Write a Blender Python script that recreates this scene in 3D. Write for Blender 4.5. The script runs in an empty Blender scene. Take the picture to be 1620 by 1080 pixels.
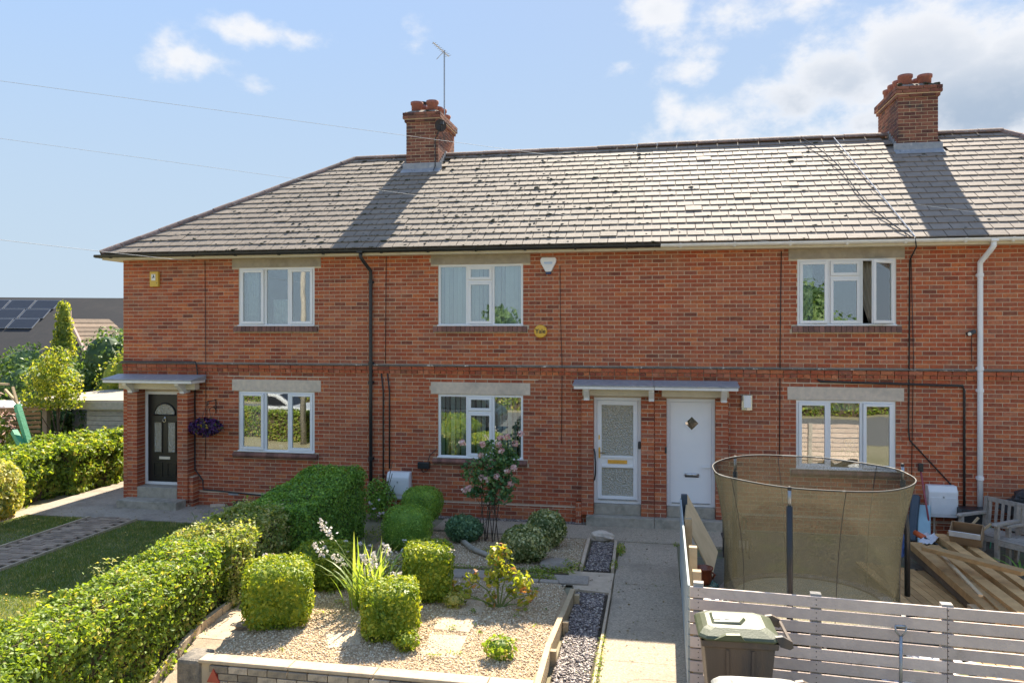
import bpy, math, random
import numpy as np
from mathutils import Vector, Matrix

# ------------------------------------------------------------------ camera, sky, sun, exposure
scene = bpy.context.scene
COL = scene.collection
CAMZ = 3.7
EXPOSURE = 2.25
SKY_STRENGTH = 0.14
SUN_STRENGTH = 2.9
SUN_DIR = Vector((0.11, 0.97, 1.0)).normalized()      # towards the sun (behind the houses)
cd = bpy.data.cameras.new("camera")
cam = bpy.data.objects.new("camera", cd)
COL.objects.link(cam)
cd.sensor_width = 36.0
cd.lens = 36.0 * 1216.0 / 1620.0
cd.shift_y = -21.0 / 1620.0
cd.clip_start = 0.1
cd.clip_end = 2000
cam.location = (0, 0, CAMZ)
cam.rotation_euler = (math.radians(90), 0, math.radians(10.5))
scene.camera = cam
scene.view_settings.view_transform = 'Standard'
scene.view_settings.look = 'None'
scene.view_settings.gamma = 1
scene.view_settings.use_curve_mapping = False
scene.view_settings.exposure = EXPOSURE
scene.cycles.max_bounces = 8
scene.cycles.transparent_max_bounces = 16
scene.cycles.use_denoising = True

def N(nt, typ, **kw):
    n = nt.nodes.new(typ)
    for k, v in kw.items():
        if k == 'inp':
            for i, x in v.items():
                n.inputs[i].default_value = x
        else:
            setattr(n, k, v)
    return n

def make_world():
    w = bpy.data.worlds.new("World")
    scene.world = w
    w.use_nodes = True
    nt = w.node_tree
    nt.nodes.clear()
    L = nt.links.new
    out = N(nt, 'ShaderNodeOutputWorld')
    bg = N(nt, 'ShaderNodeBackground')
    bg.inputs[1].default_value = SKY_STRENGTH
    sky = N(nt, 'ShaderNodeTexSky', sky_type='NISHITA')
    sky.sun_disc = False
    sky.sun_elevation = math.asin(SUN_DIR.z)
    sky.sun_rotation = math.atan2(SUN_DIR.x, SUN_DIR.y)
    sky.altitude = 50
    sky.air_density = 1.0
    sky.dust_density = 0.3
    sky.ozone_density = 2.0
    tc = N(nt, 'ShaderNodeTexCoord')
    mp = N(nt, 'ShaderNodeMapping')
    mp.inputs['Rotation'].default_value = (0, 0, -math.radians(10.5))
    L(tc.outputs['Generated'], mp.inputs['Vector'])
    sp = N(nt, 'ShaderNodeSeparateXYZ')
    L(mp.outputs[0], sp.inputs[0])
    def M(op, a, b=None, c=None, clamp=False):
        n = N(nt, 'ShaderNodeMath', operation=op, use_clamp=clamp)
        for i, v in enumerate((a, b, c)):
            if v is None: continue
            if isinstance(v, (int, float)): n.inputs[i].default_value = v
            else: L(v, n.inputs[i])
        return n.outputs[0]
    # direction as azimuth and elevation (continuous round the whole sky)
    az = M('ARCTAN2', sp.outputs[0], sp.outputs[1])
    el = M('ARCSINE', sp.outputs[2])
    # fractal noise on the direction, a little flattened like cumulus
    mp2 = N(nt, 'ShaderNodeMapping')
    mp2.inputs['Scale'].default_value = (1, 1, 1.5)
    L(mp.outputs[0], mp2.inputs['Vector'])
    n1 = N(nt, 'ShaderNodeTexNoise'); n1.inputs['Scale'].default_value = 7.0; n1.inputs['Detail'].default_value = 9; n1.inputs['Roughness'].default_value = 0.58
    L(mp2.outputs[0], n1.inputs['Vector'])
    n2 = N(nt, 'ShaderNodeTexNoise'); n2.inputs['Scale'].default_value = 24.0; n2.inputs['Detail'].default_value = 6; n2.inputs['Roughness'].default_value = 0.6
    L(mp2.outputs[0], n2.inputs['Vector'])
    n3 = N(nt, 'ShaderNodeTexNoise'); n3.inputs['Scale'].default_value = 2.2; n3.inputs['Detail'].default_value = 3
    L(mp2.outputs[0], n3.inputs['Vector'])
    F = 1216.0
    def ang(px, py):
        u = (px - 810) / F; v = (519 - py) / F
        return math.atan2(u, 1), math.atan2(v, math.sqrt(1 + u * u))
    # clouds: px centre, half sizes in px, weight
    blobs = [(280, 92, 70, 38, .66), (400, 52, 65, 26, .55), (490, 66, 70, 24, .5), (655, 70, 42, 34, .5),
             (1045, 25, 65, 45, .72), (1200, 25, 150, 45, .66), (1290, 40, 60, 40, .5), (1090, 110, 60, 34, .66), (1060, 175, 34, 50, .62),
             (1155, 195, 95, 50, .75), (1100, 80, 70, 30, .6), (975, 112, 48, 22, .5), (1205, 155, 26, 26, .6), (1020, 215, 70, 30, .45), (410, 135, 34, 24, .42), (975, 108, 40, 16, .55), (1110, 60, 50, 22, .55), (1420, 20, 90, 26, .5), (120, 60, 30, 12, .42), (1250, 165, 110, 60, .95), (1330, 125, 130, 80, 1.0), (1450, 90, 150, 90, 1.05),
             (1560, 160, 180, 95, 1.1), (1400, 190, 260, 60, .85), (1300, 205, 180, 30, .7), (1600, 90, 70, 60, .9), (1680, 130, 200, 120, 1.0)]
    total = None
    for (px, py, rx, ry, wgt) in blobs:
        a0, e0 = ang(px, py)
        dx = M('MULTIPLY', M('SUBTRACT', az, a0), F / rx)
        dy = M('MULTIPLY', M('SUBTRACT', el, e0), F / ry)
        d2 = M('ADD', M('MULTIPLY', dx, dx), M('MULTIPLY', dy, dy))
        g = M('MULTIPLY', M('EXPONENT', M('MULTIPLY', d2, -0.9)), wgt)
        total = g if total is None else M('MAXIMUM', total, g)
    # the rest of the sky carries added unseen cumulus, spread wide to brighten the facade
    bgc = M('MULTIPLY', M('SUBTRACT', n3.outputs[0], 0.54, clamp=True), 4.0)
    behind = M('GREATER_THAN', M('ABSOLUTE', az), 0.85)
    high = M('GREATER_THAN', el, 0.5)
    rest = M('MULTIPLY', bgc, M('MAXIMUM', behind, high))
    total = M('MAXIMUM', total, rest)
    fr = M('ADD', M('MULTIPLY', M('SUBTRACT', n1.outputs[0], 0.5), 1.5), M('MULTIPLY', M('SUBTRACT', n2.outputs[0], 0.5), 0.9))
    dens = M('ADD', total, fr)
    cov = N(nt, 'ShaderNodeMapRange', interpolation_type='SMOOTHSTEP', inp={1: .33, 2: .85, 3: 0, 4: 1})
    L(dens, cov.inputs[0])
    presence = M('MULTIPLY', total, 3.5, clamp=True)
    fac = M('MULTIPLY', cov.outputs[0], presence)
    fac = M('MULTIPLY', fac, 0.93)
    above = N(nt, 'ShaderNodeMapRange', inp={1: 0.0, 2: 0.1, 3: 0, 4: 1}); L(el, above.inputs[0])
    fac = M('MULTIPLY', fac, above.outputs[0])
    # thick parts are grey-blue, thin edges bright (sun is behind them)
    thick = N(nt, 'ShaderNodeMapRange', interpolation_type='SMOOTHSTEP', inp={1: .68, 2: 1.08, 3: 0, 4: 1})
    L(M('ADD', M('MULTIPLY', fr, 0.55), M('MULTIPLY', total, 0.98)), thick.inputs[0])
    lowe = N(nt, 'ShaderNodeMapRange', interpolation_type='SMOOTHSTEP', inp={1: 0.36, 2: 0.22, 3: 0.0, 4: 1.0})
    L(M('ADD', el, M('MULTIPLY', fr, .07)), lowe.inputs[0])
    tk = M('MULTIPLY', thick.outputs[0], M('ADD', M('MULTIPLY', lowe.outputs[0], .75), .25))
    K = 1.0 / (SKY_STRENGTH * 2 ** EXPOSURE)
    cc = N(nt, 'ShaderNodeMix', data_type='RGBA')
    cc.inputs[6].default_value = (.95 * K, .96 * K, .99 * K, 1)
    cc.inputs[7].default_value = (.42 * K, .52 * K, .66 * K, 1)
    L(tk, cc.inputs[0])
    mx = N(nt, 'ShaderNodeMix', data_type='RGBA')
    tint = N(nt, 'ShaderNodeMix', data_type='RGBA', blend_type='MULTIPLY')
    tint.inputs[0].default_value = 1
    tint.inputs[7].default_value = SKY_TINT
    L(sky.outputs[0], tint.inputs[6])
    # even, hazy summer sky: bright parts are held down by a smooth shoulder
    lum = N(nt, 'ShaderNodeRGBToBW'); L(tint.outputs[2], lum.inputs[0])
    K = 1.0 / (SKY_STRENGTH * 2 ** EXPOSURE)
    q = M('POWER', M('DIVIDE', lum.outputs[0], SKY_CEIL * K), 3.0)
    g_ = M('POWER', M('ADD', q, 1.0), -1 / 3.0)
    held = N(nt, 'ShaderNodeVectorMath', operation='SCALE'); L(tint.outputs[2], held.inputs[0]); L(g_, held.inputs['Scale'])
    pale = N(nt, 'ShaderNodeMix', data_type='RGBA'); L(held.outputs[0], pale.inputs[6]); pale.inputs[7].default_value = (.59 * K, .735 * K, .90 * K, 1)
    hz = N(nt, 'ShaderNodeMapRange', interpolation_type='SMOOTHSTEP', inp={1: 0.5, 2: 0.02, 3: 0.25, 4: .85}); L(el, hz.inputs[0])
    L(hz.outputs[0], pale.inputs[0])
    L(pale.outputs[2], mx.inputs[6])
    L(cc.outputs[2], mx.inputs[7])
    L(fac, mx.inputs[0])
    L(mx.outputs[2], bg.inputs[0])
    L(bg.outputs[0], out.inputs[0])

SKY_TINT = (0.97, 0.97, 0.98, 1)
SKY_CEIL = 0.60
make_world()
sl = bpy.data.lights.new("sun", 'SUN')
sl.energy = SUN_STRENGTH
sl.angle = math.radians(0.53)
sl.color = (1.0, 0.91, 0.76)
so = bpy.data.objects.new("sun", sl)
so.rotation_euler = SUN_DIR.to_track_quat('Z', 'Y').to_euler()
so.location = (0, 30, 40)
COL.objects.link(so)

# ------------------------------------------------------------------ materials
MATS = {}
def mk(name, c1, c2=None, scale=8.0, rough=.75, bump=.0, bscale=40.0, rnd=0.0, metallic=0, spec=.5, c3=None, s3=2.0, w3=(.5, .7), stretch=None, ramp=None, huev=0.0, c4=None, s4=2.0, w4=(.6, .8), k4=.5):
    """procedural material: two colours mixed by noise, third colour as wear patches, optional brightness per piece"""
    if name in MATS: return MATS[name]
    m = bpy.data.materials.new(name); m.use_nodes = True
    nt = m.node_tree; L = nt.links.new
    b = nt.nodes['Principled BSDF']
    b.inputs['Roughness'].default_value = rough
    b.inputs['Metallic'].default_value = metallic
    b.inputs['Specular IOR Level'].default_value = spec
    tc = N(nt, 'ShaderNodeTexCoord')
    vec = tc.outputs['Object']
    if stretch:
        mp = N(nt, 'ShaderNodeMapping'); mp.inputs['Scale'].default_value = stretch
        L(vec, mp.inputs[0]); vec = mp.outputs[0]
    oi = N(nt, 'ShaderNodeObjectInfo')
    ge = N(nt, 'ShaderNodeNewGeometry')
    rn = None
    if rnd or ramp or huev:
        ad = N(nt, 'ShaderNodeMath', operation='ADD'); L(oi.outputs['Random'], ad.inputs[0]); L(ge.outputs['Random Per Island'], ad.inputs[1])
        frc = N(nt, 'ShaderNodeMath', operation='FRACT'); L(ad.outputs[0], frc.inputs[0]); rn = frc.outputs[0]
        off = N(nt, 'ShaderNodeVectorMath', operation='ADD'); L(vec, off.inputs[0])
        sc = N(nt, 'ShaderNodeMath', operation='MULTIPLY', inp={1: 37.0}); L(rn, sc.inputs[0]); L(sc.outputs[0], off.inputs[1]); vec2 = off.outputs[0]
    else:
        vec2 = vec
    n1 = N(nt, 'ShaderNodeTexNoise', inp={2: scale, 3: 6.0, 4: .6}); L(vec2, n1.inputs[0])
    mr = N(nt, 'ShaderNodeMapRange', inp={1: .32, 2: .68, 3: 0, 4: 1}); L(n1.outputs[0], mr.inputs[0])
    mix = N(nt, 'ShaderNodeMix', data_type='RGBA')
    L(mr.outputs[0], mix.inputs[0])
    if ramp:
        cr = N(nt, 'ShaderNodeValToRGB'); cr.color_ramp.interpolation = 'LINEAR'
        els = cr.color_ramp.elements
        els[0].position = ramp[0][0]; els[0].color = (*ramp[0][1], 1)
        els[1].position = ramp[-1][0]; els[1].color = (*ramp[-1][1], 1)
        for p, c in ramp[1:-1]:
            e = els.new(p); e.color = (*c, 1)
        L(rn, cr.inputs[0])
        dk = N(nt, 'ShaderNodeMix', data_type='RGBA', blend_type='MULTIPLY', inp={0: 1.0}); L(cr.outputs[0], dk.inputs[6]); dk.inputs[7].default_value = (*(c2 or (.7, .7, .7)), 1)
        L(cr.outputs[0], mix.inputs[6]); L(dk.outputs[2], mix.inputs[7])
    else:
        mix.inputs[6].default_value = (*c1, 1); mix.inputs[7].default_value = (*(c2 or c1), 1)
    col = mix.outputs[2]
    if c3:
        n3 = N(nt, 'ShaderNodeTexNoise', inp={2: s3, 3: 5.0, 4: .62}); L(vec, n3.inputs[0])
        m3 = N(nt, 'ShaderNodeMapRange', inp={1: w3[0], 2: w3[1], 3: 0, 4: 1}); L(n3.outputs[0], m3.inputs[0])
        x3 = N(nt, 'ShaderNodeMix', data_type='RGBA'); L(m3.outputs[0], x3.inputs[0]); L(col, x3.inputs[6]); x3.inputs[7].default_value = (*c3, 1)
        col = x3.outputs[2]
    if c4:
        n4 = N(nt, 'ShaderNodeTexNoise', inp={2: s4, 3: 6.0, 4: .7}); L(vec, n4.inputs[0])
        m4 = N(nt, 'ShaderNodeMapRange', inp={1: w4[0], 2: w4[1], 3: 0, 4: k4}); L(n4.outputs[0], m4.inputs[0])
        x4 = N(nt, 'ShaderNodeMix', data_type='RGBA'); L(m4.outputs[0], x4.inputs[0]); L(col, x4.inputs[6]); x4.inputs[7].default_value = (*c4, 1)
        col = x4.outputs[2]
    if rnd or huev:
        hs = N(nt, 'ShaderNodeHueSaturation')
        vr = N(nt, 'ShaderNodeMapRange', inp={1: 0, 2: 1, 3: 1 - rnd, 4: 1 + rnd}); L(rn, vr.inputs[0]); L(vr.outputs[0], hs.inputs['Value'])
        if huev:
            m7 = N(nt, 'ShaderNodeMath', operation='MULTIPLY', inp={1: 7.31}); L(rn, m7.inputs[0])
            f7 = N(nt, 'ShaderNodeMath', operation='FRACT'); L(m7.outputs[0], f7.inputs[0])
            hr = N(nt, 'ShaderNodeMapRange', inp={1: 0, 2: 1, 3: .5 - huev, 4: .5 + huev}); L(f7.outputs[0], hr.inputs[0]); L(hr.outputs[0], hs.inputs['Hue'])
        L(col, hs.inputs['Color']); col = hs.outputs[0]
    L(col, b.inputs['Base Color'])
    if bump:
        nb = N(nt, 'ShaderNodeTexNoise', inp={2: bscale, 3: 5.0, 4: .65}); L(vec2, nb.inputs[0])
        bp = N(nt, 'ShaderNodeBump', inp={0: bump, 1: .02}); L(nb.outputs[0], bp.inputs['Height']); L(bp.outputs[0], b.inputs['Normal'])
    MATS[name] = m
    return m

def leafmat(name, ramp, trans=.35, rough=.5, glow=(2.0, 1.85, .5)):
    if name in MATS: return MATS[name]
    m = bpy.data.materials.new(name); m.use_nodes = True
    nt = m.node_tree; L = nt.links.new
    b = nt.nodes['Principled BSDF']; out = nt.nodes['Material Output']
    b.inputs['Roughness'].default_value = rough
    b.inputs['Specular IOR Level'].default_value = .35
    ge = N(nt, 'ShaderNodeNewGeometry'); oi = N(nt, 'ShaderNodeObjectInfo')
    ad = N(nt, 'ShaderNodeMath', operation='ADD'); L(oi.outputs['Random'], ad.inputs[0]); L(ge.outputs['Random Per Island'], ad.inputs[1])
    fr = N(nt, 'ShaderNodeMath', operation='FRACT'); L(ad.outputs[0], fr.inputs[0])
    cr = N(nt, 'ShaderNodeValToRGB'); els = cr.color_ramp.elements
    els[0].position = ramp[0][0]; els[0].color = (*ramp[0][1], 1)
    els[1].position = ramp[-1][0]; els[1].color = (*ramp[-1][1], 1)
    for p, c in ramp[1:-1]:
        e = els.new(p); e.color = (*c, 1)
    tc = N(nt, 'ShaderNodeTexCoord')
    nz = N(nt, 'ShaderNodeTexNoise', inp={2: 4.0, 3: 3.0}); L(tc.outputs['Object'], nz.inputs[0])
    mrr = N(nt, 'ShaderNodeMapRange', inp={1: .35, 2: .65, 3: -.2, 4: .2}); L(nz.outputs[0], mrr.inputs[0])
    a2 = N(nt, 'ShaderNodeMath', operation='ADD', use_clamp=True); L(fr.outputs[0], a2.inputs[0]); L(mrr.outputs[0], a2.inputs[1])
    L(a2.outputs[0], cr.inputs[0])
    L(cr.outputs[0], b.inputs['Base Color'])
    tr = N(nt, 'ShaderNodeBsdfTranslucent')
    g = N(nt, 'ShaderNodeMix', data_type='RGBA', blend_type='MULTIPLY', inp={0: 1.0}); L(cr.outputs[0], g.inputs[6]); g.inputs[7].default_value = (*glow, 1)
    L(g.outputs[2], tr.inputs[0])
    ms = N(nt, 'ShaderNodeMixShader', inp={0: trans}); L(b.outputs[0], ms.inputs[1]); L(tr.outputs[0], ms.inputs[2])
    L(ms.outputs[0], out.inputs[0])
    MATS[name] = m
    return m

def glassmat(name, refl=.2, tint=(.85, .92, .92)):
    m = bpy.data.materials.new(name); m.use_nodes = True
    nt = m.node_tree; nt.nodes.clear(); L = nt.links.new
    out = N(nt, 'ShaderNodeOutputMaterial')
    gl = N(nt, 'ShaderNodeBsdfGlossy', inp={1: .012}); gl.inputs[0].default_value = (1, 1, 1, 1)
    tr = N(nt, 'ShaderNodeBsdfTransparent'); tr.inputs[0].default_value = (*tint, 1)
    fz = N(nt, 'ShaderNodeFresnel', inp={0: 1.5})
    ad = N(nt, 'ShaderNodeMath', operation='MULTIPLY_ADD', use_clamp=True, inp={1: 1.6, 2: refl - .06}); L(fz.outputs[0], ad.inputs[0])
    tcn = N(nt, 'ShaderNodeTexCoord'); nz = N(nt, 'ShaderNodeTexNoise', inp={2: 2.2, 3: 1.0}); L(tcn.outputs['Object'], nz.inputs[0])
    bp = N(nt, 'ShaderNodeBump', inp={0: .06, 1: .01}); L(nz.outputs[0], bp.inputs['Height']); L(bp.outputs[0], gl.inputs['Normal'])
    ms = N(nt, 'ShaderNodeMixShader'); L(ad.outputs[0], ms.inputs[0]); L(tr.outputs[0], ms.inputs[1]); L(gl.outputs[0], ms.inputs[2])
    L(ms.outputs[0], out.inputs[0])
    MATS[name] = m
    return m

BR = [(0.0, (.26, .068, .036)), (.08, (.46, .100, .040)), (.34, (.58, .138, .046)), (.56, (.47, .096, .038)), (.74, (.66, .19, .058)), (.86, (.58, .19, .095)), (.94, (.30, .085, .048)), (1.0, (.54, .120, .042))]
m_brick = mk('brick_clay', None, (.62, .60, .62), 26, .85, .35, 90, rnd=.08, ramp=BR, c3=(.26, .10, .055), s3=1.1, w3=(.48, .82), c4=(.72, .33, .17), s4=3.3, w4=(.54, .74), k4=.35)
m_brickdark = mk('brick_sooty', None, (.6, .6, .6), 20, .85, .35, 90, rnd=.2, ramp=[(0, (.16, .06, .045)), (.5, (.26, .09, .055)), (1, (.32, .13, .075))], c3=(.055, .045, .04), s3=3.5, w3=(.52, .72))
m_sill = mk('sill_brick', (0.168, 0.078, 0.058), (0.252, 0.108, 0.072), 18, .7, .3, 60, rnd=.35)
m_mortar = mk('mortar', (0.685, 0.554, 0.383), (0.565, 0.445, 0.312), 5, .95, .3, 120)
m_slate = mk('roof_tile', (0.274, 0.221, 0.167), (0.214, 0.172, 0.133), 7, .76, .3, 110, rnd=.09, spec=.35, c3=(0.143, 0.117, 0.095), s3=1.6, w3=(.50, .80))
m_slate2 = mk('roof_tile_clean', (0.295, 0.234, 0.185), (0.247, 0.196, 0.153), 7, .76, .25, 110, rnd=.06, spec=.35, c3=(0.191, 0.150, 0.118), s3=1.6, w3=(.55, .85))
m_ridge = mk('ridge_clay', (.26, .15, .11), (.15, .11, .095), 16, .8, .5, 70, rnd=.3, c3=(.32, .31, .27), s3=22, w3=(.56, .68))
m_moss = mk('moss', (.035, .036, .018), (.075, .068, .035), 40, .95, .5, 120)
m_white = mk('white_upvc', (0.848, 0.820, 0.790), (0.816, 0.790, 0.763), 3, .35, 0)
m_white2 = mk('white_paint', (0.860, 0.823, 0.775), (0.748, 0.716, 0.666), 9, .45, .05, 40, c3=(0.510, 0.470, 0.397), s3=7, w3=(.66, .8))
m_cream = mk('cream_paint', (0.748, 0.660, 0.501), (0.657, 0.572, 0.427), 5, .55, .06, 40, c3=(0.476, 0.418, 0.320), s3=5, w3=(.62, .8))
m_blackp = mk('black_plastic', (.018, .019, .021), (.028, .029, .03), 10, .35, .05, 30)
m_blackdoor = mk('black_door', (.010, .012, .013), (.014, .016, .017), 5, .3)
m_iron = mk('black_iron', (.02, .018, .017), (.05, .035, .028), 25, .6, .2, 60)
m_conc = mk('concrete_lintel', (0.728, 0.587, 0.444), (0.582, 0.476, 0.372), 12, .9, .3, 90, c3=(0.455, 0.381, 0.301), s3=2.5, w3=(.5, .75))
m_lintel = mk('upper_lintel', (.44, .37, .28), (.34, .285, .22), 9, .9, .3, 90, c3=(.25, .21, .16), s3=2.0, w3=(.5, .75))  # darker concrete for the lintels over the upper windows
m_step = mk('step_concrete', (0.448, 0.383, 0.298), (0.323, 0.284, 0.223), 10, .9, .4, 70, c3=(0.180, 0.169, 0.121), s3=3, w3=(.52, .75))
m_cap = mk('creasing_slate', (0.122, 0.097, 0.090), (0.187, 0.145, 0.126), 9, .7, .3, 60, c3=(0.701, 0.598, 0.506), s3=7, w3=(.60, .64))
m_lead = mk('lead', (0.246, 0.260, 0.279), (0.370, 0.360, 0.360), 9, .5, .3, 25, spec=.6, c3=(0.560, 0.520, 0.486), s3=6, w3=(.6, .75))
m_terra = mk('terracotta', (.36, .13, .09), (.25, .10, .08), 14, .8, .3, 60, rnd=.1, c3=(.12, .09, .08), s3=6, w3=(.55, .75))
m_glass = glassmat('window_glass', .20)
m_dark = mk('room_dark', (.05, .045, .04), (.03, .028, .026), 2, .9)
m_blind = mk('blind_fabric', (.70, .70, .64), (.62, .63, .58), 3, .9, rnd=.12)
m_curtain = mk('curtain', (.42, .36, .28), (.34, .28, .22), 6, .9, rnd=.1, stretch=(8, 8, .4))
m_lace = mk('lace', (.62, .62, .58), (.40, .42, .40), 18, .9)
m_brass = mk('brass', (.62, .42, .12), (.50, .34, .10), 10, .3, metallic=1)
m_chrome = mk('chrome', (.62, .62, .62), (.5, .5, .5), 10, .25, metallic=1)
m_silver = mk('galvanised', (.45, .46, .47), (.32, .33, .34), 14, .45, metallic=.8)
m_timber = mk('timber', (0.529, 0.328, 0.135), (0.382, 0.221, 0.085), 5, .75, .3, 40, rnd=.34, stretch=(1, 1, 1), c3=(0.235, 0.147, 0.068), s3=4, w3=(.58, .8))
m_timberdk = mk('timber_dark', (.10, .075, .05), (.16, .12, .08), 6, .85, .3, 40, rnd=.2)
m_teak = mk('weathered_teak', (0.405, 0.351, 0.290), (0.270, 0.236, 0.196), 14, .9, .35, 60, rnd=.15, c3=(0.149, 0.135, 0.115), s3=9, w3=(.58, .78))
m_fence = mk('fence_paint', (0.756, 0.607, 0.518), (0.624, 0.499, 0.431), 7, .75, .2, 50, rnd=.15, c3=(0.454, 0.349, 0.274), s3=6, w3=(.60, .8))
m_fencew = mk('fence_side_paint', (.42, .47, .46), (.35, .39, .38), 5, .7, .1, 40, rnd=.06)
m_fencewood = mk('new_timber_post', (0.546, 0.407, 0.238), (0.441, 0.320, 0.178), 8, .8, .3, 50, rnd=.1)
m_greyshed = mk('greyed_cladding', (0.442, 0.403, 0.351), (0.325, 0.299, 0.260), 9, .85, .3, 50, rnd=.12)
m_orange = mk('larch_panel', (.42, .23, .10), (.33, .18, .08), 6, .8, .2, 40, rnd=.15)
m_path = mk('path_concrete', (0.624, 0.495, 0.350), (0.300, 0.243, 0.175), 48, .95, .7, 120, c3=(0.334, 0.272, 0.197), s3=1.3, w3=(.5, .78))
m_slab = mk('slab_stone', (0.605, 0.469, 0.323), (0.467, 0.358, 0.247), 9, .95, .35, 60, rnd=.12, c3=(0.330, 0.259, 0.184), s3=3, w3=(.55, .75))
m_slabcold = mk('apron_concrete', (0.430, 0.354, 0.271), (0.304, 0.253, 0.196), 22, .95, .5, 90, c3=(0.215, 0.177, 0.136), s3=1.8, w3=(.48, .72))
m_paver = mk('brick_paver', (0.368, 0.263, 0.179), (0.252, 0.185, 0.131), 15, .95, .4, 60, rnd=.25, c3=(0.150, 0.142, 0.071), s3=4, w3=(.55, .72))
m_soil = mk('soil', (.10, .075, .05), (.06, .048, .032), 18, 1.0, .8, 40)
m_gravelbase = mk('gravel_bed', (0.544, 0.396, 0.235), (0.350, 0.240, 0.143), 60, 1.0, .8, 80)
m_stone = mk('gravel_stone', None, (0.860, 0.860, 0.860), 30, .85, 0, rnd=.2, ramp=[(0, (0.492, 0.347, 0.208)), (.3, (0.710, 0.528, 0.325)), (.6, (0.819, 0.644, 0.429)), (.85, (0.573, 0.464, 0.336)), (1, (0.860, 0.799, 0.603))])
m_chip = mk('slate_chip', None, (0.860, 0.842, 0.755), 20, .6, 0, rnd=.25, ramp=[(0, (0.141, 0.113, 0.113)), (.4, (0.247, 0.200, 0.189)), (.8, (0.389, 0.324, 0.293)), (1, (0.589, 0.497, 0.416))])
m_lawn = mk('lawn_soil', (0.088, 0.122, 0.031), (0.146, 0.165, 0.052), 5, 1, .5, 60)
m_ground = mk('ground_earth', (.30, .26, .17), (.22, .20, .11), .5, 1, .5, 8)
m_wallbrick = mk('bed_wall_brick', None, (0.860, 0.860, 0.860), 20, .95, .5, 70, rnd=.15, ramp=[(0, (0.360, 0.285, 0.210)), (.5, (0.495, 0.390, 0.277)), (1, (0.600, 0.480, 0.360))], c3=(0.180, 0.150, 0.128), s3=8, w3=(.52, .72))
m_render = mk('old_render', (.33, .28, .22), (.20, .17, .14), 16, .95, .6, 60, c3=(.11, .10, .09), s3=6, w3=(.5, .7))
m_red = mk('red_plastic', (.45, .05, .03), (.36, .045, .03), 10, .3)
m_yellow = mk('yellow_plastic', (.72, .46, .07), (.66, .42, .06), 4, .4)
m_amber = mk('amber_plastic', (.80, .45, .05), (.75, .42, .05), 4, .4)
m_bin = mk('bin_brown', (0.145, 0.105, 0.076), (0.102, 0.078, 0.061), 3, .5, .15, 80, c3=(0.060, 0.056, 0.058), s3=2.5, w3=(.5, .66), stretch=(1, 1, .25))
m_binlid = mk('bin_lid_green', (0.070, 0.083, 0.039), (0.087, 0.097, 0.051), 6, .45, .1, 60, c3=(0.113, 0.113, 0.074), s3=3, w3=(.55, .75))
m_binlid2 = mk('bin_lid_grey', (.42, .40, .35), (.34, .33, .29), 6, .5, .1, 60, c3=(.52, .49, .44), s3=8, w3=(.5, .7))
m_meter = mk('meter_grp', (0.784, 0.770, 0.749), (0.713, 0.704, 0.688), 5, .5, .03, 40, c3=(0.546, 0.528, 0.506), s3=9, w3=(.64, .75))
m_blue = mk('blue_cloth', (.03, .06, .14), (.05, .09, .2), 8, .7)
m_paleblue = mk('pale_blue', (.36, .52, .56), (.30, .45, .50), 6, .6)
m_navy = mk('navy', (.045, .065, .085), (.06, .08, .1), 6, .6)
m_pink = mk('red_handle', (.34, .07, .08), (.28, .06, .07), 6, .5)
m_card = mk('cardboard', (.33, .21, .11), (.27, .17, .09), 7, .85)
m_ply = mk('plywood', (0.742, 0.533, 0.290), (0.631, 0.445, 0.234), 5, .8, .1, 30, stretch=(1, 1, .3))
m_tarp = mk('white_sheet', (.72, .72, .72), (.58, .58, .60), 7, .6, .3, 12)
m_blacktarp = mk('black_sheet', (.02, .021, .022), (.05, .05, .052), 7, .5, .6, 10)
m_orangep = mk('orange_plastic', (.62, .12, .03), (.55, .10, .03), 9, .4)
m_green = mk('green_cover', (.05, .30, .14), (.10, .40, .22), 14, .6, .3, 20)
m_teal = mk('teal_glaze', (.03, .17, .13), (.02, .12, .10), 9, .25)
m_pot = mk('brown_glaze', (.25, .07, .03), (.18, .05, .025), 9, .25)
m_bark = mk('bark', (.12, .085, .055), (.07, .05, .035), 20, .95, .6, 40)
m_greenstem = mk('green_stem', (.12, .17, .04), (.17, .20, .06), 20, .7)
m_barn = mk('barn_roof', (0.021, 0.022, 0.024), (0.029, 0.027, 0.028), 2, .85, .3, 12, c3=(0.038, 0.034, 0.033), s3=.6, w3=(.5, .7))
m_panel = mk('solar_panel', (.020, .022, .028), (.026, .028, .034), 3, .32, spec=.3)
m_alu = mk('panel_frame', (.32, .33, .35), (.28, .29, .3), 3, .4, metallic=.6)
m_tileb = mk('brown_tile', (.25, .18, .125), (.18, .13, .09), 6, .9, .4, 30, rnd=.2)
m_barge = mk('barge_pink', (.50, .36, .30), (.44, .31, .26), 6, .8)
m_felt = mk('roof_felt', (.42, .36, .28), (.33, .285, .22), 3, .9, .2, 20)
m_flatroof = mk('grey_membrane', (.10, .115, .12), (.13, .14, .145), 3, .7)
m_tarmac = mk('tarmac', (.16, .155, .145), (.13, .125, .12), 40, .9, .4, 90)
m_net = None
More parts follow.
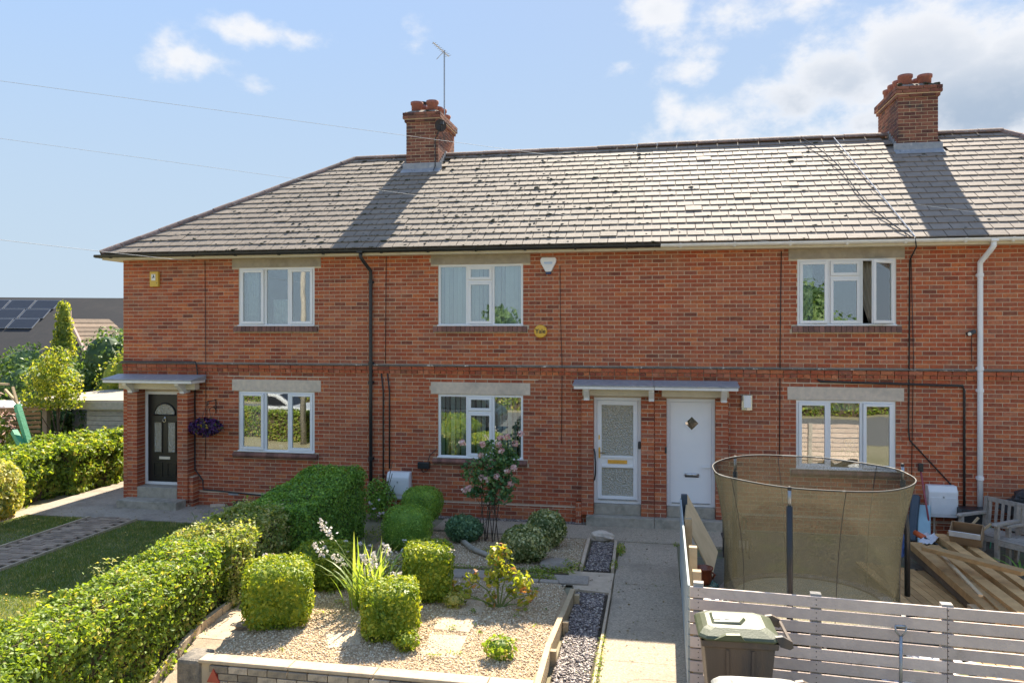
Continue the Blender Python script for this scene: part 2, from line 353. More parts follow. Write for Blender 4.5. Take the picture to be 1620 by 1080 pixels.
def netmat():
    m = bpy.data.materials.new('safety_net'); m.use_nodes = True
    nt = m.node_tree; nt.nodes.clear(); L = nt.links.new
    out = N(nt, 'ShaderNodeOutputMaterial')
    df = N(nt, 'ShaderNodeBsdfDiffuse'); tl = N(nt, 'ShaderNodeBsdfTranslucent')
    tc = N(nt, 'ShaderNodeTexCoord'); nz = N(nt, 'ShaderNodeTexNoise', inp={2: 3.0, 3: 5.0}); L(tc.outputs['Object'], nz.inputs[0])
    fn = N(nt, 'ShaderNodeTexNoise', inp={2: 85.0, 3: 2.0}); L(tc.outputs['Object'], fn.inputs[0])
    cr = N(nt, 'ShaderNodeMix', data_type='RGBA'); L(nz.outputs[0], cr.inputs[0]); cr.inputs[6].default_value = (.062, .058, .038, 1); cr.inputs[7].default_value = (.115, .106, .072, 1)
    L(cr.outputs[2], df.inputs[0]); L(cr.outputs[2], tl.inputs[0])
    a = N(nt, 'ShaderNodeMixShader', inp={0: .62}); L(df.outputs[0], a.inputs[1]); L(tl.outputs[0], a.inputs[2])
    tp = N(nt, 'ShaderNodeBsdfTransparent')
    # the net covers more where it is seen at a slant: openness falls with the facing angle of the cloth
    lw = N(nt, 'ShaderNodeLayerWeight', inp={0: .35})
    mr = N(nt, 'ShaderNodeMapRange', inp={1: .35, 2: .65, 3: .20, 4: .62}); L(fn.outputs[0], mr.inputs[0])
    ad = N(nt, 'ShaderNodeMath', operation='MULTIPLY_ADD', use_clamp=True, inp={1: .45}); L(lw.outputs['Facing'], ad.inputs[0]); L(mr.outputs[0], ad.inputs[2])
    ms = N(nt, 'ShaderNodeMixShader'); L(ad.outputs[0], ms.inputs[0]); L(tp.outputs[0], ms.inputs[1]); L(a.outputs[0], ms.inputs[2])
    L(ms.outputs[0], out.inputs[0])
    MATS['safety_net'] = m
    return m
m_net = netmat()

lf_box = leafmat('box_leaves', [(0, (0.109, 0.183, 0.018)), (.5, (0.231, 0.305, 0.029)), (1, (0.461, 0.464, 0.055))], 0.3)
lf_boxdk = leafmat('box_leaves_dark', [(0, (0.115, 0.218, 0.041)), (.5, (0.211, 0.365, 0.060)), (1, (0.383, 0.511, 0.089))], .3)
lf_privet = leafmat('hedge_leaves', [(0, (0.105, 0.160, 0.033)), (.45, (0.189, 0.280, 0.045)), (.85, (0.315, 0.400, 0.065)), (1, (0.504, 0.440, 0.129))], .42)
lf_cream = leafmat('pale_hedge_leaves', [(0, (.13, .20, .05)), (.5, (.27, .33, .09)), (1, (.58, .52, .26))], 0.4)
lf_dark = leafmat('dark_hedge_leaves', [(0, (0.084, 0.175, 0.035)), (.6, (0.192, 0.347, 0.060)), (1, (0.344, 0.511, 0.089))], .3)
lf_gold = leafmat('golden_leaves', [(0, (.16, .22, .05)), (.4, (.34, .36, .09)), (1, (.60, .55, .24))], .40)
lf_tree = leafmat('tree_leaves', [(0, (0.051, 0.101, 0.036)), (.6, (0.101, 0.173, 0.057)), (1, (0.182, 0.263, 0.092))], .3)
lf_treelt = leafmat('light_tree_leaves', [(0, (0.112, 0.168, 0.035)), (.6, (0.224, 0.280, 0.056)), (1, (0.420, 0.392, 0.084))], .45)
lf_varieg = leafmat('variegated_leaves', [(0, (0.084, 0.140, 0.042)), (.45, (0.196, 0.238, 0.084)), (1, (0.644, 0.616, 0.336))], .3)
lf_rose = leafmat('rose_leaves', [(0, (0.050, 0.125, 0.050)), (.6, (0.100, 0.212, 0.078)), (1, (0.224, 0.300, 0.090))], .25)
lf_lav = leafmat('grey_green_leaves', [(0, (0.067, 0.134, 0.070)), (.6, (0.134, 0.246, 0.120)), (1, (0.246, 0.358, 0.182))], .25)
lf_hyd = leafmat('yellowing_leaves', [(0, (0.154, 0.220, 0.033)), (.7, (0.374, 0.396, 0.066)), (.9, (0.506, 0.440, 0.110)), (1, (0.528, 0.242, 0.132))], .45)
lf_blade = leafmat('blade_leaves', [(0, (0.182, 0.280, 0.070)), (.6, (0.280, 0.378, 0.112)), (1, (0.420, 0.476, 0.168))], .45)
lf_grass = leafmat('grass_blades', [(0, (0.091, 0.150, 0.029)), (.5, (0.156, 0.215, 0.046)), (.85, (0.260, 0.260, 0.091)), (1, (0.442, 0.377, 0.182))], 0.3)
pt_white = leafmat('white_petals', [(0, (.70, .62, .56)), (1, (.85, .82, .78))], .35, glow=(1.05, 1.0, .95))
pt_pink = leafmat('pink_petals', [(0, (.70, .38, .36)), (.5, (.80, .54, .48)), (1, (.85, .70, .60))], .3, glow=(1.05, 1.0, .95))
pt_purple = leafmat('purple_petals', [(0, (.03, .012, .06)), (.5, (.10, .02, .14)), (.8, (.05, .05, .06)), (.93, (.07, .10, .03)), (1, (.5, .32, .03))], .2, glow=(1.05, 1.0, .95))

# ------------------------------------------------------------------ building helpers
RN = random.Random(7)
RG = np.random.default_rng(7)
WLOC = {}

def link(name, data, parent=None, local=False):
    o = bpy.data.objects.new(name, data)
    COL.objects.link(o)
    if parent is not None:
        o.parent = parent
        off = WLOC.get(parent.name, (0, 0, 0))
        if not local:
            o.location = (-off[0], -off[1], -off[2])
            WLOC[o.name] = (0, 0, 0)
        else:
            WLOC[o.name] = off
    return o

def tag(o, label=None, cat=None, group=None, kind=None):
    if label: o['label'] = label
    if cat: o['category'] = cat
    if group: o['group'] = group
    if kind: o['kind'] = kind
    return o

def thing(name, label, cat, loc=(0, 0, 0), rz=0, group=None, pivot=True):
    """Empty at the base of a thing. Parts with baked world coordinates pass through WLOC; rotated things use local=True parts."""
    o = bpy.data.objects.new(name, None)
    o.empty_display_size = .2
    COL.objects.link(o)
    o.location = loc
    o.rotation_euler = (0, 0, rz)
    WLOC[o.name] = tuple(loc)
    return tag(o, label, cat, group)

class MB:
    def __init__(s): s.v = []; s.f = []; s.m = []
    def add(s, vs, fs, mi=0):
        k = len(s.v); s.v += [tuple(v) for v in vs]; s.f += [tuple(k + i for i in f) for f in fs]; s.m += [mi] * len(fs); return s
    def box(s, x0, x1, y0, y1, z0, z1, mi=0):
        return s.add([(x0, y0, z0), (x1, y0, z0), (x1, y1, z0), (x0, y1, z0), (x0, y0, z1), (x1, y0, z1), (x1, y1, z1), (x0, y1, z1)],
                     [(0, 3, 2, 1), (4, 5, 6, 7), (0, 1, 5, 4), (1, 2, 6, 5), (2, 3, 7, 6), (3, 0, 4, 7)], mi)
    def obox(s, c, sz, R=None, mi=0):
        R = R or Matrix.Identity(3); c = Vector(c)
        vs = [c + R @ Vector((sx * sz[0] / 2, sy * sz[1] / 2, sz_ * sz[2] / 2)) for sz_ in (-1, 1) for sx, sy in ((-1, -1), (1, -1), (1, 1), (-1, 1))]
        return s.add(vs, [(0, 3, 2, 1), (4, 5, 6, 7), (0, 1, 5, 4), (1, 2, 6, 5), (2, 3, 7, 6), (3, 0, 4, 7)], mi)
    def beam(s, a, b, w, h, mi=0, up=(0, 0, 1)):
        a = Vector(a); b = Vector(b); d = (b - a); L = d.length; x = d.normalized(); y = Vector(up).cross(x)
        if y.length < 1e-4: y = Vector((0, 1, 0)).cross(x)
        y.normalize(); z = x.cross(y)
        R = Matrix((x, y, z)).transposed()
        return s.obox((a + b) / 2, (L, w, h), R, mi)
    def prism(s, pts, ax, t0, t1, mi=0):
        """polygon pts (2-D) extruded along axis ax ('x','y','z') from t0 to t1"""
        n = len(pts)
        def P(p, t): return {'x': (t, p[0], p[1]), 'y': (p[0], t, p[1]), 'z': (p[0], p[1], t)}[ax]
        vs = [P(p, t0) for p in pts] + [P(p, t1) for p in pts]
        return s.add(vs, [tuple(range(n))[::-1], tuple(range(n, 2 * n))] + [(i, (i + 1) % n, n + (i + 1) % n, n + i) for i in range(n)], mi)
    def tube(s, pts, r, n=8, mi=0, closed=False):
        pts = [Vector(p) for p in pts]; k = len(pts); rs = r if isinstance(r, (list, tuple)) else [r] * k
        rings = []; prev = None
        for i, p in enumerate(pts):
            a = pts[(i - 1) % k] if (i > 0 or closed) else p; b = pts[(i + 1) % k] if (i < k - 1 or closed) else p
            d = (b - a).normalized()
            if prev is None:
                u = d.orthogonal().normalized()
            else:
                u = prev - d * prev.dot(d); u = u.normalized() if u.length > 1e-5 else d.orthogonal().normalized()
            prev = u; w = d.cross(u)
            rings.append([p + (u * math.cos(2 * math.pi * j / n) + w * math.sin(2 * math.pi * j / n)) * rs[i] for j in range(n)])
        vs = [v for rg in rings for v in rg]; fs = []
        for i in range(k if closed else k - 1):
            i2 = (i + 1) % k
            for j in range(n):
                fs.append((i * n + j, i * n + (j + 1) % n, i2 * n + (j + 1) % n, i2 * n + j))
        if not closed: fs += [tuple(range(n))[::-1], tuple(range((k - 1) * n, k * n))]
        return s.add(vs, fs, mi)
    def lathe(s, prof, c=(0, 0, 0), n=20, mi=0, ax='z', sx=1, sy=1):
        k = len(prof); vs = []
        for r, h in prof:
            for j in range(n):
                a = 2 * math.pi * j / n; p = (r * math.cos(a) * sx, r * math.sin(a) * sy, h)
                if ax == 'y': p = (p[0], -h, p[1])
                if ax == 'x': p = (h, p[0], p[1])
                vs.append((c[0] + p[0], c[1] + p[1], c[2] + p[2]))
        fs = [(i * n + j, i * n + (j + 1) % n, (i + 1) * n + (j + 1) % n, (i + 1) * n + j) for i in range(k - 1) for j in range(n)]
        fs += [tuple(range(n))[::-1], tuple(range((k - 1) * n, k * n))]
        return s.add(vs, fs, mi)
    def blob(s, c, r, sx=1, sy=1, sz=1, n=7, m=5, j=.2, mi=0, rng=RN):
        vs = [(c[0], c[1], c[2] + r * sz)]
        for i in range(1, m):
            t = math.pi * i / m
            for k in range(n):
                a = 2 * math.pi * k / n; q = r * (1 + rng.uniform(-j, j))
                vs.append((c[0] + q * sx * math.sin(t) * math.cos(a), c[1] + q * sy * math.sin(t) * math.sin(a), c[2] + q * sz * math.cos(t)))
        vs.append((c[0], c[1], c[2] - r * sz)); e = len(vs) - 1
        fs = [(0, 1 + k, 1 + (k + 1) % n) for k in range(n)]
        for i in range(m - 2):
            for k in range(n):
                fs.append((1 + i * n + k, 1 + (i + 1) * n + k, 1 + (i + 1) * n + (k + 1) % n, 1 + i * n + (k + 1) % n))
        fs += [(e, 1 + (m - 2) * n + (k + 1) % n, 1 + (m - 2) * n + k) for k in range(n)]
        return s.add(vs, fs, mi)
    def mesh(s, name, mats, smooth=False):
        me = bpy.data.meshes.new(name)
        me.from_pydata(s.v, [], s.f); me.update()
        for m in (mats if isinstance(mats, (list, tuple)) else [mats]): me.materials.append(m)
        if any(s.m): me.polygons.foreach_set('material_index', s.m)
        if smooth: me.polygons.foreach_set('use_smooth', [True] * len(s.f))
        return me
    def build(s, name, mats, parent=None, smooth=False, kind=None, local=False, label=None, bevel=0):
        o = link(name, s.mesh(name, mats, smooth), parent, local)
        if bevel:
            b = o.modifiers.new('bevel', 'BEVEL'); b.width = bevel; b.segments = 2; b.limit_method = 'ANGLE'
        if kind: o['kind'] = kind
        if label: o['label'] = label
        return o

def npmesh(name, verts, faces_per, mat, parent=None, local=False, kind=None, smooth=False):
    """verts (n,k,3): n islands of k verts; faces_per: list of index tuples (tri or quad, all the same length)"""
    n, k, _ = verts.shape
    fp = np.array(faces_per); nf, fl = fp.shape
    idx = (fp[None] + (np.arange(n) * k)[:, None, None]).reshape(-1)
    me = bpy.data.meshes.new(name)
    me.vertices.add(n * k); me.vertices.foreach_set('co', verts.reshape(-1).astype(np.float32))
    me.loops.add(len(idx)); me.loops.foreach_set('vertex_index', idx.astype(np.int32))
    me.polygons.add(n * nf); me.polygons.foreach_set('loop_start', (np.arange(n * nf) * fl).astype(np.int32))
    me.polygons.foreach_set('loop_total', np.full(n * nf, fl, np.int32))
    if smooth: me.polygons.foreach_set('use_smooth', np.ones(n * nf, bool))
    me.update(calc_edges=True); me.materials.append(mat)
    o = link(name, me, parent, local)
    if kind: o['kind'] = kind
    return o

def leaves(pts, nrm, size, aspect=.55, jitter=.7, up=.25, svar=.4):
    """folded leaf quads (two triangles sharing the midrib) at pts, facing roughly nrm"""
    n = len(pts)
    d = nrm + RG.normal(0, jitter, (n, 3)) + np.array([0, 0, up]); d /= np.linalg.norm(d, axis=1)[:, None] + 1e-9
    t = RG.normal(0, 1, (n, 3)); t -= d * (t * d).sum(1)[:, None]; t /= np.linalg.norm(t, axis=1)[:, None] + 1e-9
    w = np.cross(d, t)
    s = (size * (1 + RG.uniform(-svar, svar, n)))[:, None]
    v = np.empty((n, 4, 3))
    v[:, 0] = pts - t * s * .5
    v[:, 1] = pts + w * s * aspect * .5 + d * s * .12
    v[:, 2] = pts + t * s * .5
    v[:, 3] = pts - w * s * aspect * .5 + d * s * .12
    return v
LEAFF = [(0, 1, 2), (0, 2, 3)]

def wob(p, f, seed=0):
    x, y, z = p[:, 0] * f, p[:, 1] * f, p[:, 2] * f
    return (np.sin(x * 1.3 + y * .7 + seed) + np.sin(y * 1.7 - z * 1.1 + seed * 2.1) + np.sin(z * 1.9 + x * .9 + seed * .7) + np.sin(x * 3.1 - y * 2.3 + z * 2.7 + seed)) / 4

def shell_points(n, c, r, ex=2.0, amp=.06, fr=6, seed=0, depth=.12, zmin=-1):
    """points on/inside a superellipsoid with a lumpy surface; returns points and outward normals"""
    d = RG.normal(0, 1, (int(n * 2), 3)); d /= np.linalg.norm(d, axis=1)[:, None]
    d = d[d[:, 2] > zmin][:n]
    k = (np.abs(d) ** ex).sum(1) ** (-1.0 / ex)
    p = d * k[:, None]
    nn = np.sign(p) * np.abs(p) ** (ex - 1); nn = nn / np.array(r); nn /= np.linalg.norm(nn, axis=1)[:, None] + 1e-9
    q = p * np.array(r)
    m = 1 + amp * wob(q, fr, seed) - depth * RG.random(len(q)) ** 2
    return q * m[:, None] + np.array(c), nn

def rotz(p, a, c):
    ca, sa = math.cos(a), math.sin(a); q = p - np.array(c)
    return np.stack([q[:, 0] * ca - q[:, 1] * sa, q[:, 0] * sa + q[:, 1] * ca, q[:, 2]], 1) + np.array(c)

def copy_tree(o, parent=None):
    c = o.copy(); COL.objects.link(c); c.parent = parent
    for ch in list(o.children): copy_tree(ch, c)
    return c

# camera-ray helpers used only to work out real positions on real planes
def P(px, py, Y):
    u = (px - 810) / 1216.; v = (519 - py) / 1216.; c, s = math.cos(math.radians(10.5)), math.sin(math.radians(10.5))
    r = (u * c - s, u * s + c, v); t = Y / r[1]
    return Vector((r[0] * t, Y, CAMZ + r[2] * t))
def Gd(px, py, z=0.0):
    u = (px - 810) / 1216.; v = (519 - py) / 1216.; c, s = math.cos(math.radians(10.5)), math.sin(math.radians(10.5))
    t = (z - CAMZ) / v
    return Vector(((u * c - s) * t, (u * s + c) * t, z))

# ------------------------------------------------------------------ the ground
D = 14.66
def sst(a, b, x):
    t = min(1, max(0, (x - a) / (b - a))); return t * t * (3 - 2 * t)
def gh(x, y):
    z = -.03
    left = 1 - sst(-1.5, -1.15, x)
    z -= left * .40 * (1 - sst(7.1, 8.9, y)) + (1 - left) * .40 * (1 - sst(4.6, 6.0, y))
    z -= .62 * sst(13.2, 18, -x) * sst(9, 16, y)
    return z
def axis(lo, hi, dense, step, far):
    a = list(np.arange(dense[0], dense[1] + 1e-6, step))
    return [-far, -far / 2, -far / 4, lo] + [v for v in a] + [hi, far / 4, far / 2, far]
gx = axis(-40, 30, (-22, 12), .35, 420); gy = axis(-30, 60, (0, 26), .35, 420)
mb = MB(); nx = len(gx)
for y in gy:
    for x in gx: mb.v.append((x, y, gh(x, y)))
for j in range(len(gy) - 1):
    for i in range(nx - 1):
        mb.f.append((j * nx + i, j * nx + i + 1, (j + 1) * nx + i + 1, (j + 1) * nx + i)); mb.m.append(0)
mb.build('ground', m_ground, kind='structure', smooth=True)

def slab(name, pts, z, mat, t=.05, follow=False, kind='structure', parent=None):
    """flat or ground-following slab from a 2-D outline"""
    m = MB(); n = len(pts)
    zz = [(gh(*p) + .03 + z) if follow else z for p in pts]
    vs = [(p[0], p[1], zz[i]) for i, p in enumerate(pts)] + [(p[0], p[1], zz[i] - t) for i, p in enumerate(pts)]
    m.add(vs, [tuple(range(n)), tuple(range(n, 2 * n))[::-1]] + [(i, n + i, n + (i + 1) % n, (i + 1) % n) for i in range(n)])
    return m.build(name, mat, parent, kind=kind)
# street behind the camera (seen in the window panes)
slab('road', [(-60, -7.5), (60, -7.5), (60, 1.2), (-60, 1.2)], -.41, m_tarmac)
# concrete apron in front of the left house and round its corner
slab('pavement', [(-12.6, 13.25), (-6.35, 13.25), (-6.35, 14.6), (-11.15, 14.6), (-11.15, 19), (-12.6, 19)], .012, m_slabcold)
slab('pavement', [(-13.1, 8.6), (-12.25, 8.6), (-12.25, 13.24), (-13.1, 13.24)], .010, m_slab)
# garden path up to the shared doorstep
pth = tag(bpy.data.objects.new('garden_path', None), kind='structure'); COL.objects.link(pth); WLOC[pth.name] = (0, 0, 0)
for (a, b) in ((6.2, 8.6), (8.606, 11.2), (11.206, 13.38)):
    slab('concrete_bay', [(-.58, a), (.36, a), (.37, b), (-.57, b)], .012, m_path, parent=pth, kind=None)
slab('concrete_bay', [(-4.0, 13.62), (1.6, 13.386), (1.6, 14.44), (-4.0, 14.44)], .012, m_path, parent=pth, kind=None)
slab('concrete_bay', [(-1.12, 10.86), (-.60, 10.78), (-.60, 11.66), (-1.3, 11.66)], .014, m_slab, parent=pth, kind=None)
ck = MB(); rk = random.Random(5)
for (x, y, dx, dy) in ((-.5, 12.1, .12, -.02), (-.1, 9.9, .13, .03), (.3, 10.9, -.10, .05), (-.4, 8.0, .12, .04)):
    for q in range(7):
        x2, y2 = x + dx + rk.uniform(-.03, .03), y + dy + rk.uniform(-.06, .06)
        if not -.56 < x2 < .34: break
        ck.add([(x, y - .002, .0165), (x2, y2 - .002, .0165), (x2, y2 + .002, .0165), (x, y + .002, .0165)], [(0, 1, 2, 3)]); x, y = x2, y2
ck.build('crack', m_soil, pth, kind='stuff')
# side path between hedge and raised bed, slabs following the slope
sp_ = tag(bpy.data.objects.new('side_path', None), kind='structure'); COL.objects.link(sp_); WLOC[sp_.name] = (0, 0, 0)
y = 6.3
while y < 10.5:
    e = y + .72; j = RN.uniform(-.02, .02)
    slab('paving_slab', [(-5.45 + j, y), (-4.86, y), (-4.86, e - .012), (-5.45 + j, e - .012)], .02, m_slab, follow=True, parent=sp_, kind=None)
    y = e
for k in range(9):   # low kerb edging at the hedge foot
    y0 = 6.3 + k * .46
    mb = MB(); mb.beam((-5.50, y0, gh(-5.5, y0) + .07), (-5.50, y0 + .445, gh(-5.5, y0 + .44) + .07), .06, .14)
    mb.build('kerb_stone', m_slab, sp_)
# brick path to the left door: pavers
bp_ = tag(bpy.data.objects.new('brick_path', None), kind='structure'); COL.objects.link(bp_); WLOC[bp_.name] = (0, 0, 0)
MB().box(-10.8, -9.83, 8.2, 13.24, -.06, .0).build('paver_bed', m_soil, bp_)
pm = MB().obox((0, 0, 0), (.215, .105, .05)).mesh('brick', m_paver); cnt = 0; rest = MB(); cand = []
yy = 8.25; row = 0
while yy < 13.2:
    xx = -10.78 + (.11 if row % 2 else 0)
    while xx + .2 < -9.84:
        cand.append((xx + .108, yy + .053, RN.uniform(-.005, .005), RN.uniform(-.03, .03))); xx += .226
    yy += .115; row += 1
for (x, y, z, r) in cand:
    if y > 10.2 and cnt < 120:
        o = bpy.data.objects.new('brick', pm); COL.objects.link(o); o.parent = bp_; o.location = (x, y, z + .0); o.rotation_euler = (0, 0, r); cnt += 1
    else:
        rest.obox((x, y, z), (.215, .105, .05), Matrix.Rotation(r, 3, 'Z'))
rest.build('brick', m_paver, bp_, kind='stuff')
for (xa, xb) in ((-10.84, -10.81), (-9.82, -9.79)):
    MB().box(xa, xb, 8.2, 13.24, -.06, .045).build('edging_board', m_slab, bp_)
# lawns
def lawn(x0, x1, y0, y1):
    slab('lawn', [(x0, y0), (x1, y0), (x1, y1), (x0, y1)], .0, m_lawn, follow=True)
lawn(-12.24, -10.85, 8.2, 13.23); lawn(-9.78, -6.0, 8.9, 13.23); lawn(-9.78, -6.4, 6.0, 8.89)
n = 110000
px_ = RG.uniform(-12.24, -6.2, n); py_ = RG.uniform(7.0, 13.2, n)
keep = (px_ < -10.86) | (px_ > -9.77); px_, py_ = px_[keep], py_[keep]; n = len(px_)
pz_ = np.array([gh(a, b) + .03 for a, b in zip(px_, py_)])
hh = .022 + .03 * RG.random(n) * (1 + .6 * np.sin(px_ * 3) * np.sin(py_ * 2.3)); a_ = RG.uniform(0, 6.28, n)
bv = np.empty((n, 3, 3)); b0 = np.stack([px_, py_, pz_], 1)
wv = np.stack([np.cos(a_), np.sin(a_), np.zeros(n)], 1) * .005
ln = np.stack([RG.normal(0, .014, n), RG.normal(0, .014, n), hh], 1)
bv[:, 0] = b0 - wv; bv[:, 1] = b0 + wv; bv[:, 2] = b0 + ln
npmesh('grass', bv, [(0, 1, 2)], lf_grass, kind='stuff')['label'] = 'short sun-dried grass blades on the front lawn'
# tiny yellow lawn flowers
n = 260; fx = np.concatenate([RG.uniform(-12.1, -10.9, 90), RG.uniform(-9.7, -6.4, 170)]); fy = RG.uniform(8.8, 13.1, n)
fp_ = np.stack([fx, fy, np.full(n, .055)], 1)
npmesh('lawn_flowers', leaves(fp_, np.tile([0, 0, 1.], (n, 1)), .024, .9, .2), LEAFF, m_yellow, kind='stuff')

# ------------------------------------------------------------------ raised gravel bed and slate beds
BEDZ = .09
slab('gravel_bed', [(-4.85, 7.72), (-1.2, 7.72), (-1.16, 10.35), (-1.3, 10.80), (-4.6, 10.80)], BEDZ, m_gravelbase, t=.3)
slab('gravel_bed', [(-4.7, 11.55), (-1.16, 11.62), (-1.14, 13.5), (-4.7, 13.5)], .005, m_gravelbase)
slab('gravel_bed', [(-5.3, 10.81), (-1.3, 10.81), (-1.16, 11.54), (-5.3, 11.54)], .0, m_soil)
slab('slate_bed', [(-1.08, 7.2), (-.66, 7.2), (-.64, 10.76), (-1.08, 10.84)], -.01, m_soil)
slab('slate_bed', [(-1.07, 11.72), (-.66, 11.72), (-.68, 13.35), (-1.07, 13.35)], .0, m_soil)
OCT = np.array([(1, 0, 0), (0, 1, 0), (-1, 0, 0), (0, -1, 0), (0, 0, 1), (0, 0, -1)], float)
OCF = [(0, 1, 4), (1, 2, 4), (2, 3, 4), (3, 0, 4), (1, 0, 5), (2, 1, 5), (3, 2, 5), (0, 3, 5)]
def stones(name, n, x0, x1, y0, y1, z, s, flat, mat, label):
    c = np.stack([RG.uniform(x0, x1, n), RG.uniform(y0, y1, n), z + RG.random(n) * s * .8], 1)
    sc = s * RG.uniform(.45, 1.15, (n, 1, 1)) * np.array([1, RG.uniform(.6, .9), flat]) * RG.uniform(.7, 1.3, (n, 1, 3))
    v = OCT[None] * sc
    v += RG.normal(0, s * .12, (n, 6, 3))
    a = RG.uniform(0, 6.28, n); ca, sa = np.cos(a)[:, None], np.sin(a)[:, None]
    x, y = v[..., 0] * ca - v[..., 1] * sa, v[..., 0] * sa + v[..., 1] * ca
    til = RG.normal(0, .35, (n, 1))
    v = np.stack([x, y, v[..., 2] + x * til], 2) + c[:, None]
    o = npmesh(name, v, OCF, mat, kind='stuff'); o['label'] = label
stones('gravel', 26000, -4.8, -1.22, 7.8, 10.75, BEDZ - .004, .017, .6, m_stone, 'buff gravel spread over the raised bed')
stones('gravel', 11000, -4.5, -1.17, 11.6, 13.45, .0, .017, .6, m_stone, 'buff gravel in the shaded bed by the house wall')
stones('slate_chippings', 6500, -1.06, -.68, 7.3, 10.74, -.008, .028, .3, m_chip, 'plum slate chippings beside the timber edging')
stones('slate_chippings', 2200, -1.05, -.68, 11.75, 13.3, .002, .026, .3, m_chip, 'plum slate chippings in the short bed by the doorstep')
stones('slate_chippings', 1500, -4.6, -1.3, 14.47, 14.64, -.005, .022, .4, m_chip, 'dark chippings along the foot of the brick wall')
# stepping slabs laid in the gravel
for i, (x, y, w, h, r, lab) in enumerate(((-2.42, 9.72, .50, .42, .05, 'buff stepping slab in the gravel beside the yellowing shrub'), (-2.38, 9.13, .46, .50, -.06, 'buff stepping slab in the middle of the gravel bed'),
                          (-2.36, 8.45, .44, .60, .04, 'buff stepping slab nearest the low brick wall'), (-3.55, 8.42, .38, .42, .5, 'small buff slab between the two front box cubes'),
                          (-3.45, 9.12, .40, .30, .3, 'buff slab at the foot of the white gladioli'))):
    mb = MB().obox((0, 0, 0), (w, h, .05)); o = mb.build('stepping_stone', m_slab, bevel=.008); o.location = (x, y, BEDZ - .016); o.rotation_euler = (RN.uniform(-.02, .02), RN.uniform(-.02, .02), r)
    tag(o, lab, 'paving slab', 'stepping slabs in the gravel bed')
o = MB().lathe([(.25, 0), (.27, .02), (.25, .045), (.0, .05)], (0, 0, 0), 18).build('stepping_stone', m_slabcold); o.location = (-1.5, 11.9, .01)
tag(o, 'round grey stone disc lying in the shaded gravel', 'paving slab')
def rock(c, r, mat, label, sx=1, sy=1, sz=.7):
    o = MB().blob((0, 0, 0), r, sx, sy, sz, 9, 7, .16, rng=random.Random(int(r * 1e4))).build('rock', mat, smooth=False); o.location = c
    return tag(o, label, 'rock')
rock((-3.42, 8.95, BEDZ + .05), .12, m_slab, 'pale angular rock at the foot of the gladioli', 1.2, .8, .6)
rock((-.9, 13.42, .09), .16, m_conc, 'pale lichened rock at the top of the short slate bed', 1.3, .7, .6)
rock((-5.0, 8.75, .02), .10, m_slabcold, 'brown stone beside the front left box cube', 1.3, .8, .6)
# back edge of bed: rough set stones with a strip of weeds
bk = tag(bpy.data.objects.new('bed_edging', None), 'row of rough grey stones along the back of the raised bed', 'edging'); COL.objects.link(bk); WLOC[bk.name] = (0, 0, 0)
x = -4.4
while x < -1.35:
    w = RN.uniform(.28, .5); MB().obox((x + w / 2, 10.86 + RN.uniform(-.02, .02), .06), (w - .02, .12, .10), Matrix.Rotation(RN.uniform(-.05, .05), 3, 'Z')).build('stone', m_slabcold, bk, bevel=.015); x += w
x = -4.3
cb = tag(bpy.data.objects.new('crossing_slabs', None), 'worn grey slabs crossing the garden behind the raised bed', 'paving'); COL.objects.link(cb); WLOC[cb.name] = (0, 0, 0)
while x < -1.4:
    w = RN.uniform(.5, .7); MB().obox((x + w / 2, 11.2, .02), (w - .03, .36, .04), Matrix.Rotation(RN.uniform(-.06, .06), 3, 'Z')).build('slab', m_slabcold, cb, bevel=.01); x += w
# black rubber edging hose
pts = [(-3.4, 13.0, .05), (-3.2, 12.75, .06), (-2.95, 12.35, .06), (-2.6, 12.05, .06), (-2.3, 12.15, .06), (-2.1, 12.3, .06)]
tag(MB().tube([P_ for P_ in pts], .045, 8).build('garden_edging', m_step, smooth=True), 'dark curved log-roll edging snaking through the shaded gravel', 'edging')
# timber edgings
te = thing('timber_edging', 'pale new timber sleeper edging the right side of the gravel bed', 'edging', (-1.12, 9, 0))
pA, pB, pC, pD = (-1.09, 10.42, 0), (-1.13, 9.45, 0), (-1.17, 8.6, 0), (-1.15, 7.45, 0)
for a, b in ((pA, pB), (pB, pC), (pC, pD)):
    MB().beam((a[0], a[1] - .003, .075), (b[0], b[1] + .003, .055), .065, .19).build('board', m_fencewood, te, bevel=.004)
for p in (pA, pB, pC):
    MB().box(p[0] + .034, p[0] + .10, p[1] - .16, p[1] - .09, -.1, .13).build('stake', m_fencewood, te)
te2 = thing('timber_edging', 'thin mossy gravel board between slate bed and concrete path', 'edging', (-.62, 9, 0))
MB().beam((-.615, 6.9, .01), (-.605, 10.72, .01), .03, .08).build('board', m_slab, te2)
te3 = thing('timber_edging', 'short mossy boards framing the upper slate bed', 'edging', (-.9, 12.5, 0))
MB().beam((-.625, 11.75, .02), (-.65, 13.3, .02), .045, .09).build('board', m_slab, te3)
MB().beam((-1.10, 11.75, .02), (-1.12, 13.4, .02), .05, .09).build('board', m_slab, te3)

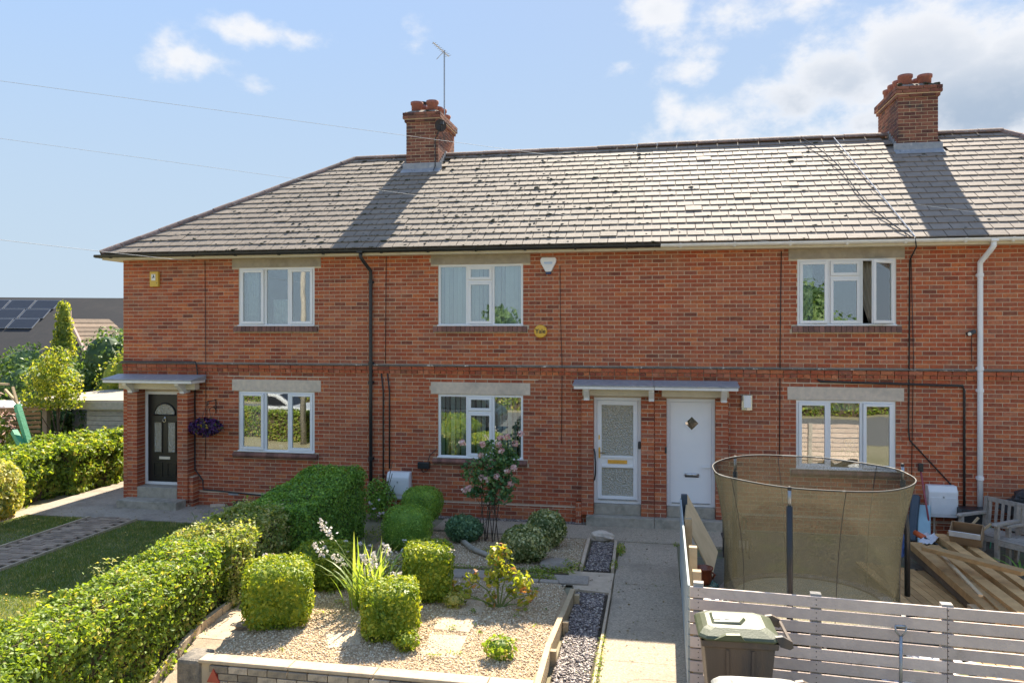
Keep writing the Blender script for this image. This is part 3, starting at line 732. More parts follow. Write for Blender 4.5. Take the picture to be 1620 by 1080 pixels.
# low brick wall at the front of the bed
wl = thing('low_brick_wall', 'low weathered buff brick wall holding the front of the gravel bed', 'garden wall', (-3, 7.7, 0))
MB().box(-4.84, -1.22, 7.60, 7.72, -.5, .075).build('mortar_core', m_mortar, wl)
wb = MB().obox((0, 0, 0), (.215, .06, .066)).mesh('brick', m_wallbrick)
for r in range(6):
    z = .035 - r * .077; x = -4.72 + (.11 if r % 2 else 0)
    while x < -1.25:
        o = bpy.data.objects.new('brick', wb); COL.objects.link(o); o.parent = wl
        o.location = (x + .11 + 3, 7.577 + RN.uniform(-.004, .004) - 7.7, z); o.rotation_euler = (0, 0, RN.uniform(-.012, .012)); x += .227
x = -4.86
while x < -1.3:
    w = min(RN.uniform(.95, 1.25), -1.2 - x); MB().obox((x + w / 2, 7.655, .098), (w - .008, .19, .040), Matrix.Rotation(RN.uniform(-.006, .006), 3, 'Z')).build('coping_stone', m_slab, wl, bevel=.01); x += w
MB().obox((-4.98, 7.72, -.14), (.28, .34, .50)).build('end_pier', m_render, wl, bevel=.04)
tr_ = thing('reflector_triangle', 'red reflector triangle fixed to the left end of the low wall', 'reflector', (-4.66, 7.54, -.03))
MB().prism([(-.075, -.07), (.075, -.07), (0, .075)], 'y', -.012, .012).build('reflector', m_red, tr_, local=True)

# ------------------------------------------------------------------ the terrace: four houses
CP = .0775; BP = .2345; JT = .0125
XL, XR = -11.18, 11.18
PARTY = [-5.6, 0.0, 5.6]
EY, EZ, RY, RZ, EX = 14.36, 5.27, 18.4, 7.97, 11.48
TAN = (RZ - EZ) / (RY - EY); PHI = math.atan(TAN)
HD = []
for nm, lab, x in (('terraced_house', 'left end brick house with a black front door and its own porch', -8.4), ('terraced_house', 'middle brick house with a glazed white front door and net-blinded windows', -2.8),
                   ('terraced_house', 'brick house with a plain white door and diamond pane, behind the trampoline', 2.8), ('terraced_house', 'right end brick house beyond the white downpipe, partly out of frame', 8.4)):
    HD.append(thing(nm, lab, 'terraced house', (x, D, 0), 0, 'terraced brick houses in one row'))
HX = [(XL, -5.6), (-5.6, 0), (0, 5.6), (5.6, XR)]
def hid(x): return 0 if x < -5.6 else 1 if x < 0 else 2 if x < 5.6 else 3

WZ = {'u': (3.74, 4.95), 'l': (1.15, 2.40)}
WINS = [(0, 'u', -8.49, -6.81), (0, 'l', -8.49, -6.81), (1, 'u', -4.20, -2.50), (1, 'l', -4.20, -2.50), (2, 'u', 2.55, 4.22), (2, 'l', 2.53, 4.21),
        (3, 'u', 7.0, 8.68), (3, 'l', 7.0, 8.68)]
DOORS = [(0, -10.66, -9.74, .39, 2.36), (1, -1.13, -.25, .385, 2.39), (2, .225, 1.10, .385, 2.385), (3, 9.74, 10.66, .39, 2.36)]
HOLES = [(w[2], w[3], *WZ[w[1]]) for w in WINS] + [(d[1], d[2], 0.0, d[4]) for d in DOORS]
BLK = []   # no bricks here: lintels, sills
for (h, k, x0, x1) in WINS:
    z0, z1 = WZ[k]
    zt = 5.14 if k == 'u' else 2.645
    BLK.append((x0 - .15, x1 + .14, z1, zt)); BLK.append((x0 - .10, x1 + .09, z0 - .125, z0))
for (h, x0, x1, z0, z1) in DOORS: BLK.append((x0 - .0, x1 + .0, z1, 2.45))
# mortar-coloured masonry shells with real openings
def wall_shell(h, x0, x1):
    m = MB(); y0, y1 = D + .006, D + .26
    hs = [q for q in HOLES if q[0] >= x0 - .01 and q[1] <= x1 + .01]
    xs = sorted({x0, x1} | {q[0] for q in hs} | {q[1] for q in hs}); zs = sorted({-.1, 5.2} | {q[2] for q in hs} | {q[3] for q in hs})
    for i in range(len(xs) - 1):
        j = 0
        while j < len(zs) - 1:
            cx = (xs[i] + xs[i + 1]) / 2; k = j
            def inh(jj):
                cz = (zs[jj] + zs[jj + 1]) / 2; return any(q[0] < cx < q[1] and q[2] < cz < q[3] for q in hs)
            if inh(j): j += 1; continue
            while k + 1 < len(zs) - 1 and not inh(k + 1): k += 1
            m.box(xs[i], xs[i + 1], y0, y1, zs[j], zs[k + 1]); j = k + 1
    m.box(x0, x1, 22.0, 22.25, -.1, 5.2)
    m.box(x0, x0 + .12, D + .262, 21.998, -.1, 5.2); m.box(x1 - .12, x1, D + .262, 21.998, -.1, 5.2)
    w = m.build('wall', m_mortar, HD[h])
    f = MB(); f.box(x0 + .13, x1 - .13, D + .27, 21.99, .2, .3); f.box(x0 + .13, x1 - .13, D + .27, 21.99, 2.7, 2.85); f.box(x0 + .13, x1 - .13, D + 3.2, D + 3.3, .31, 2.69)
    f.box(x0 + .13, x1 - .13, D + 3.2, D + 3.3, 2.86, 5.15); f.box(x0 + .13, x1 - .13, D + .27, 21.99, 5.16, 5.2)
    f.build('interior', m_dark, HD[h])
    return w
WALLS = [wall_shell(i, *HX[i]) for i in range(4)]

def cut(x0, x1, z0, z1, blocks):
    segs = [(x0, x1)]
    for (a, b, c, d) in blocks:
        if z1 - .012 <= c or z0 + .012 >= d: continue
        ns = []
        for s0, s1 in segs:
            if b <= s0 or a >= s1: ns.append((s0, s1)); continue
            if a > s0: ns.append((s0, a - .004))
            if b < s1: ns.append((b + .004, s1))
        segs = ns
    return [s for s in segs if s[1] - s[0] > .035]
bricks = [[] for _ in range(4)]
def course_z():
    z = [(k, k * CP, 'n') for k in range(36)]
    z += [(36, 36 * CP, 'h'), (37, 37 * CP, 'p')]
    z += [(38 + i, 2.985 + i * CP, 'n') for i in range(28)]
    return z
for k, z0, typ in course_z():
    bw = BP if typ != 'h' else BP / 2
    x = XL - (bw / 2 if k % 2 else 0)
    r2 = random.Random(k)
    while x < XR:
        a, b = max(x, XL), min(x + bw, XR)
        for s0, s1 in cut(a + JT / 2, b - JT / 2, z0, z0 + CP, HOLES + BLK):
            c = (s0 + s1) / 2
            pr = {'n': 0, 'h': .03, 'p': .045}[typ]
            bricks[hid(c)].append((s0, s1, z0 + JT / 2, z0 + CP - JT / 2, pr + r2.uniform(-.0015, .002)))
        x += bw
FULL = BP - JT
bmesh_ = MB().box(-FULL / 2, FULL / 2, -.05, .05, -(CP - JT) / 2, (CP - JT) / 2).mesh('brick', m_brick)
def seen_x(h):   # where a brick shows largest: near and in the clear
    return {0: -6.2, 1: -1.6, 2: 1.9, 3: 5.7}[h]
for h in range(4):
    L_ = bricks[h]
    def score(b):
        cx, cz = (b[0] + b[1]) / 2, (b[2] + b[3]) / 2
        full = abs((b[1] - b[0]) - FULL) < 1e-3
        vis = not (h == 2 and cz < 1.2) and not (h == 3 and cx > 6.35)
        return (full and vis, -abs(cx - seen_x(h)) * .9 - abs(cz - 3.6) * .35)
    order = sorted(range(len(L_)), key=lambda i: score(L_[i]), reverse=True)
    single = set(i for i in order[:300] if score(L_[i])[0])
    rest = MB()
    hx = HD[h].location
    for i, (x0, x1, z0, z1, pr) in enumerate(L_):
        if i in single:
            o = bpy.data.objects.new('brick', bmesh_); COL.objects.link(o); o.parent = WALLS[h]
            o.location = ((x0 + x1) / 2, D + .05 - pr, (z0 + z1) / 2)
            o.rotation_euler = (0, RN.uniform(-.006, .006), 0)
        else:
            rest.box(x0, x1, D - pr, D + .05, z0, z1)
    if h == 0:   # gable end bricks
        for k, z0, typ in course_z():
            y = D + (BP / 2 if k % 2 else 0) + .05
            while y < 22.0:
                rest.box(XL - .006, XL + .05, y, min(y + FULL, 22.0), z0 + JT / 2, z0 + CP - JT / 2); y += BP
    if h == 3:
        for k, z0, typ in course_z():
            y = D + .05
            while y < 22.0:
                rest.box(XR - .05, XR + .006, y, min(y + FULL, 22.0), z0 + JT / 2, z0 + CP - JT / 2); y += BP
    rest.build('brick', m_brick, WALLS[h], kind='stuff')
    x0, x1 = HX[h]
    # creasing over the projecting band, dirt line near the ground
    MB().box(x0 - (.05 if h == 0 else -.001), x1 + (.05 if h == 3 else 0), D - .062, D + .05, 2.953, 2.977).build('string_course', m_cap, WALLS[h])

for h, (x0, x1) in enumerate(HX):
    cutx = {0: (-9.38, x1), 1: (x0, -1.48), 2: (1.34, x1), 3: (x0, 9.4)}[h]
    MB().box(cutx[0], cutx[1], D - .006, D + .02, 3.5 * CP, 3.5 * CP + .026).build('plinth_joint', m_mortar, WALLS[h])
def lintel(h, k, x0, x1):
    z0, z1 = WZ[k]; zt = 5.135 if k == 'u' else 2.64
    MB().box(x0 - .15, x1 + .14, D - .004, D + .2, z1 + .004, zt).build('lintel', m_lintel if k == 'u' else m_conc, WALLS[h], bevel=.006)
    if k == 'l': MB().box(x0 - .25, x1 + .3, D - .006, D + .02, 2.695, 2.715).build('joint_line', m_mortar, WALLS[h])
    s = MB(); z = z0 - .125; x = x0 - .095; n = 20; w = (x1 - x0 + .18) / n
    if k == 'u':
        for i in range(n): s.obox((x + (i + .5) * w, D - .0 + RN.uniform(-.002, .002), z + .06), (w - .009, .12, .11), Matrix.Rotation(-.12, 3, 'X'))
        MB().box(x0 - .09, x1 + .08, D - .03, D + .06, z + .0, z + .1).build('sill_bedding', m_mortar, WALLS[h])
    else:
        for i in range(n):
            xx = x + i * w
            prof = [(D + .05, z + .11), (D - .03, z + .115), (D - .075, z + .10), (D - .095, z + .06), (D - .075, z + .02), (D - .02, z - .005), (D + .05, z)]
            s.prism(prof, 'x', xx + .0015, xx + w - .0015)
    s.build('window_sill', m_sill, WALLS[h], smooth=False)

def frame_rect(m, x0, x1, z0, z1, w, y0, y1, mi=0):
    m.box(x0, x1, y0, y1, z0, z0 + w, mi); m.box(x0, x1, y0, y1, z1 - w, z1, mi)
    m.box(x0, x0 + w, y0, y1, z0 + w, z1 - w, mi); m.box(x1 - w, x1, y0, y1, z0 + w, z1 - w, mi)

def sash(parent, x0, x1, z0, z1, ang=0, hinge='l', handle=False):
    """opening light: frame and pane, turned outward about its hinge"""
    m = MB(); w = .052; W = x1 - x0
    sgn = 1 if hinge == 'l' else -1
    def piece(mm, a, b, c, d, ya, yb):
        mm.box(a, b, ya, yb, c, d)
    f = MB(); frame_rect(f, 0 if sgn > 0 else -W, W if sgn > 0 else 0, 0, z1 - z0, w, -.028, .03)
    o = f.build('sash', m_white, parent, bevel=.004)
    g = MB().box((w if sgn > 0 else -W + w), (W - w if sgn > 0 else -w), -.004, .004, w, z1 - z0 - w)
    ob = g.build('pane', m_glass, parent)
    if handle and ang == 0:
        hd = MB().box(W - w * .8 if sgn > 0 else -W + w * .2, W - w * .2 if sgn > 0 else -W + w * .8, .031, .05, (z1 - z0) * .45, (z1 - z0) * .45 + .1)
    off = Vector(WLOC.get(parent.name, (0, 0, 0)))
    for q in (o, ob):
        q.location = Vector((x0 if sgn > 0 else x1, D + .028, z0)) - off
        q.rotation_euler = (0, 0, -sgn * ang)
    return o

def window(h, k, x0, x1, cols):
    """cols: list of (fraction, kind, angle, hinge) with kinds fixed, case, fan (fanlight over casement)"""
    z0, z1 = WZ[k]; lintel(h, k, x0, x1)
    y0, y1 = D + .02, D + .085; FW = .045
    fr = MB(); frame_rect(fr, x0, x1, z0, z1, FW, y0, y1)
    ix0, ix1 = x0 + FW, x1 - FW; tot = ix1 - ix0; xs = [ix0]; acc = 0
    for c in cols: acc += c[0]; xs.append(ix0 + tot * acc)
    for x in xs[1:-1]: fr.box(x - .024, x + .024, y0, y1, z0 + FW, z1 - FW)
    fr.box(x0 - .01, x1 + .01, D - .035, y0 - .001, z0 + .001, z0 + .03)
    w = fr.build('window', m_white, HD[h], bevel=.004)
    for i, (fz, kd, ang, hg) in enumerate(cols):
        a = xs[i] + (.026 if i else .002); b = xs[i + 1] - (.026 if i < len(cols) - 1 else .002); c, d = z0 + FW + .002, z1 - FW - .002
        if kd == 'fixed':
            MB().box(a, b, D + .045, D + .053, c, d).build('pane', m_glass, w)
        elif kd == 'case':
            sash(w, a, b, c, d, ang, hg, True)
        elif kd == 'fan':
            t = d - (d - c) * .25
            MB().box(a, b, y0, y1, t - .02, t + .02).build('transom', m_white, w)
            sash(w, a, b, t + .022, d, 0, 'l'); sash(w, a, b, c, t - .022, 0, 'l')
    return w

window(0, 'u', -8.49, -6.81, [(.345, 'case', .05, 'l'), (.325, 'fixed', 0, 'l'), (.33, 'case', 0, 'r')])
window(0, 'l', -8.49, -6.81, [(.345, 'case', .06, 'l'), (.325, 'fixed', 0, 'l'), (.33, 'case', 0, 'r')])
window(1, 'u', -4.20, -2.50, [(.335, 'fixed', 0, 'l'), (.325, 'fan', 0, 'l'), (.34, 'fixed', 0, 'r')])
window(1, 'l', -4.20, -2.50, [(.335, 'fixed', 0, 'l'), (.325, 'fan', 0, 'l'), (.34, 'fixed', 0, 'r')])
window(2, 'u', 2.55, 4.22, [(.315, 'case', .10, 'l'), (.35, 'fan', 0, 'l'), (.335, 'case', .62, 'r')])
window(2, 'l', 2.53, 4.21, [(.33, 'case', 0, 'l'), (.34, 'fixed', 0, 'l'), (.33, 'case', .07, 'r')])
window(3, 'u', 7.0, 8.68, [(.33, 'case', 0, 'l'), (.34, 'fan', 0, 'l'), (.33, 'case', 0, 'r')])
window(3, 'l', 7.0, 8.68, [(.33, 'case', 0, 'l'), (.34, 'fixed', 0, 'l'), (.33, 'case', 0, 'r')])

# what hangs behind the panes
def vblind(h, x0, x1, z0, z1, gap, label):
    t = thing('vertical_blind', label, 'blind', ((x0 + x1) / 2, D + .2, z0), group='white vertical blinds')
    x = x0
    while x < x1:
        a = RN.uniform(.15, .5) if RN.random() > .2 else RN.uniform(.7, 1.1)
        MB().obox((x, D + .2, (z0 + z1) / 2), (.085, .003, z1 - z0 - .03), Matrix.Rotation(a, 3, 'Z')).build('slat', m_blind, t); x += gap
    MB().box(x0, x1, D + .18, D + .23, z1 - .02, z1 + .01).build('rail', m_white, t)
vblind(1, -4.16, -2.56, 3.76, 4.93, .088, 'white vertical blind behind the upper window of the middle house')
vblind(1, -4.16, -2.56, 1.17, 2.38, .105, 'white vertical blind behind the lower window of the middle house')
def drape(x0, x1, z0, z1, y, mat, label, pull=0, cat='curtain'):
    m = MB(); nx_, nz_ = 28, 8; vs = []
    for j in range(nz_ + 1):
        t = j / nz_; z = z0 + (z1 - z0) * t
        for i in range(nx_ + 1):
            s = i / nx_; w = (x1 - x0) * (1 - pull * (1 - t) ** 1.3 * (1 if t < .8 else 0.6))
            vs.append((x1 - w * (1 - s), y + .025 * math.sin(s * 42 + 1.3 * t), z))
    m.add(vs, [(j * (nx_ + 1) + i, j * (nx_ + 1) + i + 1, (j + 1) * (nx_ + 1) + i + 1, (j + 1) * (nx_ + 1) + i) for j in range(nz_) for i in range(nx_)])
    o = m.build('curtain', mat, smooth=True); s_ = o.modifiers.new('thick', 'SOLIDIFY'); s_.thickness = .004
    return tag(o, label, cat)
drape(-8.44, -8.15, 3.80, 4.92, D + .22, m_lace, 'net curtain at the left light of the upper left window')
drape(-7.85, -7.4, 3.80, 4.30, D + .25, m_lace, 'half-height net in the middle of the upper left window')
drape(-8.44, -8.12, 1.2, 2.37, D + .22, m_lace, 'net curtain at the left light of the lower left window')
drape(-7.0, -6.84, 1.2, 2.37, D + .22, m_lace, 'narrow net at the right edge of the lower left window')
drape(3.55, 4.18, 3.78, 4.93, D + .24, m_curtain, 'brown curtain drawn to the right inside the open upper window', .45)
drape(2.60, 2.85, 3.78, 4.93, D + .24, m_lace, 'pale curtain at the left of the upper right window')
drape(2.57, 3.0, 2.22, 2.37, D + .16, m_blind, 'short pale roller blind at the top left of the lower right window', cat='blind')
drape(3.2, 3.6, 2.2, 2.37, D + .16, m_blind, 'short pale roller blind at the top middle of the lower right window', cat='blind')
# pot plants on the sills
def potplant(x, z, mat, pmat, label, n=60, hgt=.2):
    t = thing('pot_plant', label, 'pot plant', (x, D + .17, z))
    MB().lathe([(.035, 0), (.05, .09), (.045, .09), (.0, .085)], (x, D + .17, z), 12).build('pot', pmat, t)
    p, nn = shell_points(n, (x, D + .17, z + .09 + hgt / 2), (.10, .06, hgt / 2), depth=.6)
    npmesh('foliage', leaves(p, nn, .06), LEAFF, mat, t)
potplant(-7.62, 1.2, lf_rose, m_white2, 'leafy plant in a white pot on the lower left window sill')
potplant(-7.0, 1.2, lf_hyd, m_white2, 'small yellow plant at the right of the lower left window')
potplant(3.42, 1.2, lf_rose, m_terra, 'green plant on the middle of the lower right sill', 80, .26)
fl = thing('flower', 'orange lily flower inside the lower right window', 'flower', (3.46, D + .17, 1.5))
p, nn = shell_points(26, (3.46, D + .16, 1.62), (.07, .04, .07), depth=.4); npmesh('petals', leaves(p, nn, .07), LEAFF, m_amber, fl)
MB().tube([(3.42, D + .17, 1.3), (3.46, D + .16, 1.6)], .006, 5).build('stem', m_greenstem, fl)

# ---- doors
def handle_pair(x, z, parent, mat, y):
    m = MB(); m.box(x - .015, x + .015, y - .02, y, z - .1, z + .1); m.tube([(x, y - .03, z), (x + .10, y - .035, z)], .009, 6)
    m.build('handle', mat, parent)
# middle house: half-glazed white door
m_obs = glassmat('obscured_glass', .22, (.5, .5, .42))
nt = m_obs.node_tree
_df = nt.nodes.new('ShaderNodeBsdfDiffuse'); _df.inputs[0].default_value = (.48, .42, .27, 1); _mx = nt.nodes.new('ShaderNodeMixShader'); _mx.inputs[0].default_value = .6
_tr = [q for q in nt.nodes if q.type == 'BSDF_TRANSPARENT'][0]; _ms = [q for q in nt.nodes if q.type == 'MIX_SHADER' and q != _mx][0]
nt.links.new(_tr.outputs[0], _mx.inputs[1]); nt.links.new(_df.outputs[0], _mx.inputs[2]); nt.links.new(_mx.outputs[0], _ms.inputs[1])
for nd in nt.nodes:
    if nd.type == 'BSDF_GLOSSY': nd.inputs[1].default_value = .16
    if nd.type == 'BUMP': nd.inputs[0].default_value = .9; nd.inputs[1].default_value = .05
    if nd.type == 'TEX_NOISE': nd.inputs[2].default_value = 38
h, x0, x1, z0, z1 = DOORS[1]
dm = MB(); frame_rect(dm, x0, x1, z0, z1, .055, D + .01, D + .08); door = dm.build('door', m_white, HD[1], bevel=.004)
lf = MB(); a, b, c, d = x0 + .058, x1 - .058, z0 + .058, z1 - .058
frame_rect(lf, a, b, c, d, .085, D + .0, D + .06); lf.box(a + .085, b - .085, D, D + .06, c + .62, c + .665); lf.box(a + .085, b - .085, D, D + .06, c + .80, c + .845)
lf.build('door_leaf', m_white, door, bevel=.004)
MB().box(a + .085, b - .085, D + .02, D + .03, c + .666, c + .799).build('mid_panel', m_white, door)
MB().box(a + .20, b - .20, D + .008, D + .02, c + .695, c + .765).build('letter_plate', m_brass, door)
MB().box(a + .086, b - .086, D + .028, D + .036, c + .846, d - .086).build('pane', m_obs, door)
MB().box(a + .086, b - .086, D + .028, D + .036, c + .086, c + .619).build('pane', m_obs, door)
MB().box(a + .02, b - .02, D - .02, D - .001, c + .012, c + .03).build('weather_bar', m_silver, door)
handle_pair(a + .045, c + .90, door, m_brass, D)
MB().box(a + .028, a + .052, D - .012, D - .001, c + 1.15, c + 1.23).build('number_plate', m_brass, door)
# right-hand house of the pair: plain white door with a diamond pane
h, x0, x1, z0, z1 = DOORS[2]
dm = MB(); frame_rect(dm, x0, x1, z0, z1, .06, D + .01, D + .08); door = dm.build('door', m_white, HD[2], bevel=.004)
a, b, c, d = x0 + .063, x1 - .063, z0 + .063, z1 - .063; cx, cz = (a + b) / 2 + .02, 1.93
lm = MB()
y_ = D + .012; R_ = .125
o4 = [(cx - R_, cz), (cx, cz + R_), (cx + R_, cz), (cx, cz - R_)]
vs = [(a, y_, c), (b, y_, c), (b, y_, d), (a, y_, d)] + [(q[0], y_, q[1]) for q in o4]
lm.add(vs, [(0, 1, 7), (0, 7, 4), (0, 4, 3), (3, 4, 5), (3, 5, 2), (2, 5, 6), (2, 6, 1), (1, 6, 7)])
lfo = lm.build('door_leaf', m_white, door); sd = lfo.modifiers.new('thick', 'SOLIDIFY'); sd.thickness = .045; sd.offset = 1 if False else -1
fm = MB(); R2 = .165
for i in range(4):
    p, q = o4[i], o4[(i + 1) % 4]; P2 = lambda r: (cx + (r[0] - cx) * R2 / R_, cz + (r[1] - cz) * R2 / R_)
    p2, q2 = P2(p), P2(q); fm.prism([p, q, q2, p2], 'y', y_ - .012, y_ - .001)
fm.build('pane_surround', m_white, door)
MB().prism([(q[0], q[1]) for q in o4], 'y', y_ + .012, y_ + .018).build('pane', m_glass, door)
lt = MB(); lt.tube([(cx - .13, y_ - .012, .98), (cx + .13, y_ - .012, .98)], .026, 10); lt.build('letter_plate', m_chrome, door, smooth=True)
MB().box(cx - .125, cx + .125, y_ - .006, y_ - .001, .93, .965).build('letter_slot', m_blackp, door)
MB().box(a + .03, b - .03, D - .01, D + .011, c - .01, c + .006).build('weather_bar', m_silver, door)
hm = MB(); hm.tube([(b - .03, D - .03, 1.13), (b - .17, D - .035, 1.13)], .011, 6); hm.box(b - .045, b - .02, D - .008, D + .011, .97, 1.2); hm.build('handle', m_white, door)
# left house: black door with arched and side lights
def blackdoor(hh, x0, x1, z0, z1):
    dm = MB(); frame_rect(dm, x0, x1, z0, z1, .06, D + .01, D + .08); door = dm.build('door', m_white, HD[hh], bevel=.004)
    a, b, c, d = x0 + .063, x1 - .063, z0 + .063, z1 - .063; W = b - a; cx = (a + b) / 2
    MB().box(a, b, D + .02, D + .07, c, d).build('door_leaf', m_blackdoor, door)
    r = W * .31; zc = 1.88
    am = MB(); arc = [(cx + r * math.cos(t * math.pi / 14), zc + r * .92 * math.sin(t * math.pi / 14)) for t in range(15)]
    am.prism(arc, 'y', D + .012, D + .019); am.build('pane', m_obs, door)
    rim = MB(); rim.tube([(p_[0], D + .012, p_[1]) for p_ in arc], .016, 6); rim.box(cx - r - .015, cx + r + .015, D + .002, D + .02, zc - .03, zc - .002); rim.build('arch_moulding', m_blackdoor, door, smooth=True)
    for s in (-1, 1):
        xx = cx + s * W * .20
        f = MB(); frame_rect(f, xx - .105, xx + .105, 1.06, 1.73, .022, D + .002, D + .0195); f.build('panel_moulding', m_blackdoor, door)
        MB().box(xx - .083, xx + .083, D + .012, D + .019, 1.082, 1.708).build('pane', m_obs, door)
        f = MB(); frame_rect(f, xx - .105, xx + .105, .56, .86, .02, D + .006, D + .0195); f.build('panel_moulding', m_blackdoor, door)
    MB().box(cx - .125, cx + .125, D + .004, D + .0195, .93, .985).build('letter_plate', m_cream, door)
    k = MB(); k.lathe([(.016, 0), (.022, .01), (.0, .02)], (cx, D + .018, 1.80), 10, ax='y'); k.tube([(cx + .035 * math.sin(t * .63), D - .008, 1.755 + .04 * math.cos(t * .63)) for t in range(10)], .007, 6, closed=True)
    k.build('knocker', m_chrome, door)
blackdoor(0, *DOORS[0][1:]); blackdoor(3, *DOORS[3][1:])

# brick piers, as brick blocks with joints
def pier(h, x0, x1, yf, z0, z1, foot=None):
    m = MB().box(x0 + .006, x1 - .006, yf + .006, D + .004, z0, z1)
    c = m.build('porch_pier', m_mortar, HD[h]); k = 0
    z = z0; nb = MB()
    pieces = []
    while z < z1 - .03:
        zz = min(z + CP - JT, z1)
        if x1 - x0 > .36:
            js = [x0, x0 + .5 * (x1 - x0), x1] if k % 2 else [x0, x0 + .25 * (x1 - x0), x0 + .75 * (x1 - x0), x1]
        else:
            js = [x0, x1] if k % 2 else [x0, (x0 + x1) / 2, x1]
        for i in range(len(js) - 1):
            pieces.append((js[i] + (JT / 2 if i else 0), js[i + 1] - (JT / 2 if i < len(js) - 2 else 0), z, zz))
        z += CP; k += 1
    for (a, b, c0, c1) in pieces:
        MB().box(a, b, yf + RN.uniform(-.002, .002), D - .007, c0, c1).build('brick', m_brick, c)
pier(1, -1.36, -1.135, 14.55, .18, 2.36); pier(1, -1.47, -1.362, 14.56, .0, .42); pier(1, -.245, -.003, 14.55, .19, 2.36); pier(2, .003, .22, 14.55, .19, 2.36); pier(2, 1.105, 1.33, 14.55, .19, 2.36)
pier(0, -10.90, -10.665, 14.41, .0, 2.36); pier(0, -9.735, -9.50, 14.41, .0, 2.36); pier(3, 9.50, 9.735, 14.41, .0, 2.36); pier(3, 10.665, 10.90, 14.41, .0, 2.36)
pier(0, -9.498, -9.40, 14.45, .0, .62)

# steps
for (h, x0, x1) in ((1, -1.26, -.002), (2, .002, 1.36)):
    MB().box(x0, x1, 14.40, D - .008, -.05, .186).build('doorstep', m_step, HD[h], bevel=.012)
for (h, x0, x1) in ((1, -1.13, -.25), (2, .225, 1.10)):
    MB().box(x0 + .002, x1 - .002, 14.60, D + .12, .188, .382).build('threshold', m_step, HD[h], bevel=.006)
MB().box(-10.88, -9.52, 14.05, D - .26, -.03, .17).build('doorstep', m_step, HD[0], bevel=.015)
MB().box(-10.66, -9.74, 14.405, D + .12, .0, .385).build('threshold', m_step, HD[0], bevel=.006)
MB().box(9.52, 10.88, 14.05, D - .26, -.03, .17).build('doorstep', m_step, HD[3], bevel=.015)
MB().box(9.74, 10.66, 14.405, D + .12, .0, .385).build('threshold', m_step, HD[3], bevel=.006)

# canopies
def canopy(h, x0, x1, yf, zf, brackets, bx=.0):
    m = MB(); m.box(x0, x1, yf, D - .08, zf - .055, zf)
    cn = m.build('door_canopy', m_white2, HD[h], bevel=.006)
    p = [(yf - .015, zf + .002), (yf - .015, zf + .022), (D - .075, zf + .10), (D - .075, zf + .002)]
    MB().prism(p, 'x', x0 - .02, x1 + (.0 if h == 1 else .02)).build('lead_sheet', m_lead, cn)
    MB().box(x0 + .13, x1 - .13 if h != 1 else x1, D - .26 if h in (0, 3) else D - .12, D - .09, zf - .20, zf - .058).build('fascia', m_cream, cn)
    for b in brackets:
        pr = [(D - .10, zf - .057), (yf + .06, zf - .057), (yf + .07, zf - .10), (D - .27 if h in (1, 2) else D - .33, zf - .235), (D - .27 if h in (1, 2) else D - .33, zf - .28), (D - .10, zf - .28)]
        MB().prism(pr, 'x', b - .05, b + .05).build('bracket', m_white2, cn, bevel=.004)
canopy(1, -1.47, -.003, 14.20, 2.63, (-1.25, -.055)); canopy(2, .003, 1.47, 14.20, 2.63, (1.24,))
canopy(0, -11.22, -9.20, 14.08, 2.63, (-10.78, -9.58)); canopy(3, 9.20, 11.22, 14.08, 2.63, (9.58, 10.78))

# ---- roofs
def rz(y): return EZ + TAN * (y - EY)
cP, sP = math.cos(PHI), math.sin(PHI)
ROOFS = []
for h, (x0, x1) in enumerate(HX):
    m = MB(); t = -.03
    fx0 = -EX if h == 0 else x0; fx1 = EX if h == 3 else x1
    rx0 = -7.44 if h == 0 else x0; rx1 = 7.44 if h == 3 else x1
    yb = 2 * RY - EY
    m.add([(fx0, EY, EZ + t), (fx1, EY, EZ + t), (rx1, RY, RZ + t), (rx0, RY, RZ + t)], [(0, 1, 2, 3)])
    m.add([(fx0, yb, EZ + t), (fx1, yb, EZ + t), (rx1, RY, RZ + t), (rx0, RY, RZ + t)], [(3, 2, 1, 0)])
    if h == 0: m.add([(fx0, EY, EZ + t), (rx0, RY, RZ + t), (fx0, yb, EZ + t)], [(0, 1, 2)])
    if h == 3: m.add([(fx1, EY, EZ + t), (rx1, RY, RZ + t), (fx1, yb, EZ + t)], [(2, 1, 0)])
    r = m.build('roof', m_slate, HD[h]); ROOFS.append(r)
    s = r.modifiers.new('thick', 'SOLIDIFY'); s.thickness = .04; s.offset = -1
SE, SW = .256, .322; SLEN = (RY - EY) / cP; NC = int(SLEN / SE)
CH = [(-5.85, -5.06), (5.12, 5.91)]; CHY0, CHY1 = 17.66, 19.15
sl_me = {}
def slate_mesh(mat):
    if mat.name not in sl_me: sl_me[mat.name] = MB().box(-SW / 2 + .0065, SW / 2 - .0065, -.15, .15, -.010, .009).mesh('roof_slate', mat)
    return sl_me[mat.name]
def hmat(x): return m_slate if x < -.35 else m_slate2
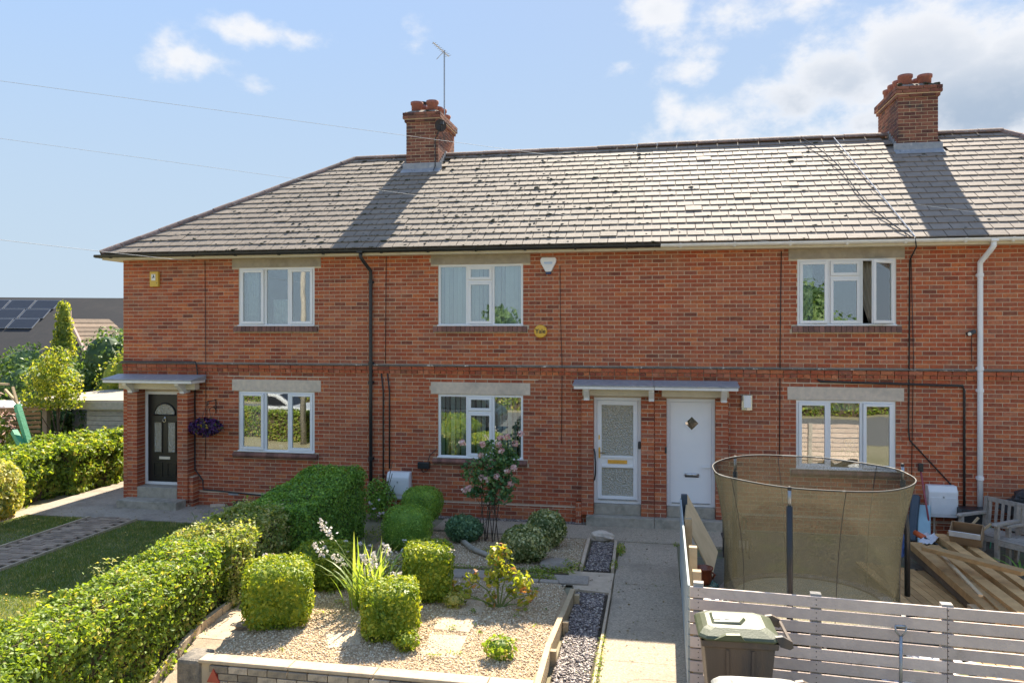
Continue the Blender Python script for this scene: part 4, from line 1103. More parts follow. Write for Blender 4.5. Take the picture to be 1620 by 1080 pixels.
for h, (x0, x1) in enumerate(HX):
    pcs = []
    for c in range(NC + 1):
        sc_ = min(c * SE + .14 - .02, SLEN - .10)      # slope position of slate centre
        x = -EX + (SW / 2 if c % 2 else 0) - SW
        while x < EX:
            xc = x + SW / 2
            if hid(xc) == h and abs(xc) < EX + .1: pcs.append((xc, sc_, c))
            x += SW
    cntp = 0; rest = MB(); idx = MB()
    pcs.sort(key=lambda q: (-(abs(q[0]) < 7.3), q[1]))
    for (xc, s, c) in pcs:
        y = EY + s * cP; z = EZ + s * sP
        lim = EX - (y - EY)       # hip line
        if abs(xc) - SW / 2 > lim - .02: continue
        ylow, yhi = y - .13 * cP, y + .13 * cP
        if any(a - SW * .4 < xc < b + SW * .4 and y > CHY0 - .03 for a, b in CH): continue
        tilt = PHI - .072 + RN.uniform(-.002, .002); lift = .017 + RN.uniform(-.002, .002)
        if RN.random() < .02: lift += .010
        shift = RN.uniform(-.004, .004) + (-.03 if RN.random() < .008 else 0)
        R = Matrix.Rotation(tilt, 3, 'X') @ Matrix.Rotation(RN.uniform(-.007, .007), 3, 'Z')
        pos = Vector((xc, y + shift * cP, z + lift + shift * sP))
        cutp = abs(xc) + SW / 2 > lim - .2
        mat = hmat(xc)
        if cutp:
            sg = 1 if xc > 0 else -1
            q = [(-SW / 2 + .003, -.15), (SW / 2 - .003, -.15), (SW / 2 - .003, .15), (-SW / 2 + .003, .15)]
            # clip sg*(xc+u) <= EX-(y+v*cP-EY) - .04
            def g(p_): return (EX - (y + p_[1] * cP - EY) - .04) - sg * (xc + p_[0])
            out_ = []
            for i in range(4):
                p0, p1 = q[i], q[(i + 1) % 4]; g0, g1 = g(p0), g(p1)
                if g0 >= 0: out_.append(p0)
                if g0 * g1 < 0:
                    t = g0 / (g0 - g1); out_.append((p0[0] + (p1[0] - p0[0]) * t, p0[1] + (p1[1] - p0[1]) * t))
            if len(out_) < 3: continue
            n = len(out_)
            vs = [R @ Vector((u, v, -.007)) + pos for u, v in out_] + [R @ Vector((u, v, .007)) + pos for u, v in out_]
            MBx = MB().add(vs, [tuple(range(n))[::-1], tuple(range(n, 2 * n))] + [(i, (i + 1) % n, n + (i + 1) % n, n + i) for i in range(n)])
            if cntp < 300 and abs(xc) < 11.4 and not (h == 3 and xc > 8.4): MBx.build('roof_slate', mat, ROOFS[h]); cntp += 1
            else:
                rest.add(MBx.v, MBx.f, 0)
        elif cntp < 300 and not (h == 3 and xc > 8.4):
            o = bpy.data.objects.new('roof_slate', slate_mesh(mat)); COL.objects.link(o); o.parent = ROOFS[h]
            o.location = pos; o.rotation_euler = R.to_euler(); cntp += 1
        else:
            rest.obox(pos, (SW - .005, .30, .014), R)
    if rest.f: rest.build('roof_slate', m_slate if h == 0 else (m_slate if h == 1 else m_slate2), ROOFS[h], kind='stuff')
    # moss clumps at tile edges
    nm_ = {0: 560, 1: 720, 2: 130, 3: 50}[h]; mo = MB(); rm = random.Random(20 + h)
    k = 0
    while k < nm_:
        c = rm.randint(0, NC); s = c * SE - .02
        xx = rm.uniform(HX[h][0], HX[h][1])
        if h == 1 and xx > -1.8 and rm.random() < .65: continue
        if h == 0: xx = min(-5.6, -5.6 - abs(rm.gauss(0, 2.4)))
        y = EY + s * cP
        if abs(xx) > EX - (y - EY) - .1 or s > SLEN - .1: k += 1; continue
        if rm.random() < .5: xx = (round((xx + (SW / 2 if c % 2 else 0)) / SW)) * SW - (SW / 2 if c % 2 else 0) + rm.gauss(0, .02); 
        r = rm.uniform(.010, .023) * (1.6 if rm.random() < .08 else 1)
        up = rm.uniform(0, .12) if rm.random() < .25 else 0
        mo.blob((xx, y + up * cP, EZ + (s + up) * sP + .03), r, rm.uniform(1, 2.2), 1, .7, 6, 4, .3, rng=rm); k += 1
    mo.build('moss', m_moss, ROOFS[h], kind='stuff')
# ridge and hip tiles
def ridge_run(h, a, b, mat, seg=.45):
    a = Vector(a); b = Vector(b); L = (b - a).length; n = max(1, round(L / seg)); d = (b - a) / n; x = d.normalized()
    side = x.cross(Vector((0, 0, 1))).normalized(); up = side.cross(x)
    for i in range(n):
        p0 = a + d * i + x * .004; p1 = a + d * (i + 1) - x * .004; j = RN.uniform(-.006, .006)
        prof = [(math.sin(t) * .125, math.cos(t) * .10 - .03 + j) for t in [math.radians(q) for q in range(-84, 85, 24)]]
        prin = [(q[0] * .84, q[1] - .016) for q in prof][::-1]
        pp = prof + prin; k = len(pp)
        vs = [p0 + side * u + up * v for u, v in pp] + [p1 + side * u + up * v for u, v in pp]
        MB().add(vs, [tuple(range(k))[::-1], tuple(range(k, 2 * k))] + [(q, (q + 1) % k, k + (q + 1) % k, k + q) for q in range(k)]).build('ridge_tile', mat, ROOFS[h])
ridge_run(0, (-7.40, RY, RZ), (-5.86, RY, RZ), m_ridge); ridge_run(0, (-EX, EY, EZ), (-7.44, RY, RZ), m_ridge, .42); ridge_run(0, (-7.44, RY, RZ), (-EX, 2 * RY - EY, EZ), m_ridge, 1.4)
ridge_run(1, (-5.05, RY, RZ), (-.4, RY, RZ), m_ridge); ridge_run(2, (-.395, RY, RZ + .025), (5.10, RY, RZ + .025), m_ridge)
ridge_run(3, (5.92, RY, RZ + .01), (7.44, RY, RZ + .01), m_ridge); ridge_run(3, (7.44, RY, RZ), (EX, EY, EZ), m_ridge, .42); ridge_run(3, (7.44, RY, RZ), (EX, 2 * RY - EY, EZ), m_ridge, 1.4)

# fascia, soffit, gutters, downpipes
for h, (x0, x1) in enumerate(HX):
    fx0 = -EX + .02 if h == 0 else x0; fx1 = EX - .02 if h == 3 else x1
    m = MB(); m.box(fx0, fx1, EY + .012, EY + .032, 5.135, EZ - .045)
    if h == 0: m.box(fx0, fx0 + .02, EY + .033, 2 * RY - EY - .03, 5.135, EZ - .045)
    if h == 3: m.box(fx1 - .02, fx1, EY + .033, 2 * RY - EY - .03, 5.135, EZ - .045)
    m.build('fascia_board', m_cream, HD[h])
    m = MB(); m.box(fx0 + .021, fx1 - .001, EY + .033, D + .004, 5.137, 5.15)
    if h == 0: m.box(fx0 + .021, XL - .008, D + .005, 22.3, 5.137, 5.15)
    if h == 3: m.box(XR + .008, fx1 - .021, D + .005, 22.3, 5.137, 5.15)
    m.build('soffit', m_cream, HD[h])
def gutter(h, x0, x1, mat):
    r = .062; yc = EY - .055; zc = EZ - .035
    prof = [(yc + r * math.cos(t), zc + r * math.sin(t)) for t in [math.pi + math.pi * i / 8 for i in range(9)]] + [(yc + (r - .006) * math.cos(t), zc + (r - .006) * math.sin(t)) for t in [2 * math.pi - math.pi * i / 8 for i in range(9)]]
    g = MB().prism(prof, 'x', x0, x1).build('gutter', mat, HD[h])
    x = x0 + .35
    while x < x1:
        MB().prism([(yc - r - .008, zc + .004), (yc - r - .008, zc - .01), (yc - .03, zc - r - .012), (yc + .03, zc - r - .012), (EY + .011, zc - .02), (EY + .011, zc - .005)], 'x', x - .018, x + .018).build('gutter_bracket', mat, g); x += .95
gutter(0, -EX - .08, -5.602, m_blackp); gutter(1, -5.6, -.002, m_blackp); gutter(2, .0, .11, m_blackp); gutter(2, .115, 5.598, m_white2); gutter(3, 5.6, EX + .08, m_white2)
mb = MB(); r = .062
MB().box(-EX - .11, -EX - .0, EY - .11, 2 * RY - EY + .1, EZ - .095, EZ - .03).build('gutter', m_blackp, HD[0], bevel=.03)
def downpipe(h, x, mat, jog, r=.036, zb=.05):
    pts = [(x - jog, EY - .05, 5.19), (x - jog, EY - .05, 5.10), (x - jog * .7, EY + .02, 5.02), (x, D - .06, 4.84), (x, D - .06, 4.6), (x, D - .06, 2.5), (x, D - .055, zb)]
    d = MB().tube(pts, r, 12).build('downpipe', mat, HD[h], smooth=True)
    MB().box(x - jog - .06, x - jog + .06, EY - .115, EY - .0, 5.17, 5.21).build('hopper', mat, d, bevel=.01)
    for z in (4.62, 3.0, 2.62, 1.1):
        MB().lathe([(r + .001, -.03), (r + .012, -.03), (r + .012, .03), (r + .001, .03)], (x, D - .06, z), 12).build('pipe_collar', mat, d)
        MB().box(x - .055, x + .055, D - .02, D - .004, z - .02, z + .02).build('pipe_clip', mat, d)
downpipe(0, -5.60 + .02, m_blackp, .10); downpipe(2, 5.56, m_white, -.10, .046)

# ---- chimneys
def chimney(h, x0, x1, label_side):
    y0, y1 = CHY0, CHY1; zb = 7.2; ztop = 8.66
    c = MB().box(x0 + .008, x1 - .008, y0 + .008, y1 - .008, zb, 8.80).build('chimney', m_mortar, HD[h])
    b = MB(); k = 0; z = 7.30
    def ring(z, e, k, dark=False):
        n = 3; W = x1 - x0 + 2 * e; X0 = x0 - e
        offs = [0, 1 / 3.4, 2 / 3.4, 3 / 3.4, 1] if k % 2 else [0, .147, .147 + 1 / 3.4, .147 + 2 / 3.4, 1]
        for i in range(len(offs) - 1):
            a_, b_ = X0 + offs[i] * W + (JT / 2 if i else 0), X0 + offs[i + 1] * W - (JT / 2 if i < len(offs) - 2 else 0)
            b.box(a_, b_, y0 - e, y0 - e + .1, z + JT / 2, z + CP - JT / 2); b.box(a_, b_, y1 + e - .1, y1 + e, z + JT / 2, z + CP - JT / 2)
        y = y0 - e + .1; L = y1 + e - .1; nn = 6; st = (L - y) / nn
        for i in range(nn + (1 if k % 2 else 0)):
            q0 = y + (i - (.5 if k % 2 else 0)) * st; q1 = q0 + st; q0 = max(q0, y); q1 = min(q1, L)
            for xx in ((X0, X0 + .1), (X0 + W - .1, X0 + W)): b.box(xx[0], xx[1], q0 + JT / 2, q1 - JT / 2, z + JT / 2, z + CP - JT / 2)
    while z < 8.55: ring(z, 0, k); z += CP; k += 1
    for e in (.035, .07, .07): ring(z, e, k, True); z += CP; k += 1
    b.build('brick', m_brickdark, c, kind='stuff')
    zt = z
    MB().box(x0 - .04, x1 + .04, y0 - .04, y1 + .04, zt - .17, zt - .004).build('chimney_crown', m_mortar, c)
    fl = MB(); fl.add([(x0 - .04, y0 - .04, zt), (x1 + .04, y0 - .04, zt), (x1 + .04, y1 + .04, zt), (x0 - .04, y1 + .04, zt), (x0 + .12, y0 + .12, zt + .09), (x1 - .12, y0 + .12, zt + .09), (x1 - .12, y1 - .12, zt + .09), (x0 + .12, y1 - .12, zt + .09)],
                      [(3, 2, 1, 0), (4, 5, 6, 7), (0, 1, 5, 4), (1, 2, 6, 5), (2, 3, 7, 6), (3, 0, 4, 7)])
    fl.build('flaunching', m_render, c)
    mo = MB(); rm = random.Random(h)
    for i in range(26): mo.blob((rm.uniform(x0 - .03, x1 + .03), y0 + rm.uniform(-.04, .25), zt + rm.uniform(.0, .05)), rm.uniform(.02, .05), 1.4, 1, .6, 6, 4, .3, rng=rm)
    mo.build('moss', m_moss, c, kind='stuff')
    pm_ = MB().lathe([(.125, 0), (.130, .20), (.15, .21), (.152, .27), (.125, .275), (.115, .2), (.0, .19)], (0, 0, 0), 18).mesh('chimney_pot', m_terra, True)
    for i in range(4):
        for j, xx in enumerate((x0 + .20, x1 - .20)):
            o = bpy.data.objects.new('chimney_pot', pm_); COL.objects.link(o); o.parent = c
            o.location = (xx, y0 + .2 + i * .37, zt + .03 + RN.uniform(-.02, .02)); o.scale = (1, 1, RN.uniform(.85, 1.1))
    # lead flashing: apron at the front, stepped sides
    zf = rz(y0) + .02
    a = MB(); a.prism([(y0 - .012, zf + .15), (y0 - .004, zf + .15), (y0 - .004, zf), (y0 - .20, rz(y0 - .2) + .035), (y0 - .20, rz(y0 - .2) + .045), (y0 - .012, zf + .012)], 'x', x0 - .09, x1 + .09)
    a.build('flashing', m_lead, c)
    for sx, xx in ((-1, x0), (1, x1)):
        s = MB(); y = y0
        while y < RY - .05:
            s.box(min(xx, xx + sx * .012), max(xx, xx + sx * .012), y, y + .14, rz(y) - .05, rz(y) + .17); y += .125
        s.build('flashing', m_lead, c)
    return c
c1 = chimney(0, *CH[0], 'l'); c2 = chimney(2, *CH[1], 'r')
cw = MB().tube([(CH[0][0] + .22, 18.25, 8.98), (CH[0][0] + .22, 18.25, 9.22)], .10, 12).build('flue_cowl', m_silver, c1, smooth=True)
MB().lathe([(.14, 0), (.15, .03), (.0, .07)], (CH[0][0] + .22, 18.25, 9.22), 14).build('cowl_cap', m_blackp, cw)

# aerial and dish on the left chimney
ax_, ay_ = -5.10, 18.35
ar = thing('tv_aerial', 'thin yagi television aerial on a tall pole strapped to the left chimney', 'aerial', (ax_, ay_, 8.4))
MB().tube([(ax_, ay_, 8.3), (ax_, ay_, 10.55)], .018, 8).build('mast', m_silver, ar)
MB().box(ax_ - .04, ax_ + .02, ay_ - .03, ay_ + .03, 8.35, 8.42).build('clamp', m_iron, ar)
m = MB(); bo = Vector((ax_, ay_, 10.50)); dirn = Vector((-.12, -.98, 0)).normalized()
m.tube([bo - dirn * .3, bo + dirn * .7], .012, 6)
for i in range(9):
    q = bo + dirn * (-.25 + i * .11); e = Vector((.9, -.35, 0)).normalized() * (.09 - i * .004); m.tube([q - e, q + e], .006, 5)
m.tube([bo - Vector((.2, 0, .16)), bo + Vector((.0, 0, .04))], .008, 5)
m.build('yagi_head', m_silver, ar)
ds = thing('satellite_dish', 'small grey satellite dish on the front right corner of the left chimney', 'satellite dish', (-5.0, 17.6, 8.5))
m = MB(); prof = [(.005, .0), (.08, .012), (.14, .035), (.15, .04), (.14, .042), (.08, .018), (.0, .01)]
m.lathe(prof, (0, 0, 0), 20, ax='y'); o = m.build('dish', m_iron, ds, local=True, smooth=True); o.rotation_euler = (.2, 0, .75)
MB().tube([(0, .05, 0), (-.03, .1, 0), (-.06, .1, 0)], .015, 6).build('bracket', m_iron, ds, local=True)
m = MB(); m.tube([(0, 0, -.12), (.12, -.25, -.04)], .008, 6); m.obox((.13, -.27, -.02), (.07, .07, .07)); m.build('receiver_arm', m_blackp, ds, local=True)
tag(MB().tube([(-5.02, 17.62, 8.4), (-5.13, 17.64, 8.2), (-5.13, 17.64, 7.55), (-5.1, 17.4, 7.4)], .012, 6).build('dish_cable', m_blackp), 'black cable running down the left chimney corner to the roof', 'cable')

# ------------------------------------------------------------------ wires and cables
def wire(a, b, sag, r, mat, label, n=18, name='overhead_wire'):
    a, b = Vector(a), Vector(b)
    return tag(MB().tube([a.lerp(b, i / n) - Vector((0, 0, sag * 4 * (i / n) * (1 - i / n))) for i in range(n + 1)], r, 5).build(name, mat, smooth=True), label, 'wire')
m_wire = mk('wire_grey', (.55, .56, .58), (.48, .49, .51), 5, .6)
PT = Vector((-12.3, 3.8, 6.62))
pl_ = thing('telegraph_pole', 'wooden telegraph pole carrying the house wires, left of the gardens', 'telegraph pole', (-12.3, 3.8, -.5))
MB().tube([(-12.3, 3.8, -.6), (-12.3, 3.8, 6.9)], [.11, .08], 10).build('pole', m_greyshed, pl_, smooth=True)
wire(PT, P(1900, 384, 14.25), 0, .0022, m_wire, 'upper overhead wire crossing the sky above the whole roof')
wire(PT - Vector((0, 0, .41)), (2.26, 14.22, 5.19), .03, .0022, m_wire, 'lower overhead wire ending at the white gutter by the right windows')
wire(PT - Vector((0, 0, 1.3)), (-9.53, 14.60, 5.10), .04, .0045, m_wire, 'short service wire ending at the top of the left house')
for i, (p, q, s, lab) in enumerate((((3.3, 18.25, 7.95), (4.35, 14.25, 5.24), .02, 'left of two cables running down the roof from the ridge'), ((3.95, 18.25, 7.95), (4.42, 14.3, 5.26), .0, 'right of two cables running down the roof from the ridge'))):
    tag(MB().tube([Vector(p).lerp(Vector(q), t / 14) + Vector((.12 * math.sin(t * .45) * (1 - i), 0, .02)) for t in range(15)], .010, 6).build('roof_cable', m_blackp if i == 0 else m_wire), lab, 'cable')
def cable(pts, lab, r=.009, mat=None, y=None):
    return tag(MB().tube(pts, r, 6).build('cable', mat or m_blackp, smooth=True), lab, 'cable')
yw = D - .014
cable([(-9.25, yw, 5.12), (-9.23, yw, 2.3), (-9.24, yw, .95)], 'thin dark cable down the brickwork between the porch and left windows', .006, m_iron)
cable([(-11.15, yw - .08, 2.995), (-9.42, yw - .075, 3.0), (-9.40, yw - .07, 2.9), (-9.39, yw - .02, 2.62), (-9.46, yw - .02, 2.50), (-9.48, yw, 2.4), (-9.48, yw, .74), (-9.30, yw, .52), (-9.29, yw, .33), (-8.0, yw, .26), (-6.3, yw, .3)], 'black cable over the left porch and along the foot of the wall', .014)
cable([(-5.27, yw, 5.14), (-5.29, yw, 3.0)], 'thin cable just right of the black downpipe', .006, m_iron)
for dx, lab in ((-.02, 'left of two dark conduits above the meter box'), (.11, 'right of two dark conduits above the meter box')):
    cable([(-5.27 + dx - .08, yw - .01, 2.8), (-5.31 + dx, yw - .01, 2.45), (-5.31 + dx, yw - .01, .15 if dx < 0 else .9)], lab, .016, m_iron)
cable([(-1.78, yw, 4.9), (-1.77, yw, 3.9), (-1.74, yw, 3.0), (-1.75, yw, 1.5)], 'thin dark cable between the alarm boxes and the white doors', .006, m_iron)
cable([(2.27, yw, 5.1), (2.25, yw, 3.5), (2.24, yw, 1.4)], 'thin dark cable left of the right-hand windows', .008, m_iron)
cable([(4.40, 14.24, 5.26), (4.44, 14.3, 5.1), (4.44, yw, 4.9), (4.42, yw, 1.9), (4.44, yw, 1.72), (5.12, yw, .95)], 'thick black cable down to the right-hand meter box', .012)
cable([(4.46, yw, 5.0), (4.50, yw, 3.2), (4.47, yw, 1.1)], 'thin cable beside the thick black one by the right windows', .006, m_iron)
cable([(2.9, yw - .01, 2.77), (2.95, yw - .01, 2.74), (4.4, yw - .01, 2.71), (5.30, yw - .01, 2.69), (5.32, yw - .01, 2.6), (5.32, yw - .01, .3)], 'dark iron pipe over the lintel and down to the ground', .021, m_iron)

# ------------------------------------------------------------------ fittings on the walls
def meter(x0, x1, z0, z1, label, door):
    t = thing('meter_box', label, 'meter box', ((x0 + x1) / 2, D - .1, z0))
    MB().prism([(D - .01, z0), (D - .20, z0), (D - .20, z1 - .10), (D - .14, z1), (D - .01, z1)], 'x', x0, x1).build('box', m_meter, t, bevel=.012)
    MB().box(x0 + .03, x1 - .03, D - .209, D - .201, z0 + .10 if door else z0 + .05, z1 - .13 if door else z1 - .19).build('door', m_meter, t, bevel=.004)
    MB().box((x0 + x1) / 2 - .012, (x0 + x1) / 2 + .012, D - .216, D - .2095, z1 - .2, z1 - .17).build('lock', m_silver, t)
    if door: MB().box(x0 + .01, x1 - .01, D - .214, D - .2095, z0 + .085, z0 + .092).build('seam', m_conc, t)
    MB().tube([(x0 + .14, D - .04, z0), (x0 + .14, D - .04, .0)], .02, 8).build('pipe', m_conc, t)
meter(-5.20, -4.74, .34, .86, 'white meter box low on the middle house wall beside the box balls', True)
meter(4.69, 5.16, .42, .96, 'white meter box low on the right wall behind the timber', False)
t = thing('junction_box', 'small black box beside the middle house lower window', 'junction box', (-4.5, D - .05, .98))
MB().box(-4.60, -4.36, D - .09, D - .01, .93, 1.06).build('box', m_blackp, t, bevel=.012)
MB().tube([(-4.40, D - .05, 1.06), (-4.36, D - .03, 1.2), (-4.22, D - .03, 1.32)], .008, 6).build('lead', m_blackp, t)
MB().tube([(-4.55, D - .04, .93), (-4.5, D - .04, .86), (-4.42, D - .04, .88), (-4.40, D - .04, .93)], .008, 6).build('loop', m_blackp, t)
# alarm boxes
t = thing('alarm_box', 'tall yellow alarm box with a small black emblem, high on the left house', 'alarm box', (-10.4, D - .03, 4.73))
MB().box(-10.50, -10.30, D - .075, D - .005, 4.575, 4.895).build('case', m_yellow, t, bevel=.012)
MB().box(-10.455, -10.36, D - .079, D - .0755, 4.705, 4.84).build('sticker', m_white2, t)
m = MB(); yb_ = D - .0815
m.prism([(-10.44, 4.75), (-10.41, 4.80), (-10.425, 4.825), (-10.40, 4.825), (-10.385, 4.78), (-10.375, 4.76), (-10.40, 4.765)], 'y', yb_, yb_ + .002); m.build('emblem', m_blackp, t)
MB().lathe([(.008, 0), (.008, .003), (0, .003)], (-10.33, D - .076, 4.65), 8, ax='y').build('led', m_blackp, t)
t = thing('alarm_box', 'white shield-shaped alarm box with a blue foot, under the middle eaves', 'alarm box', (-2.0, D - .03, 4.9))
sh = [(-.155, .12), (-.13, .155), (.13, .155), (.155, .12), (.15, .06), (.055, -.12), (-.055, -.12), (-.15, .06)]
MB().prism([(-2.0 + a, 4.90 + b) for a, b in sh], 'y', D - .07, D - .005).build('case', m_white, t, bevel=.012)
MB().prism([(-2.0 + a, 4.90 + b) for a, b in ((-.055, -.122), (.055, -.122), (.048, -.165), (-.048, -.165))], 'y', D - .065, D - .005).build('strobe', m_blue, t, bevel=.006)
def text(body, size, loc, parent, mat, name='lettering', ext=.002):
    cu = bpy.data.curves.new(name, 'FONT'); cu.body = body; cu.size = size; cu.extrude = ext; cu.align_x = 'CENTER'; cu.align_y = 'CENTER'; cu.offset = size * .012; cu.materials.append(mat)
    o = link(name, cu, parent); off = WLOC.get(parent.name, (0, 0, 0)); o.location = (loc[0] - off[0], loc[1] - off[1], loc[2] - off[2]); o.rotation_euler = (math.pi / 2, 0, 0)
    me = bpy.data.meshes.new_from_object(o); o2 = bpy.data.objects.new(name, me); COL.objects.link(o2); o2.parent = parent
    o2.location = o.location.copy(); o2.rotation_euler = o.rotation_euler.copy(); bpy.data.objects.remove(o); o2.name = name
    return o2
m_ltblue = mk('pale_blue_print', (.35, .50, .72), (.30, .45, .68), 5, .5)
MB().box(-2.07, -1.93, D - .0735, D - .0705, 4.925, 4.932).build('printed_line', m_ltblue, t)
MB().box(-2.08, -1.92, D - .0735, D - .0705, 4.945, 4.965).build('printed_line', m_ltblue, t)
t = thing('alarm_box', 'round amber alarm disc reading Yale, below the white alarm box', 'alarm box', (-2.15, D - .03, 3.64))
MB().lathe([(.125, 0), (.125, .055), (.112, .07), (0, .073)], (-2.15, D - .004, 3.64), 28, ax='y').build('disc', m_amber, t, smooth=False)
text('Yale', .115, (-2.15, D - .079, 3.64), t, m_blackp)
# lamp right of the pair of doors
t = thing('wall_lamp', 'curved metal wall lamp with a white front, right of the plain white door', 'wall lamp', (1.66, D - .05, 2.34))
MB().lathe([(.115, 0), (.115, .27)], (1.66, D - .02, 2.205), 20, sy=.8).build('housing', m_chrome, t, smooth=False)
MB().box(1.60, 1.73, D - .118, D - .105, 2.25, 2.47).build('diffuser', m_white, t, bevel=.01)
t = thing('security_camera', 'small black security camera left of the white downpipe', 'camera', (5.40, D - .05, 3.62))
MB().obox((5.40, D - .10, 3.62), (.17, .07, .07), Matrix.Rotation(-.35, 3, 'Y') @ Matrix.Rotation(.4, 3, 'Z')).build('body', m_blackp, t, bevel=.015)
MB().lathe([(.03, 0), (.03, .02), (0, .02)], (5.35, D - .15, 3.60), 10, ax='y').build('lens', m_chrome, t)
MB().tube([(5.44, D - .02, 3.58), (5.44, D - .02, 3.12)], .006, 5).build('lead', m_blackp, t)
# door furniture on the walls
t = thing('grab_rail', 'curved black grab rail on the pier left of the glazed white door', 'grab rail', (-1.15, 14.5, 1.1))
MB().tube([(-1.12, 14.53, 1.42), (-1.10, 14.45, 1.38), (-1.085, 14.42, 1.2), (-1.085, 14.42, 1.0), (-1.10, 14.45, .88), (-1.12, 14.53, .84)], .015, 8).build('rail', m_blackp, t, smooth=True)
t = thing('doorbell', 'black video doorbell on the pier right of the glazed door', 'doorbell', (-.27, 14.53, 1.5))
MB().box(-.30, -.247, 14.56, 14.62, 1.44, 1.58).build('body', m_blackp, t, bevel=.015)
t = thing('doorbell', 'slim black doorbell left of the plain white door', 'doorbell', (.21, 14.53, 1.45))
MB().box(.19, .222, 14.535, 14.549, 1.38, 1.50).build('body', m_blackp, t, bevel=.006)
# hanging basket and its bracket
t = thing('basket_bracket', 'black wrought iron bracket above the hanging basket', 'bracket', (-9.0, D - .01, 2.1))
m = MB(); m.tube([(-9.0, D - .015, 2.22), (-9.0, D - .015, 1.93)], .010, 6); m.tube([(-9.0, D - .015, 2.20), (-9.0, D - .33, 2.20)], .010, 6)
m.tube([(-9.0, D - .015 - .13 * (1 - math.cos(q * .35)), 1.97 + .1 * math.sin(q * .35)) for q in range(9)], .008, 6)
m.tube([(-9.0, D - .30 - .03 * math.cos(q * .7), 2.17 + .03 * math.sin(q * .7)) for q in range(8)], .007, 6); m.build('ironwork', m_iron, t)
t = thing('hanging_basket', 'hanging basket overflowing with dark purple petunias', 'hanging basket', (-9.0, D - .32, 1.7))
m = MB(); m.lathe([(.02, -.18), (.10, -.15), (.16, -.05), (.17, 0), (.0, 0)], (-9.02, D - .32, 1.70), 16); m.build('basket', m_iron, t)
m = MB()
for a in range(3): m.tube([(-9.0, D - .33, 2.17), (-9.02 + .16 * math.cos(a * 2.09), D - .32 + .16 * math.sin(a * 2.09), 1.7)], .004, 4)
m.build('chain', m_iron, t)
p, nn = shell_points(900, (-9.05, D - .33, 1.68), (.34, .24, .19), amp=.2, fr=9, depth=.4); npmesh('flowers', leaves(p, nn, .06, .8), LEAFF, pt_purple, t)
# black planter trough at the foot of the left wall
t = thing('planter', 'black plastic trough with a white tag at the foot of the left wall', 'planter', (-8.1, 13.9, 0))
m = MB(); q = Gd(384, 808); bx, by = q.x, q.y
m.box(bx - .22, bx + .22, by, by + .2, .0, .17); m.build('trough', m_blackp, t, bevel=.01); MB().box(bx + .10, bx + .16, by - .006, by - .001, .04, .11).build('tag', m_white2, t)
for i, (px, py, s) in enumerate(((290, 802, .12), (340, 803, .16), (365, 806, .12))):
    q = Gd(px, py); tag(MB().obox((q.x, q.y + .1, .03), (s * 1.8, s * 1.3, .04), Matrix.Rotation(i * .6, 3, 'Z')).build('loose_stone', m_slab, bevel=.01), ['loose pale slab beside the left doorstep', 'loose buff slab against the left wall', 'small loose stone next to the black trough'][i], 'stone')
# air brick
tag(MB().box(-8.72, -8.50, D - .006, D + .02, .235, .285).build('air_vent', m_lead), 'small grey air vent low in the left house wall', 'vent')
# ------------------------------------------------------------------ planting
def core(c, r, ex, mat, parent, rot=0, n=14, name='stems'):
    """dense woody inside of a clipped plant"""
    m = MB(); vs = []; k = 20
    for i in range(n + 1):
        t = math.pi * i / n - math.pi / 2
        for j in range(k):
            a = 2 * math.pi * j / k; d = np.array([math.cos(t) * math.cos(a), math.cos(t) * math.sin(a), math.sin(t)])
            q = d * (np.abs(d) ** ex).sum() ** (-1 / ex) * np.array(r); ca, sa = math.cos(rot), math.sin(rot)
            vs.append((c[0] + q[0] * ca - q[1] * sa, c[1] + q[0] * sa + q[1] * ca, c[2] + q[2]))
    m.add(vs, [(i * k + j, i * k + (j + 1) % k, (i + 1) * k + (j + 1) % k, (i + 1) * k + j) for i in range(n) for j in range(k)])
    return m.build(name, mat, parent)

def boxbush(x, y, w, d, h, rot, label, mat=lf_box, ex=6, n=9000, base=BEDZ, trunk=0, group='clipped box bushes', cat='bush', name='box_bush', size=.026, seed=1):
    t = thing(name, label, cat, (x, y, base), group=group)
    c = (x, y, base + trunk + h / 2)
    core(c, (w / 2 - .05, d / 2 - .05, h / 2 - .04), ex, mat, t, rot)
    p, nn = shell_points(n, c, (w / 2, d / 2, h / 2), ex, .045, 9, seed, .15)
    p = p + nn * (.016 * wob(p, 31, seed) + .012 * wob(p, 67, seed + 1))[:, None]
    p, nn = rotz(p, rot, c), rotz(nn, rot, (0, 0, 0))
    sp = RG.random(len(p)) < .04; p[sp] += nn[sp] * .025
    npmesh('foliage', leaves(p, nn, size, .6, .75, svar=.6), LEAFF, mat, t)
    if trunk: MB().tube([(x, y, base), (x + .02, y, base + trunk + .1)], [.06, .05], 8).build('trunk', m_bark, t)
    return t
boxbush(-4.56, 8.80, .80, .76, .74, math.radians(24), 'clipped yellow-green box cube at the front left of the gravel bed', n=7500, seed=1, size=.040)
boxbush(-4.55, 10.12, .80, .66, .60, math.radians(10), 'rounded box cube behind the front left one, beside the gladioli', n=5200, seed=2, ex=4.5, size=.039)
boxbush(-3.07, 8.66, .66, .64, .62, math.radians(20), 'smaller clipped box cube at the front right of the gladioli', n=5600, seed=3, size=.039)
boxbush(-2.98, 9.92, .64, .58, .74, math.radians(12), 'tallest clipped box cube at the back of the gravel bed', n=6000, seed=4, size=.039)
boxbush(-4.08, 12.38, .80, .74, .72, 0, 'shaded domed box bush in front of the meter box', mat=lf_boxdk, ex=3, n=9000, base=0, seed=5)
boxbush(-4.12, 13.35, .72, .62, .60, 0, 'shaded box ball on a short trunk against the house wall', mat=lf_boxdk, ex=2.8, n=8000, base=0, trunk=.24, seed=6)
